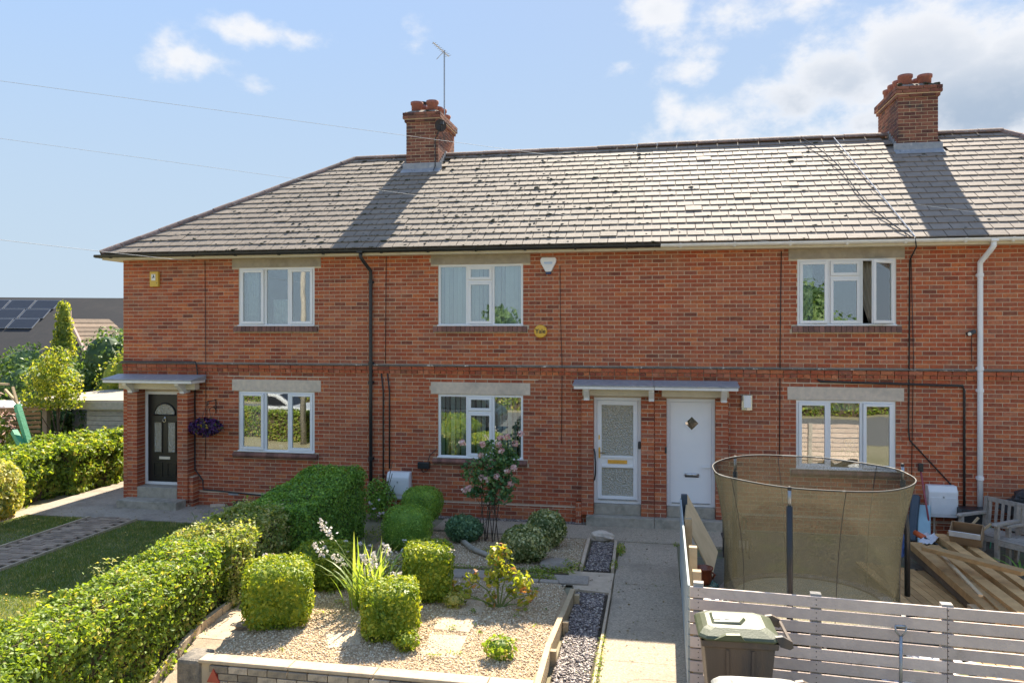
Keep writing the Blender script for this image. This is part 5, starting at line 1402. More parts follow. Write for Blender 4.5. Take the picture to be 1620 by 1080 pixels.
boxbush(-2.02, 12.05, .76, .62, .56, .3, 'larger variegated shrub speckled cream in the shaded gravel', mat=lf_varieg, ex=2.3, n=3000, base=0, group='variegated shrubs', cat='shrub', name='variegated_shrub', size=.05, seed=7)
boxbush(-1.80, 12.90, .66, .5, .62, 0, 'smaller variegated shrub behind the larger one, by the wall', mat=lf_varieg, ex=2.3, n=2600, base=0, group='variegated shrubs', cat='shrub', name='variegated_shrub', size=.05, seed=8)
boxbush(-3.25, 12.95, .66, .5, .46, 0, 'low grey-green sage shrub between box bushes and rose', mat=lf_lav, ex=2, n=2600, base=0, group='', cat='shrub', name='sage_shrub', size=.045, seed=9)
boxbush(-2.74, 8.28, .30, .30, .22, 0, 'bright self-sown weed beside the front right box cube', mat=lf_box, ex=2, n=500, group='', cat='weed', name='weed', size=.035, seed=10)
boxbush(-2.55, 9.62, .26, .22, .20, 0, 'yellow-green weed at the foot of the tallest box cube', mat=lf_gold, ex=2, n=350, group='', cat='weed', name='weed', size=.035, seed=11)
boxbush(-1.66, 8.25, .36, .30, .24, 0, 'leafy green weed near the front right of the gravel bed', mat=lf_privet, ex=2, n=260, group='', cat='weed', name='weed', size=.05, seed=12)

# rose bush
t = thing('rose_bush', 'tall pink rose bush in bloom before the lower middle window', 'rose', (-2.80, 13.1, 0))
rr = random.Random(3); m = MB(); tips = []
for i in range(9):
    x0, y0 = -2.80 + rr.uniform(-.2, .2), 13.1 + rr.uniform(-.12, .12); x1, y1, z1 = x0 + rr.uniform(-.35, .40), y0 + rr.uniform(-.2, .2), rr.uniform(.9, 1.75)
    pts = [(x0, y0, 0), (x0 * .7 + x1 * .3 + rr.uniform(-.05, .05), y0, z1 * .45), (x1 * .8 + x0 * .2, y1, z1 * .8), (x1, y1, z1)]; m.tube(pts, [.011, .008, .006, .003], 6); tips.append((x1, y1, z1))
    for k in range(3):
        q = rr.uniform(.2, .6); bx = x0 + (x1 - x0) * q; m.tube([(bx, y0, z1 * q), (bx + rr.uniform(-.15, .15), y0 + rr.uniform(-.1, .1), z1 * q + rr.uniform(.1, .25))], .004, 4)
m.build('stem', m_bark, t)
ps, ns = [], []
for (c, r, n_) in (((-2.72, 13.05, 1.50), (.30, .25, .26), 560), ((-2.95, 13.05, 1.18), (.42, .28, .25), 520), ((-2.62, 13.05, 1.05), (.34, .26, .22), 360), ((-2.50, 13.05, 1.42), (.22, .2, .2), 300), ((-2.68, 13.05, .80), (.30, .2, .16), 220), ((-3.12, 13.05, .86), (.18, .14, .1), 160)):
    p, nn = shell_points(n_, c, r, 2, .2, 8, 2, .75); ps.append(p); ns.append(nn)
npmesh('foliage', leaves(np.concatenate(ps), np.concatenate(ns), .068, .7, .9), LEAFF, lf_rose, t)
for (px, py) in ((731, 700), (763, 702), (802, 691), (815, 701), (824, 686), (791, 691), (789, 703), (793, 713), (761, 720), (779, 727), (775, 736), (813, 740), (785, 753), (770, 757), (762, 755), (741, 772), (735, 775), (808, 765), (802, 744)):
    c = P(px, py, 12.82 + rr.uniform(-.05, .15)); p, nn = shell_points(34, tuple(c), (.055, .05, .05), 2, 0, 1, 0, .5)
    npmesh('blossom', leaves(p, nn, .045, .9, .5), LEAFF, pt_pink, t)

# gladioli clump: blades and flower spikes
t = thing('gladioli', 'clump of white gladioli with long sword leaves between the box cubes', 'flowers', (-3.55, 9.45, BEDZ))
rr = random.Random(11)
for i in range(84):
    a = rr.uniform(0, 6.28); L = rr.uniform(.45, 1.0); lean = rr.uniform(.05, .85); bx, by = -3.62 + rr.gauss(0, .12), 9.42 + rr.gauss(0, .08)
    wd = rr.uniform(.014, .024); m = MB(); vs = []; K = 6
    for k in range(K + 1):
        s = k / K; r_ = lean * L * s ** 1.6; x, y, z = bx + math.cos(a) * r_, by + math.sin(a) * r_, BEDZ + L * s * (1 - .35 * lean * s ** 2)
        w = wd * (1 - s ** 2.5) + .001; vs += [(x - math.sin(a) * w, y + math.cos(a) * w, z), (x + math.sin(a) * w, y - math.cos(a) * w, z)]
    m.add(vs, [(2 * k, 2 * k + 1, 2 * k + 3, 2 * k + 2) for k in range(K)]); m.build('leaf', lf_blade, t)
for (px, py, len_) in ((505, 830, .30), (494, 868, .22), (525, 885, .20), (574, 885, .24), (590, 882, .26), (578, 905, .18), (612, 868, .22), (634, 915, .20)):
    top = P(px, py - 8, 9.35 + rr.uniform(-.15, .2)); base = Vector((-3.55 + rr.gauss(0, .06), 9.45, BEDZ)); mid = base.lerp(top, .55) + Vector((0, 0, .12))
    MB().tube([base, mid, top], [.007, .006, .003], 5).build('stem', m_greenstem, t)
    dirv = (top - mid).normalized(); pp = []
    for k in range(int(len_ * 190)):
        s = rr.uniform(0, 1); c = top - dirv * len_ * s; q = .012 + .028 * s; pp.append((c.x + rr.gauss(0, q), c.y + rr.gauss(0, q), c.z + rr.gauss(0, q)))
    pp = np.array(pp); npmesh('blossom', leaves(pp, RG.normal(0, 1, pp.shape), .045, .8, .5), LEAFF, pt_white, t)
# small white daisies behind the clump
t = thing('daisies', 'loose white daisies on thin stems behind the gladioli', 'flowers', (-3.6, 10.0, BEDZ))
sm = MB(); pp = []
for i in range(34):
    x, y = -3.55 + rr.gauss(0, .42), 10.15 + rr.gauss(0, .22); z = BEDZ + rr.uniform(.35, .75); sm.tube([(x + rr.gauss(0, .05), y, BEDZ), (x, y, z)], .004, 4)
    for k in range(8): pp.append((x + rr.gauss(0, .014), y + rr.gauss(0, .014), z + rr.gauss(0, .008)))
sm.build('stem', m_greenstem, t); pp = np.array(pp); npmesh('blossom', leaves(pp, np.tile([0, 0, 1.], (len(pp), 1)), .03, .9, .6), LEAFF, pt_white, t)
p, nn = shell_points(1300, (-3.5, 10.1, BEDZ + .22), (.62, .3, .24), 2, .2, 6, 5, .9, -.5); npmesh('foliage', leaves(p, nn, .045, .4, .9), LEAFF, lf_treelt, t)
# dried seed heads by the left cube
t = thing('seed_heads', 'pale dried seed heads arching behind the front left box cube', 'flowers', (-4.45, 9.5, BEDZ))
for (px, py) in ((420, 878), (438, 886), (445, 888)):
    e = P(px, py, 9.5); b_ = Vector((e.x + .28, 9.5, .5)); MB().tube([b_, b_.lerp(e, .6) + Vector((0, 0, .10)), e], .006, 5).build('stem', m_ply, t)
    p, nn = shell_points(14, tuple(e), (.035, .03, .03)); npmesh('seed_head', leaves(p, nn, .04), LEAFF, pt_white, t)
# yellowing hydrangea-like plant
t = thing('young_shrub', 'young shrub with yellow and red-tinged leaves on bare gravel', 'shrub', (-1.98, 9.75, BEDZ))
m = MB(); ps, ns = [], []
for (dx, dz, n_, r_) in ((-.02, .62, 150, .17), (-.34, .36, 50, .12), (.32, .38, 90, .15), (.12, .46, 70, .12), (-.05, .42, 90, .14), (.42, .22, 30, .09), (-.60, .16, 40, .13), (-.45, .12, 30, .10), (.18, .2, 20, .08), (.3, .08, 24, .10), (-.1, .1, 24, .1)):
    c = (-1.98 + dx, 9.75 + rr.gauss(0, .06), BEDZ + dz); m.tube([(-1.98 + dx * .1, 9.75, BEDZ), (-1.98 + dx * .45, 9.75, BEDZ + dz * .6), c], [.011, .009, .005], 5)
    p, nn = shell_points(n_, c, (r_, r_ * .8, r_), 2, .1, 5, 0, .9); ps.append(p); ns.append(nn)
m.build('stem', m_greenstem, t); npmesh('foliage', leaves(np.concatenate(ps), np.concatenate(ns), .075, .7, .8), LEAFF, lf_hyd, t)
# weeds in the crossing and along edgings
ps, ns = [], []
for (x, y, rx, ry, rz_, n_) in ((-3.3, 11.45, .9, .10, .07, 700), (-1.7, 11.15, .28, .12, .13, 700), (-1.6, 11.55, .4, .08, .08, 400), (-1.25, 11.75, .2, .12, .12, 250), (-.55, 12.8, .07, .28, .10, 260), (-.62, 12.0, .05, .25, .07, 130), (-.6, 8.6, .05, .8, .05, 220),
                              (-5.0, 11.4, .45, .3, .12, 500), (-4.7, 13.0, .45, .4, .18, 700), (-4.9, 12.2, .3, .3, .10, 300), (.36, 13.3, .05, .06, .05, 40), (-1.5, 10.75, .2, .06, .06, 80), (-5.1, 9.6, .12, .3, .08, 160), (-2.3, 11.6, .3, .06, .06, 160), (-2.7, 12.4, .2, .2, .05, 100), (-3.7, 10.95, .5, .06, .05, 160)):
    p, nn = shell_points(n_, (x, y, .02), (rx, ry, rz_), 2, .2, 6, 1, .9, -.1); ps.append(p); ns.append(nn)
for i in range(34):
    x, y = RN.uniform(-4.6, -1.35), RN.uniform(7.95, 10.6); p, nn = shell_points(RN.randint(5, 26), (x, y, BEDZ + .02), (RN.uniform(.03, .10), RN.uniform(.03, .08), .03), 2, .1, 3, 0, .9, -.1); ps.append(p); ns.append(nn)
tag(npmesh('weeds', leaves(np.concatenate(ps), np.concatenate(ns), .04, .35, .7, .5), LEAFF, lf_privet, kind='stuff'), 'low green weeds in the joints of the garden paths')
n = 900; lx = np.concatenate([RG.uniform(-1.1, .3, 260), RG.uniform(-12, -6.4, 200), RG.uniform(-5.5, -1.3, 440)]); ly = np.concatenate([RG.uniform(7.5, 14.3, 260), RG.uniform(13.3, 14.5, 200), RG.uniform(7.8, 13.5, 440)])
lz = np.array([max(.02, gh(a, b) + .05) for a, b in zip(lx, ly)]); lz[460:] = np.where(ly[460:] < 10.8, BEDZ + .02, .03)
tag(npmesh('fallen_leaves', leaves(np.stack([lx, ly, lz], 1), np.tile([0, 0, 1.], (n, 1)), .028, .6, .35, svar=.6), LEAFF, leafmat('dry_leaves', [(0, (.10, .06, .03)), (.6, (.26, .18, .07)), (1, (.16, .20, .05))], .1), kind='stuff'), 'dry fallen leaves scattered over paths and gravel')
# climber stub and white flowers by the downpipe
t = thing('wall_shrub', 'dark straggly shrub with few white flowers at the downpipe foot', 'shrub', (-5.25, 14.2, 0))
p, nn = shell_points(1500, (-5.25, 14.2, .38), (.32, .3, .42), 2, .25, 6, 3, .9); npmesh('foliage', leaves(p, nn, .055, .6, .9), LEAFF, lf_dark, t)
m = MB()
for i in range(6): m.tube([(-5.25 + rr.gauss(0, .05), 14.2, 0), (-5.15 + rr.gauss(0, .12), 14.3, rr.uniform(.6, 1.15))], .007, 5)
m.build('stem', m_bark, t)
pp = np.array([tuple(P(px, py, 13.7) + Vector((rr.gauss(0, .012), 0, rr.gauss(0, .01)))) for (px, py) in ((584, 794), (586, 797), (600, 790), (592, 804), (601, 812), (606, 811), (599, 816)) for _ in range(7)])
npmesh('blossom', leaves(pp, np.tile([0, -.6, 1.], (len(pp), 1)), .04, .9, .6), LEAFF, pt_white, t)

# hedges
def hedge(name, label, segs, mat, dens, size, seed, group='', trans=None, cat='hedge', amp=.06, sprig=.03, corem=None):
    """segs: list of (x0,x1,y0,y1,ztop) running away from the camera; foliage over a woody core"""
    t = thing(name, label, cat, ((segs[0][0] + segs[0][1]) / 2, segs[0][2], gh((segs[0][0] + segs[0][1]) / 2, segs[0][2])), group=group or None)
    ps, ns = [], []; cm = MB()
    for (x0, x1, y0, y1, zt) in segs:
        za, ze = zt if isinstance(zt, tuple) else (zt, zt); zt = max(za, ze)
        zb = gh((x0 + x1) / 2, y0); w, l, h = x1 - x0, y1 - y0, zt - zb
        areas = [w * l, h * l, h * l, h * w, h * w]; tot = sum(areas)
        for k, a in enumerate(areas):
            n = int(a * dens); u, v = RG.random(n), RG.random(n); q = np.zeros((n, 3)); nn = np.zeros((n, 3))
            if k == 0: q = np.stack([x0 + u * w, y0 + v * l, np.full(n, zt)], 1); nn[:, 2] = 1
            if k in (1, 2):
                q = np.stack([np.full(n, x1 if k == 1 else x0), y0 + v * l, zb + u * h], 1); nn[:, 0] = 1 if k == 1 else -1
            if k in (3, 4):
                q = np.stack([x0 + u * w, np.full(n, y0 if k == 3 else y1), zb + v * h], 1); nn[:, 1] = -1 if k == 3 else 1
            q[:, 2] = zb + (q[:, 2] - zb) * ((za + (ze - za) * (q[:, 1] - y0) / l) - zb) / h
            # round the shoulders
            cx = (x0 + x1) / 2; e = np.clip((q[:, 2] - (za + (ze - za) * (q[:, 1] - y0) / l - .12)) / .12, 0, 1) * np.clip((np.abs(q[:, 0] - cx) - (w / 2 - .16)) / .16, 0, 1)
            q[:, 2] -= e * .05; q[:, 0] -= np.sign(q[:, 0] - cx) * e * .05
            q += nn * (amp * wob(q, 3.1, seed) + amp * .8 * wob(q, 8.7, seed + 3) - .11 * RG.random(n) ** 1.5)[:, None]
            s = RG.random(n) < sprig; q[s] += nn[s] * RG.uniform(.02, .09, s.sum())[:, None]
            ps.append(q); ns.append(nn)
        cm.prism([(y0 + .11, zb), (y1 - .11, zb), (y1 - .11, ze - .12), (y0 + .11, za - .12)], 'x', x0 + .11, x1 - .11)
    cm.build('stems', corem or m_bark, t)
    p, nn = np.concatenate(ps), np.concatenate(ns)
    npmesh('foliage', leaves(p, nn, size, .6, .8, .3), LEAFF, mat, t)
    return t
hg = 'sections of the boundary hedge'
hedge('hedge', 'nearest section of the clipped boundary hedge, sunlit along the side path', [(-6.46, -5.49, 5.4, 9.35, (.76, .90))], lf_privet, 2500, .052, 1, hg, amp=.085, sprig=.06)
hedge('hedge', 'paler cream-flecked section of boundary hedge behind the front box cubes', [(-6.42, -5.42, 9.25, 10.85, (.91, 1.0))], lf_cream, 2600, .048, 2, hg, amp=.09, sprig=.10)
hedge('hedge', 'darker taller section of boundary hedge nearest the house', [(-6.25, -5.10, 10.75, 13.1, (.99, 1.22))], lf_dark, 3000, .045, 3, hg, amp=.04)
# feathery shoots on top of the hedge
t = thing('hedge_shoots', 'pale arching shoots poking above the boundary hedge', 'shoots', (-6.2, 9, .8)); m = MB(); ps = []
for (px, py, Y) in ((150, 895, 8.0), (170, 885, 8.3), (375, 812, 11.3), (355, 808, 11.6), (330, 820, 11.2), (400, 800, 11.4), (60, 938, 7.2), (310, 828, 11.0)):
    e = P(px, py, Y); b_ = Vector((e.x - rr.uniform(-.1, .15), e.y, .8)); m.tube([b_, b_.lerp(e, .6) + Vector((0, 0, .04)), e], [.005, .004, .002], 4)
    for k in range(26):
        s = rr.uniform(.25, 1); c = b_.lerp(e, s); ps.append((c.x + rr.gauss(0, .05), c.y + rr.gauss(0, .05), c.z + rr.gauss(0, .03)))
m.build('stem', m_greenstem, t); ps = np.array(ps); npmesh('foliage', leaves(ps, np.tile([0, 0, 1.], (len(ps), 1)), .05, .35, .6), LEAFF, lf_cream, t)
# hedge beside the left house, and golden shrub
hedge('hedge', 'leafy hedge beyond the side of the left house', [(-14.6, -13.0, 13.2, 15.2, 1.00), (-14.2, -12.70, 15.0, 17.5, 1.06), (-13.9, -12.5, 17.4, 20.5, 1.05)], lf_privet, 1500, .085, 5, amp=.14, sprig=.08)
boxbush(-12.85, 12.7, 1.35, 1.5, 1.25, 0, 'golden-leaved shrub at the left edge of the lawn', mat=lf_gold, ex=2.6, n=7500, base=-.1, group='', cat='shrub', name='golden_shrub', size=.075, seed=13)
boxbush(-12.95, 11.6, 1.2, 1.2, .8, 0, 'dark green shrub below the golden one at the left edge', mat=lf_privet, ex=2.4, n=4500, base=-.1, group='', cat='shrub', name='green_shrub', size=.07, seed=14)

# trees and shrubs beyond the left garden
def tree(name, label, x, y, z0, zt, lumps, mat, size, n, trunk=.1, group='trees and bushes beyond the left garden', cat='tree', seed=0, ex=2, inner=True):
    t = thing(name, label, cat, (x, y, z0), group=group)
    r = random.Random(seed); m = MB(); m.tube([(x, y, z0), (x + r.uniform(-.1, .1), y, z0 + (zt - z0) * .4), (x, y, z0 + (zt - z0) * .75)], [trunk, trunk * .7, trunk * .3], 8)
    ps, ns = [], []
    vol = [l[3] * l[5] for l in lumps]; tv = sum(vol)
    for l, v in zip(lumps, vol):
        m.tube([(x, y, z0 + (zt - z0) * .35), (x + l[0], y + l[1], z0 + l[2])], [trunk * .4, trunk * .12], 5)
        p, nn = shell_points(int(n * v / tv), (x + l[0], y + l[1], z0 + l[2]), (l[3], l[4], l[5]), ex, .22, 3.2 / max(l[3], .5), seed + l[0], .55); ps.append(p); ns.append(nn)
    m.build('trunk', m_bark, t)
    if inner: _inner(t, x, y, z0, lumps, mat)
    npmesh('crown', leaves(np.concatenate(ps), np.concatenate(ns), size, .65, .8), LEAFF, mat, t)
    return t
def _inner(t, x, y, z0, ls, mat, k=.72):
    m = MB()
    for l in ls: m.blob((x + l[0], y + l[1], z0 + l[2]), 1, l[3] * k, l[4] * k, l[5] * k, 10, 7, .08)
    m.build('branches', mat, t)
def lumps(w, h, n, seed, base=.3):
    r = random.Random(seed); out = []
    for i in range(n):
        s = r.uniform(.28, .5); out.append((r.uniform(-.5, .5) * w, r.uniform(-.3, .3) * w, h * (base + r.uniform(0, 1) * (1 - base - s * .5)), s * w * .62, s * w * .55, s * h * .5))
    return out
tree('bush', 'broad dark green bush at the far left, below the solar roof', -21.5, 23.0, -.6, 3.3, lumps(4.4, 4.4, 14, 1, .15), lf_tree, .14, 11000, seed=1)
tree('bush', 'second dark green bush behind the golden conifer', -18.6, 24.4, -.6, 3.4, lumps(4.0, 4.3, 13, 2, .15), lf_tree, .14, 9000, seed=2)
tree('bush', 'dark bush close to the corner of the left house', -16.6, 24.0, -.6, 3.9, lumps(3.6, 4.8, 13, 3, .15), lf_tree, .14, 9000, seed=3)
tree('conifer', 'slim golden conifer standing up against the dark roof', -21.2, 24.6, -.6, 4.65, [(0, 0, .9 + i * .55, .80 - i * .075, .7 - i * .07, .62) for i in range(8)], lf_treelt, .11, 6500, .09, cat='conifer', seed=4)
tree('small_tree', 'sunlit yellow-green small tree in front of the dark bushes', -15.6, 17.9, -.6, 3.0, [(-.1, 0, 3.4, .42, .4, .4), (-.4, 0, 3.0, .5, .5, .4), (.1, 0, 2.8, .55, .5, .4), (-.3, 0, 2.45, .65, .6, .35), (.35, 0, 2.4, .35, .4, .25), (-.8, 0, 2.35, .3, .3, .2)], lf_treelt, .095, 2600, .05, seed=5, inner=False)
tree('bush', 'light green bush near the house corner above the flat roof', -16.6, 21.5, -.6, 3.4, lumps(1.9, 4.0, 8, 6, .35), lf_treelt, .10, 2600, seed=6)
tree('distant_tree', 'distant tree rising above the roof ridge at the far left', -62, 62, -1, 8.2, lumps(9, 9.3, 9, 7, .4), lf_tree, .5, 2600, .3, seed=7)
tree('bush', 'leafy bush beside the wooden pergola', -16.3, 17.2, -.6, 1.5, lumps(1.5, 2.1, 7, 8, .2), lf_privet, .085, 2000, seed=8)
tree('young_tree', 'thin young plant against the house corner', -12.9, 17.9, -.6, 2.4, [(0, 0, 2.3, .22, .2, .4), (-.15, 0, 1.9, .25, .2, .25), (.1, 0, 2.9, .15, .15, .3)], lf_treelt, .08, 300, .02, seed=9)
# pinkish feathery shrub at the very left
t = thing('smoke_bush', 'pale pink feathery shrub at the extreme left edge', 'shrub', (-14.2, 13.6, -.3))
p, nn = shell_points(260, (-15.0, 15.2, 1.6), (.5, .5, .6), 2, .2, 4, 1, .9); npmesh('plumes', leaves(p, nn, .11, .25, .9), LEAFF, pt_pink, t)
MB().tube([(-15.1, 15.2, -.3), (-15.0, 15.2, 1.6)], .02, 5).build('stem', m_bark, t)

# ------------------------------------------------------------------ structures beyond the left garden
gz = -.64
# open-fronted timber garden room
sh_ = thing('garden_shelter', 'low greyed-timber garden shelter with an open left side and flat roof', 'garden shelter', (-14.8, 19, gz))
zr = 1.72
MB().add([(-17.0, 18.2, zr - .06), (-13.0, 18.55, zr - .04), (-12.6, 21.2, zr + .0), (-16.6, 21.4, zr), (-17.0, 18.2, zr + .02), (-13.0, 18.55, zr + .04), (-12.6, 21.2, zr + .10), (-16.6, 21.4, zr + .09)],
         [(3, 2, 1, 0), (4, 5, 6, 7), (0, 1, 5, 4), (1, 2, 6, 5), (2, 3, 7, 6), (3, 0, 4, 7)]).build('roof', m_felt, sh_)
MB().beam((-16.95, 18.19, zr - .12), (-13.0, 18.52, zr - .10), .05, .20).build('fascia_board', m_greyshed, sh_)
MB().beam((-16.95, 18.22, zr - .12), (-16.6, 21.3, zr - .12), .05, .20).build('fascia_board', m_greyshed, sh_)
for (x, y) in ((-16.35, 18.35), (-16.3, 21.1)): MB().box(x - .07, x + .07, y - .07, y + .07, gz, zr - .2).build('post', m_greyshed, sh_)
for k in range(17):
    z = gz + .05 + k * .128
    if z > zr - .25: break
    MB().beam((-15.15, 18.42, z + .06), (-12.95, 18.60, z + .06), .025, .118).build('plank', m_greyshed, sh_)
MB().box(-15.1, -15.06, 18.45, 21.2, gz, zr - .1).build('side_wall', m_greyshed, sh_)
MB().box(-15.05, -12.95, 18.66, 21.2, gz, zr - .1).build('back_room', m_greyshed, sh_)
# grey flat-roofed building behind it
fr_ = thing('flat_roof_building', 'grey flat-roofed outbuilding with white fascia behind the shelter', 'outbuilding', (-18.5, 23.5, gz))
MB().box(-19.4, -14.5, 22.9, 25.5, gz, 1.25).build('wall', m_greyshed, fr_)
MB().box(-19.5, -14.4, 22.75, 25.6, 1.252, 1.42).build('fascia_board', m_white2, fr_)
MB().add([(-19.5, 22.75, 1.425), (-14.4, 22.75, 1.425), (-14.4, 25.6, 1.75), (-19.5, 25.6, 1.75)], [(0, 1, 2, 3)]).build('roof', m_flatroof, fr_)
MB().tube([(-17.9, 23.2, 1.4), (-17.9, 23.2, 1.98)], .13, 14).build('vent_pipe', m_conc, fr_, smooth=True)
# timber fence panel with a green-wrapped post
fp = thing('fence_panel', 'orange timber fence panel with light showing through its slats', 'fence', (-16.5, 16.6, gz))
for k in range(18):
    z = gz + .2 + k * .118
    MB().beam((-17.2, 17.3, z), (-15.95, 17.7, z), .02, .075).build('slat', m_orange if k < 17 else m_orange, fp)
MB().box(-17.26, -17.18, 17.22, 17.30, gz, 1.5).build('post', m_orange, fp)
MB().beam((-17.3, 17.25, 1.49), (-15.9, 17.68, 1.56), .10, .05).build('capping', m_orange, fp)
fp2 = thing('fence_panel', 'solid orange timber panel at the left edge of the photo', 'fence', (-17.4, 16.4, gz))
for k in range(6): MB().box(-17.9 + k * .14, -17.77 + k * .14, 16.9, 16.93, gz, 1.36).build('plank', m_orange, fp2)
fp3 = thing('low_roof', 'pale flat roof edge behind the orange fence at far left', 'roof', (-18.4, 18, 1.5))
MB().box(-19.8, -16.9, 17.9, 19.5, 1.50, 1.58).build('deck', m_tarp, fp3)
for (a, b, lab) in ((P(27, 640, 15.9), P(44, 696, 15.8), 'tall green wrapped plank leaning on the slatted fence'), (P(22, 682, 15.8), P(32, 700, 15.7), 'short green wrapped plank beside the tall one')):
    a2 = a; tag(MB().beam(a2, b + (b - a2) * .6, .12, .12).build('wrapped_plank', m_green), lab, 'plank')
for (a, b, lab) in ((P(20, 612, 16.2), P(28, 640, 16.1), 'pale upright stick above the green plank'), (P(8, 616, 16.2), P(30, 640, 16.1), 'thin crossed stick left of the upright one'), (P(-2, 607, 16.3), P(14, 608, 16.2), 'short horizontal stick at the far left')):
    tag(MB().beam(a, b, .05, .05).build('stick', m_fencewood), lab, 'stick')
# gabled roof with brown tiles
gb = thing('tiled_house', 'low house with brown tiled gable roof behind the bushes', 'house', (-29, 37, -1))
ap, ap2 = Vector((-31.4, 36.9, 4.2)), Vector((-30.4, 38.7, 4.2))
e1, e2 = Vector((-28.6, 35.2, 1.7)), Vector((-27.0, 38.2, 1.7)); w1, w2 = Vector((-34.2, 38.5, 1.7)), Vector((-32.1, 42.2, 1.7))
n_ = 11
for k in range(n_):
    a0, a1 = ap.lerp(e1, k / n_), ap.lerp(e1, (k + 1.12) / n_); b0, b1 = ap2.lerp(e2, k / n_), ap2.lerp(e2, (k + 1.12) / n_); u = Vector((0, 0, .03))
    MB().add([a1 + u * 1.6, b1 + u * 1.6, b0 + u * .3, a0 + u * .3, a1 - u, b1 - u, b0 - u, a0 - u], [(0, 1, 2, 3), (7, 6, 5, 4), (0, 4, 5, 1), (0, 3, 7, 4), (1, 5, 6, 2)]).build('tile_course', m_tileb, gb)
MB().add([ap, ap2, w2, w1], [(0, 1, 2, 3)]).build('roof', m_tileb, gb)
MB().add([ap - Vector((0, 0, .1)), e1, (e1.x, e1.y, -1), (w1.x, w1.y, -1), w1], [(0, 1, 2, 3, 4)]).build('wall', m_barn, gb)
m = MB(); m.beam(ap + Vector((-.02, -.06, .02)), e1 + Vector((-.02, -.06, .02)), .10, .20); m.beam(ap + Vector((-.02, -.06, .02)), w1 + Vector((-.02, -.06, .02)), .10, .20); m.build('bargeboard', m_barge, gb)
MB().tube([ap, ap + Vector((0, 0, .45))], .07, 6).build('finial', m_barge, gb)
# long dark roof with solar panels
bn = thing('long_building', 'long low building with dark roof carrying rows of solar panels', 'building', (-50, 54, -1))
A_, B_ = Vector((-76, 49.5, 6.35)), Vector((-34, 59.0, 6.15)); dn = Vector((.22, -.975, 0)) * 7.0 + Vector((0, 0, -4.6))
sd_ = MB().add([A_, B_, B_ + dn, A_ + dn], [(0, 1, 2, 3)]).build('roof', m_barn, bn)
MB().add([A_ + dn * .97 + Vector((0, 0, -.1)), B_ + dn * .97 + Vector((0, 0, -.1)), (B_ + dn * .97).xy.to_3d() + Vector((0, 0, -1)), (A_ + dn * .97).xy.to_3d() + Vector((0, 0, -1))], [(3, 2, 1, 0)]).build('wall', m_greyshed, bn)
MB().add([A_, B_, B_ + Vector((-2, 8, -4.6)), A_ + Vector((-2, 8, -4.6))], [(3, 2, 1, 0)]).build('back_roof', m_barn, bn)
ux = (B_ - A_).normalized(); uy = dn.normalized(); uz = ux.cross(uy); uz = -uz if uz.z < 0 else uz
for r_ in range(3):
    for c_ in range(9):
        o_ = A_ + ux * (10.6 + c_ * 2.02 - r_ * .18) + uy * (.55 + r_ * 1.42) + uz * .10
        q = [o_, o_ + ux * 1.92, o_ + ux * 1.92 + uy * 1.32, o_ + uy * 1.32]; q2 = [v - uz * .06 for v in q]
        pn = MB().add(q + q2, [(0, 1, 2, 3), (7, 6, 5, 4), (0, 4, 5, 1), (1, 5, 6, 2), (2, 6, 7, 3), (3, 7, 4, 0)]).build('solar_panel', m_alu, bn)
        e_ = .05; z_ = uz * .008
        MB().add([q[0] + ux * e_ + uy * e_ + z_, q[1] - ux * e_ + uy * e_ + z_, q[2] - ux * e_ - uy * e_ + z_, q[3] + ux * e_ - uy * e_ + z_], [(0, 1, 2, 3)]).build('cell_face', m_panel, pn)

# planting and a hedge across the street, mirrored in the panes
tree('street_tree', 'round tree across the street, mirrored in the windows', -7, -22, -.4, 6.0, lumps(6.5, 6.6, 10, 21, .3), lf_tree, .3, 3500, .2, group='trees across the street', seed=21)
tree('street_tree', 'tall tree across the street, mirrored in the upper windows', 1.5, -24, -.4, 7.0, lumps(5.5, 7.6, 10, 22, .3), lf_tree, .3, 3500, .2, group='trees across the street', seed=22)
tree('street_tree', 'broad tree across the street to the right', 10, -22, -.4, 6.0, lumps(7.5, 6.2, 10, 23, .3), lf_tree, .3, 3500, .2, group='trees across the street', seed=23)
hedge('hedge', 'long hedge across the street behind the viewer', [(-26, 20, -9.6, -8.6, 1.3)], lf_privet, 160, .14, 30)
hedge('hedge', 'front boundary hedge along the street side of the gardens', [(-19, -6.6, 2.6, 3.4, .65)], lf_privet, 500, .08, 31)
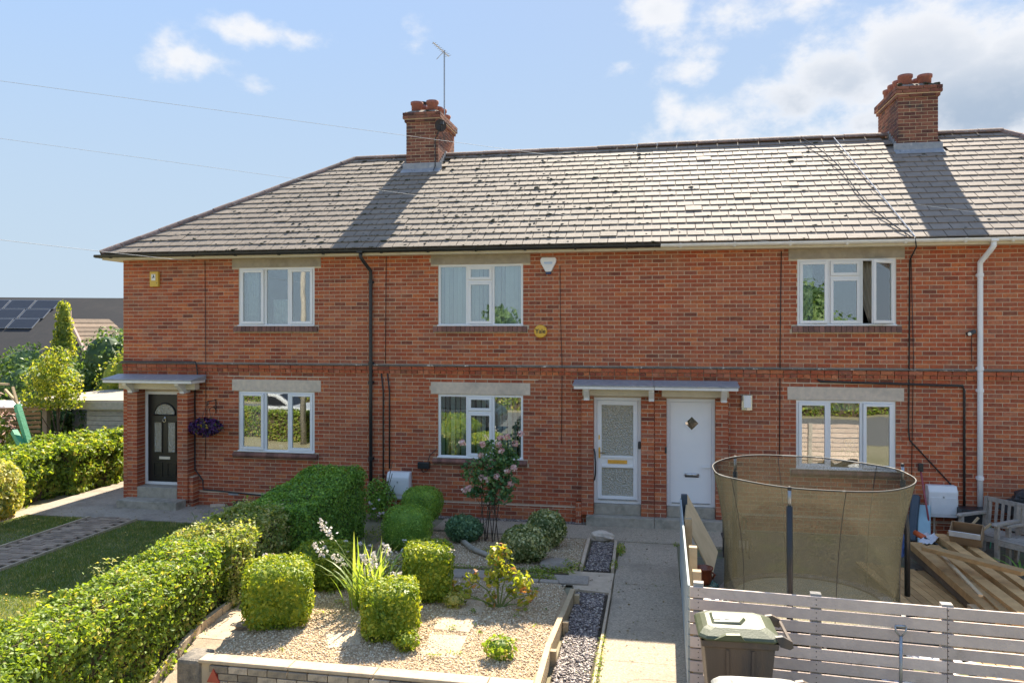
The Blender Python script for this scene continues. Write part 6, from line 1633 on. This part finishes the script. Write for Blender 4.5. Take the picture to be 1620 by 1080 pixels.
def car(x, y, rz_, label, paint):
    t = thing('parked_car', label, 'car', (x, y, -.40), rz_, 'cars parked in the street')
    low = [(-2.05, .28), (2.05, .28), (2.12, .55), (2.0, .82), (1.2, .93), (-1.9, .95), (-2.12, .75), (-2.12, .45)]
    top_ = [(-1.85, .94), (1.15, .92), (.45, 1.40), (-.3, 1.47), (-1.35, 1.42)]
    MB().prism(low, 'y', -.85, .85).build('body', paint, t, local=True, bevel=.07)
    MB().prism(top_, 'y', -.70, .70).build('cabin', paint, t, local=True, bevel=.06)
    for sy in (-1, 1):
        MB().prism([(-1.55, .98), (-.42, .97), (-.42, 1.36), (-1.25, 1.34)], 'y', sy * .705, sy * .725).build('side_window', m_panel, t, local=True)
        MB().prism([(-.34, .97), (.85, .96), (.40, 1.30), (-.30, 1.37)], 'y', sy * .705, sy * .725).build('side_window', m_panel, t, local=True)
        for wx in (-1.3, 1.3):
            MB().lathe([(.10, -.10), (.30, -.11), (.32, 0), (.30, .11), (.10, .10)], (wx, sy * .80, .32), 20, ax='y').build('wheel', m_blackp, t, local=True)
        MB().obox((2.08, sy * .62, .66), (.06, .3, .13)).build('headlight', m_chrome, t, local=True, bevel=.01)
    MB().add([(1.10, -.62, .97), (1.10, .62, .97), (.50, .58, 1.39), (.50, -.58, 1.39)], [(0, 1, 2, 3)]).build('windscreen', m_panel, t, local=True)
    return t
car(-15.6, -.4, 0, 'silver car parked at the kerb, mirrored in the left lower window', mk('car_silver', (.55, .56, .58), (.52, .53, .55), 2, .25, spec=.6))
car(-8.0, -.5, math.pi, 'black car parked at the kerb, mirrored in the middle lower window', mk('car_black', (.02, .02, .024), (.025, .025, .03), 2, .2, spec=.6))

# ------------------------------------------------------------------ fences round the right-hand yard
FX0, FY0, FYB = .37, 7.87, 11.9
ff = thing('slatted_fence', 'grey horizontal slatted fence along the front of the right yard', 'fence', (FX0, FY0, 0))
for k in range(9):
    zc = 1.075 - k * .124
    yj = RN.uniform(-.003, .003)
    for (a, b) in ((FX0 - .02, 2.66), (2.665, 5.6)):
        MB().obox(((a + b) / 2, FY0 + yj, zc + RN.uniform(-.003, .003)), (b - a, .022, .103), Matrix.Rotation(RN.uniform(-.0015, .0015), 3, 'Y')).build('slat', m_fence, ff, bevel=.002)
for i, x in enumerate((FX0 + .06, 1.53, 2.67, 4.1, 5.5)):
    MB().box(x - .05, x + .05, FY0 + .015, FY0 + .095, -.05, 1.145 if i else 1.16).build('post', m_greyshed, ff, bevel=.003)
    sc_ = MB()
    for k in range(9):
        for dz in (-.025, .025): sc_.lathe([(.005, 0), (.005, .003), (0, .003)], (x, FY0 - .012, 1.075 - k * .124 + dz), 6, ax='y')
    sc_.build('screw', m_iron, ff, kind='stuff')
fs = thing('side_fence', 'pale grey-green side fence between the path and the right yard', 'fence', (FX0, 10, 0))
for k in range(9):
    zc = 1.075 - k * .124
    MB().beam((FX0 - .03, FY0 + .02, zc), (FX0 + .02, FYB, zc), .022, .112).build('slat', m_fencew, fs, bevel=.002)
for y, zt in ((8.35, 1.14), (9.15, 1.17), (10.4, 1.19), (11.85, 1.20)):
    MB().box(FX0 + .025, FX0 + .115, y - .045, y + .045, -.05, zt).build('post', m_fencewood if y < 11 else m_navy, fs, bevel=.003)
# plywood sheet leaning inside the side fence
ps_ = [P(1084, 822, 11.35), P(1088, 782, 12.1), P(1136, 872, 11.9), P(1127, 911, 11.15)]
m = MB(); nrm = (ps_[1] - ps_[0]).cross(ps_[2] - ps_[0]).normalized() * .018
m.add(ps_ + [v + nrm for v in ps_], [(0, 1, 2, 3), (7, 6, 5, 4), (0, 4, 5, 1), (1, 5, 6, 2), (2, 6, 7, 3), (3, 7, 4, 0)]); tag(m.build('plywood_sheet', m_ply), 'tan plywood sheet leaning inside the side fence', 'board')
# pots behind the corner
t = thing('glazed_pot', 'wide teal glazed pot in the corner of the yard', 'plant pot', (.64, 10.4, 0)); MB().lathe([(.14, 0), (.24, .12), (.26, .25), (.18, .33), (.19, .35), (.15, .35), (.0, .3)], (.64, 10.4, 0), 20).build('pot', m_teal, t, smooth=True)
t = thing('chimney_planter', 'brown glazed crock with handles on top of the teal pot', 'crock', (.64, 10.4, .35)); MB().lathe([(.09, 0), (.105, .06), (.10, .16), (.12, .19), (.12, .21), (.095, .21), (.0, .12)], (.64, 10.4, .352), 18).build('crock', m_pot, t, smooth=True)
for s in (-1, 1): MB().tube([(.64 + s * .10, 10.4, .37 + .13), (.64 + s * .14, 10.4, .37 + .10), (.64 + s * .105, 10.4, .37 + .04)], .013, 6).build('handle', m_pot, t, smooth=True)
ff.rotation_euler = (0, 0, math.radians(-4.0))
def sheet(name, pts, mat, label, amp=.03, seed=1, cat='sheet', n=14):
    """crumpled cloth or bag lying over things: bilinear patch with folds"""
    a, b, c, d = [Vector(p) for p in pts]; r = random.Random(seed); m = MB(); vs = []
    for j in range(n + 1):
        for i in range(n + 1):
            u, v = i / n, j / n; p = a.lerp(b, u).lerp(d.lerp(c, u), v)
            vs.append((p.x, p.y, p.z + amp * (math.sin(u * 9 + seed) * math.cos(v * 7 + seed * 2) + .7 * math.sin(u * 17 - v * 13)) + r.uniform(-amp, amp) * .3))
    m.add(vs, [(j * (n + 1) + i, j * (n + 1) + i + 1, (j + 1) * (n + 1) + i + 1, (j + 1) * (n + 1) + i) for j in range(n) for i in range(n)])
    o = m.build(name, mat, smooth=True); s = o.modifiers.new('thick', 'SOLIDIFY'); s.thickness = .006
    return tag(o, label, cat)
sheet('plastic_sheet', [(.52, 8.2, .55), (1.0, 8.2, .50), (.80, 9.8, .42), (.50, 9.8, .45)], m_tarp, 'crumpled white plastic sheet in the front corner of the yard', .035, 2)
sheet('plastic_sheet', [(2.55, 8.05, .40), (3.3, 8.05, .36), (3.2, 8.9, .22), (2.6, 9.0, .25)], m_tarp, 'white printed bag behind the fence right of the trampoline', .04, 5)
sheet('plastic_sheet', [(2.2, 8.0, .25), (2.6, 8.0, .22), (2.6, 8.4, .20), (2.2, 8.4, .22)], m_blue, 'blue bag on the ground behind the front fence', .03, 6)
sheet('dust_sheet', [(4.0, 8.1, .15), (5.4, 8.1, .15), (5.3, 8.7, .12), (4.0, 8.7, .12)], m_tarp, 'pale sheet on the ground behind the right end of the fence', .03, 7)
slab('yard', [(.45, 7.9), (8, 7.9), (8, 14.6), (1.65, 14.6), (1.65, 13.3), (.45, 13.3)], .004, mk('yard_ground', (.17, .145, .105), (.10, .09, .065), 14, 1, .6, 50, c3=(.12, .15, .05), s3=1.2, w3=(.5, .62)))
# cast iron bench end behind the plywood
t = thing('iron_seat', 'black cast iron bench end beside the white doorstep', 'garden seat', (1.28, 13.1, 0)); m = MB()
for i in range(7):
    x = 1.12 + i * .06; m.tube([(x, 13.15, 0), (x, 13.15, .52 + .14 * math.sin(i / 6 * math.pi))], .012, 6)
m.tube([(1.10 + i * .045, 13.15, .52 + .16 * math.sin(i / 9 * math.pi)) for i in range(10)], .016, 6); m.build('back', m_iron, t)
m = MB(); m.box(1.08, 1.52, 12.8, 13.12, .30, .33); m.tube([(1.1, 12.83, 0), (1.1, 12.83, .30)], .014, 6); m.tube([(1.5, 12.83, 0), (1.5, 12.83, .30)], .014, 6); m.build('seat', m_iron, t)
t = thing('garden_ornament', 'small pale stone animal ornament beside the plywood', 'ornament', (1.0, 10.1, 0)); m = MB(); m.blob((1.02, 10.1, .28), .10, 1.3, .8, 1, 10, 8, .05); m.blob((.93, 10.05, .40), .06, 1, .9, 1, 8, 6, .05)
for dx in (-.07, .07): m.tube([(1.02 + dx, 10.1, .0), (1.02 + dx, 10.1, .24)], .022, 6)
m.build('figure', m_conc, t, smooth=True)

# ------------------------------------------------------------------ trampoline
TCX, TCY, TRX, TRY = 1.795, 9.62, 1.09, 1.02
tp = thing('trampoline', 'round trampoline with olive mesh enclosure and padded poles in the right yard', 'trampoline', (TCX, TCY, 0))
def ring(rx, ry, z, e=2.35, n=48, wobz=None):
    out = []
    for i in range(n):
        a = 2 * math.pi * i / n; c, s = math.cos(a), math.sin(a)
        out.append(Vector((TCX + rx * math.copysign(abs(c) ** (2 / e), c), TCY + ry * math.copysign(abs(s) ** (2 / e), s), z + (wobz(a) if wobz else 0))))
    return out
rimz = lambda a: .02 * math.sin(a * 3 + 2.5)
top = ring(TRX, TRY, 2.0, 2.8, 72, rimz)
MB().tube(top, .0085, 8, closed=True).build('top_rim', mk('rim_cover', (.07, .065, .055), (.03, .03, .028), 3, .6, c3=(.28, .26, .22), s3=2.2, w3=(.54, .58)), tp, smooth=True)
bot = ring(.98, .95, .47, 2.1, 72)
nz = 22; vs = []
for j in range(nz + 1):
    t_ = j / nz
    for i in range(72):
        p = top[i].lerp(bot[i], t_); bulge = -.07 * math.sin(t_ * math.pi) + .012 * math.sin(i * .9 + t_ * 5) * t_; d_ = Vector((p.x - TCX, p.y - TCY, 0)).normalized()
        vs.append(p + d_ * bulge)
m = MB(); m.add(vs, [(j * 72 + i, j * 72 + (i + 1) % 72, (j + 1) * 72 + (i + 1) % 72, (j + 1) * 72 + i) for j in range(nz) for i in range(72)]); m.build('safety_net', m_net, tp, smooth=True)
for i in range(0, 72, 12):
    q = [vs[j * 72 + (i + 7) % 72] for j in range(nz + 1)]; MB().tube(q, .005, 4).build('net_seam', m_blackp, tp)
MB().tube(ring(.98, .95, .46, 2.1, 64), .022, 8, closed=True).build('frame_rim', m_silver, tp, smooth=True)
o_, i_ = ring(1.03, 1.0, .485, 2.1, 64), ring(.84, .82, .49, 2.1, 64); m = MB()
m.add([*o_, *i_, *[v - Vector((0, 0, .02)) for v in o_], *[v - Vector((0, 0, .02)) for v in i_]], [(k, (k + 1) % 64, 64 + (k + 1) % 64, 64 + k) for k in range(64)] + [(128 + k, 192 + k, 192 + (k + 1) % 64, 128 + (k + 1) % 64) for k in range(64)] + [(k, 128 + k, 128 + (k + 1) % 64, (k + 1) % 64) for k in range(64)])
m.build('edge_padding', mk('pad_pvc', (.16, .155, .14), (.11, .105, .095), 6, .35, .1, 20, c3=(.42, .40, .36), s3=1.6, w3=(.56, .62)), tp)
i2 = ring(.838, .818, .478, 2.1, 64); MB().add(i2, [tuple(range(64))]).build('jumping_mat', mk('mat_weave', (.30, .26, .16), (.36, .31, .2), 5, .8, .1, 60), tp)
for (px, Y, hx, hy) in ((1249, 8.62, 0, -.02), (1163, 10.58, 0, .05), (1428, 10.35, .06, .02)):
    tpv = P(px, 700, Y); x, y = tpv.x, tpv.y
    MB().tube([(x, y, 1.97), (x, y, 1.80)], .02, 8).build('pole_tip', m_silver, tp, smooth=True)
    MB().tube([(x, y, 1.80), (x + hx, y + hy, 1.1), (x + hx, y + hy, .35)], .034, 10).build('padded_pole', m_blackp, tp, smooth=True)
    MB().lathe([(.02, -.02), (.024, .0), (.015, .018), (0, .02)], (x, y, 1.99), 10).build('pole_cap', m_iron, tp)
for a in (20, 90, 160, 215, 270, 325):
    r_ = math.radians(a); x, y = TCX + .95 * math.cos(r_), TCY + .92 * math.sin(r_)
    MB().tube([(x, y, .45), (x, y, .02)], .02, 8).build('leg', m_silver, tp, smooth=True)

# ------------------------------------------------------------------ timber pile
tg = 'loose timber boards in the right yard'
def plank(pa, pb, w, h, label, mat=m_timber, za=.1, zb=.1, cat='board'):
    a, b = Gd(*pa, za), Gd(*pb, zb)
    o = MB().beam(a, b, w, h).build('timber_board', mat, bevel=.004)
    return tag(o, label, cat, tg)
# stacked decking boards along the trampoline
for i in range(7):
    x = 3.08 + i * .128
    o = MB().beam((x + .02, 12.6 - i * .05, .10), (x + .32, 8.6, .12), .115, .028).build('decking_board', m_timber)
    tag(o, ['leftmost decking board beside the trampoline', 'second decking board from the trampoline', 'third decking board from the trampoline', 'fourth decking board from the trampoline', 'fifth decking board from the trampoline', 'sixth decking board from the trampoline', 'decking board furthest from the trampoline'][i], 'board', 'laid decking boards')
tag(MB().box(3.9, 4.15, 8.6, 12.6, .0, .07).build('bearer', m_timberdk), 'dark wet timber lying beside the decking boards', 'board', tg)
plank((1448, 862), (1590, 985), .20, .10, 'dark-edged wide board left of the timber heap', m_timber, .30, .34)
plank((1440, 868), (1578, 990), .05, .18, 'dark rotten beam under the wide board', m_timberdk, .22, .25)
plank((1478, 866), (1612, 990), .14, .09, 'second board from the left of the heap', m_timber, .36, .38)
plank((1503, 885), (1632, 985), .16, .12, 'thick sleeper in the middle of the heap', m_timber, .38, .42)
plank((1490, 878), (1552, 942), .05, .03, 'thin batten with a pale end on the heap', m_fencewood, .50, .50)
plank((1486, 848), (1636, 960), .15, .09, 'long board rising behind the sleeper', m_timber, .34, .42)
plank((1505, 845), (1650, 950), .13, .09, 'furthest long board of the heap', m_timber, .28, .38)
plank((1464, 866), (1622, 906), .17, .055, 'top board lying crosswise over the heap', m_timber, .62, .66)
plank((1500, 862), (1470, 850), .16, .06, 'short offcut at the far left end of the heap', m_timber, .30, .30)
plank((1538, 960), (1560, 975), .12, .08, 'short block end near the fence', m_fencewood, .3, .3)
t = thing('cardboard_box', 'open brown cardboard box behind the timber heap', 'box', (4.75, 13.0, .2))
cb_ = P(1530, 852, 13.0); Rb = Matrix.Rotation(-.5, 3, 'Z') @ Matrix.Rotation(.5, 3, 'X')
m = MB(); m.obox(cb_, (.42, .28, .02), Rb); 
for (dx, dy, sx, sy) in ((-.21, 0, .012, .28), (.21, 0, .012, .28), (0, -.14, .42, .012), (0, .14, .42, .012)): m.obox(cb_ + Rb @ Vector((dx, dy, .10)), (sx, sy, .2), Rb)
m.build('carton', m_card, t)
MB().obox(cb_ + Rb @ Vector((0, -.16, .21)), (.42, .01, .10), Rb).build('flap', m_tarp, t)
tag(MB().beam(P(1546, 845, 13.3), P(1568, 828, 13.3), .03, .03).build('stick', m_fencewood), 'pale stick leaning out of the cardboard box', 'stick')
tag(MB().beam(P(1530, 838, 13.4), P(1548, 818, 13.4), .03, .03).build('stick', m_fencewood), 'pale stick behind the cardboard box', 'stick')
# clutter by the wall
t = thing('garden_kneeler', 'dark navy rolled mat leaning on the wall left of the meter box', 'rolled mat', (4.6, 14.4, 0)); MB().beam((4.33, 14.2, .05), (4.50, 14.52, .78), .14, .12).build('roll', m_navy, t, bevel=.03)
t = thing('cushion', 'pale blue board leaning beside the navy roll', 'board', (4.7, 14.35, 0)); MB().beam((4.50, 14.10, .05), (4.62, 14.48, .62), .20, .06).build('board', m_paleblue, t, bevel=.02)
t = thing('broom', 'red-handled broom standing upright against the wall', 'broom', (4.5, 14.3, 0)); MB().tube([(4.66, 14.2, .05), (4.57, 14.5, 1.22)], .016, 8).build('handle', m_pink, t, smooth=True); MB().box(4.53, 4.61, 14.47, 14.54, 1.20, 1.34).build('head', m_blackp, t, bevel=.01)
t = thing('trimmer', 'orange garden trimmer lying by the pole of the trampoline', 'tool', (4.1, 13.4, .3)); a, b = P(1448, 842, 13.4), P(1462, 850, 13.2); MB().tube([a, b], .045, 8).build('body', m_orangep, t, smooth=True); MB().tube([b, b + Vector((.2, -.1, -.1))], .02, 6).build('shaft', m_blackp, t)
sheet('newspaper', [P(1450, 862, 12.9), P(1474, 858, 12.9), P(1490, 848, 13.4), P(1465, 842, 13.5)], m_tarp, 'black and white printed sacks behind the decking', .02, 9)
sheet('blue_bag', [P(1425, 880, 12.0), P(1436, 880, 12.0), P(1436, 845, 12.6), P(1425, 845, 12.6)], m_blue, 'blue bag squeezed between trampoline pole and net', .02, 10)
t = thing('gas_bottles', 'black crate with two white-capped bottles under the dark pipe', 'crate', (5.35, 14.4, 0)); MB().box(5.14, 5.58, 14.25, 14.55, .18, .62).build('crate', m_blackp, t, bevel=.01)
for x in (5.28, 5.42): MB().lathe([(.045, 0), (.045, .05), (.02, .08), (0, .08)], (x, 14.22, .30), 10).build('cap', m_white2, t)
cable([(5.50, 13.9, .25), (5.46, 14.3, .6), (5.6, 14.2, .3), (5.4, 13.8, .1)], 'loop of green hose beside the chair', .01, m_green)
bt = MB(); rb = random.Random(9)
for i in range(10): bt.blob((6.05 + rb.uniform(-.15, .35), 14.35 + rb.uniform(-.1, .08), .35 + i * .055), .22, 1.2, .9, .6, 9, 7, .18, rng=rb)
tag(bt.build('covered_heap', m_blacktarp), 'heap wrapped in black plastic beside the white downpipe', 'covered heap')
t = thing('metal_grille', 'stack of black wire shelves against the wall at the right edge', 'wire shelf', (6.4, 14.3, 0)); m = MB()
for k in range(9): m.tube([(5.75, 13.95, .2 + k * .085), (6.9, 14.2, .2 + k * .085)], .008, 5)
for x in np.arange(5.8, 6.9, .12): m.tube([(x, 13.93 + (x - 5.75) * .217, .1), (x, 13.93 + (x - 5.75) * .217, .95)], .007, 5)
m.build('grille', m_iron, t)
# strap-leaved plant under the bench
t = thing('strap_plant', 'dark strap-leaved plant at the right edge below the bench', 'plant', (5.3, 12.6, 0))
for i in range(26):
    a = rr.uniform(0, 6.28); L = rr.uniform(.3, .6); m = MB(); vs = []
    for k in range(6):
        s = k / 5; x, y, z = 5.25 + math.cos(a) * L * s, 12.35 + math.sin(a) * L * s, .12 + L * .9 * s * (1 - .75 * s); w = .012 * (1 - s ** 3) + .001
        vs += [(x - math.sin(a) * w, y + math.cos(a) * w, z), (x + math.sin(a) * w, y - math.cos(a) * w, z)]
    m.add(vs, [(2 * k, 2 * k + 1, 2 * k + 3, 2 * k + 2) for k in range(5)]); m.build('leaf', lf_dark, t)
# benches
def bench(loc, rz_, label, W=1.15):
    t = thing('garden_bench', label, 'bench', loc, rz_, 'weathered wooden garden seats')
    for sx in (-1, 1):
        MB().box(sx * W / 2 - .03, sx * W / 2 + .03, -.28, -.22, 0, .62).build('leg', m_teak, t, local=True, bevel=.004)
        MB().add([(sx * W / 2 - .03, .22, 0), (sx * W / 2 + .03, .22, 0), (sx * W / 2 + .03, .28, 0), (sx * W / 2 - .03, .28, 0), (sx * W / 2 - .03, .32, .90), (sx * W / 2 + .03, .32, .90), (sx * W / 2 + .03, .38, .90), (sx * W / 2 - .03, .38, .90)],
                 [(0, 3, 2, 1), (4, 5, 6, 7), (0, 1, 5, 4), (1, 2, 6, 5), (2, 3, 7, 6), (3, 0, 4, 7)]).build('leg', m_teak, t, local=True, bevel=.006)
        MB().prism([(-.33, .62), (-.33, .645), (-.28, .665), (.30, .66), (.30, .62)], 'x', sx * W / 2 - .04, sx * W / 2 + .04).build('armrest', m_teak, t, local=True, bevel=.006)
        MB().box(sx * W / 2 - .02, sx * W / 2 + .02, -.219, .22, .34, .40).build('side_rail', m_teak, t, local=True)
    for k in range(6): MB().box(-W / 2 + .0, W / 2, -.27 + k * .085, -.205 + k * .085, .402, .425).build('seat_slat', m_teak, t, local=True, bevel=.003)
    MB().box(-W / 2 + .03, W / 2 - .03, -.27, -.235, .33, .40).build('front_rail', m_teak, t, local=True)
    MB().obox((0, .345, .865), (W - .06, .035, .075), Matrix.Rotation(-.11, 3, 'X')).build('top_rail', m_teak, t, local=True, bevel=.006)
    MB().obox((0, .285, .47), (W - .06, .03, .05), Matrix.Rotation(-.11, 3, 'X')).build('lower_rail', m_teak, t, local=True)
    n = int(W / .105)
    for k in range(n): MB().obox((-W / 2 + .08 + k * (W - .16) / (n - 1), .315, .665), (.045, .015, .37), Matrix.Rotation(-.11, 3, 'X')).build('back_slat', m_teak, t, local=True)
bench((5.38, 13.55, .0), math.radians(-58), 'weathered grey garden seat facing left, nearest the meter box', .80)
bench((5.62, 12.75, .05), math.radians(-52), 'weathered grey garden seat half out of frame at the right edge', .85)

# ------------------------------------------------------------------ bins and fork
def bin_(loc, rz_, label, lidm, bodym, lettered=False):
    t = thing('wheelie_bin', label, 'wheelie bin', loc, rz_, 'wheelie bins in front of the fence')
    # local: handle side +x, length .73 (x), width .58 (y)
    def ringp(z, sx, sy, x0=0): return [(x0 - sx, -sy, z), (x0 + sx, -sy, z), (x0 + sx, sy, z), (x0 - sx, sy, z)]
    m = MB(); vs = ringp(.05, .22, .22) + ringp(.92, .30, .265) + ringp(.921, .325, .285) + ringp(.98, .33, .29)
    m.add(vs, [(3, 2, 1, 0)] + [(k * 4 + i, k * 4 + (i + 1) % 4, (k + 1) * 4 + (i + 1) % 4, (k + 1) * 4 + i) for k in range(3) for i in range(4)])
    m.build('body', bodym, t, local=True, bevel=.012)
    for x in (-.09, .10):
        a = .22 + .0; MB().add([(x - .012, -.232, .12), (x + .012, -.232, .12), (x * 1.15 + .012, -.276, .90), (x * 1.15 - .012, -.276, .90), (x - .012, -.21, .12), (x + .012, -.21, .12), (x * 1.15 + .012, -.255, .90), (x * 1.15 - .012, -.255, .90)],
                                [(0, 1, 2, 3), (0, 3, 7, 4), (1, 5, 6, 2)]).build('rib', bodym, t, local=True)
    # lid: shallow tray rim, raised sloping crown, centre ridge and side scoops
    def loop(sx, sy, z, x0=0, c=.06): return [(x0 - sx + c, -sy, z), (x0 + sx - c, -sy, z), (x0 + sx, -sy + c, z), (x0 + sx, sy - c, z), (x0 + sx - c, sy, z), (x0 - sx + c, sy, z), (x0 - sx, sy - c, z), (x0 - sx, -sy + c, z)]
    L_ = [loop(.345, .30, .985), loop(.35, .305, 1.0), loop(.335, .29, 1.022), loop(.29, .235, 1.05, -.01), loop(.25, .20, 1.068, -.01), loop(.22, .175, 1.070, -.01)]
    vs = [v for l in L_ for v in l]
    m = MB().add(vs, [(k * 8 + q, k * 8 + (q + 1) % 8, (k + 1) * 8 + (q + 1) % 8, (k + 1) * 8 + q) for k in range(5) for q in range(8)] + [tuple(range(40, 48))])
    m.build('lid', lidm, t, local=True, bevel=.006)
    MB().add([(-.22, -.13, 1.070), (.03, -.13, 1.074), (.09, 0, 1.074), (.03, .13, 1.074), (-.22, .13, 1.070), (-.20, -.11, 1.086), (.02, -.11, 1.092), (.07, 0, 1.092), (.02, .11, 1.092), (-.20, .11, 1.086)],
             [(5, 6, 7, 8, 9), (0, 1, 6, 5), (1, 2, 7, 6), (2, 3, 8, 7), (3, 4, 9, 8), (4, 0, 5, 9)]).build('lid_crown', lidm, t, local=True, bevel=.004)
    m = MB()
    for sy in (-1, 1): m.prism([(.30, 1.03), (.36, 1.04), (.44, 1.0), (.45, .95), (.42, .93), (.34, .95)], 'y', sy * .25 - .02, sy * .25 + .02)
    m.tube([(.43, -.25, .985), (.43, .25, .985)], .016, 8); m.build('handle', bodym, t, local=True)
    MB().prism([(-.22, 1.0), (-.12, 1.045), (.0, 1.05), (.04, 1.0)], 'y', -.318, -.275).build('lid_grip', lidm, t, local=True)
    for sy in (-1, 1):
        w = MB(); w.lathe([(.03, -.022), (.095, -.025), (.10, 0), (.095, .025), (.03, .022)], (.24, sy * .25, .10), 18, ax='y'); w.build('wheel', m_blackp, t, local=True)
    if lettered:
        MB().box(-.20, -.14, -.06, .05, 1.0885, 1.0925).build('label_sticker', m_white, t, local=True); MB().box(-.10, -.06, -.06, .05, 1.0905, 1.0945).build('label_sticker', m_white, t, local=True)
    return t
bin_((.72, 7.20, .0), math.radians(2), 'brown wheelie bin with green lid against the slatted fence', m_binlid, m_bin, True)
bin_((.80, 6.07, -.10), math.radians(3), 'pale-lidded wheelie bin nearest the camera, cut off by the frame', m_binlid2, m_bin)
t = thing('garden_fork', 'garden fork with D-shaped handle leaning on the slatted fence', 'garden fork', (2.12, 7.8, 0))
fx = P(1425, 990, 7.64); tz = fx.z
m = MB(); x = fx.x; y = 7.64
m.tube([(x - .045, y, tz), (x + .045, y, tz)], .014, 8); m.tube([(x - .047, y, tz), (x - .043, y, tz - .05), (x, y - .005, tz - .10)], .009, 7); m.tube([(x + .047, y, tz), (x + .043, y, tz - .05), (x, y - .005, tz - .10)], .009, 7)
m.build('grip', m_silver, t, smooth=True)
MB().tube([(x, y - .005, tz - .09), (x - .03, y - .10, .32)], .016, 8).build('shaft', m_silver, t, smooth=True)
MB().tube([(x - .004, y - .015, tz - .25), (x - .006, y - .025, tz - .29)], .018, 8).build('grip_band', m_red, t)
m = MB(); m.tube([(x - .12, y - .11, .30), (x + .06, y - .11, .30)], .01, 6)
for k in range(4): m.tube([(x - .12 + k * .06, y - .11, .30), (x - .12 + k * .06, y - .14, .02)], .007, 5)
m.build('tines', m_silver, t)
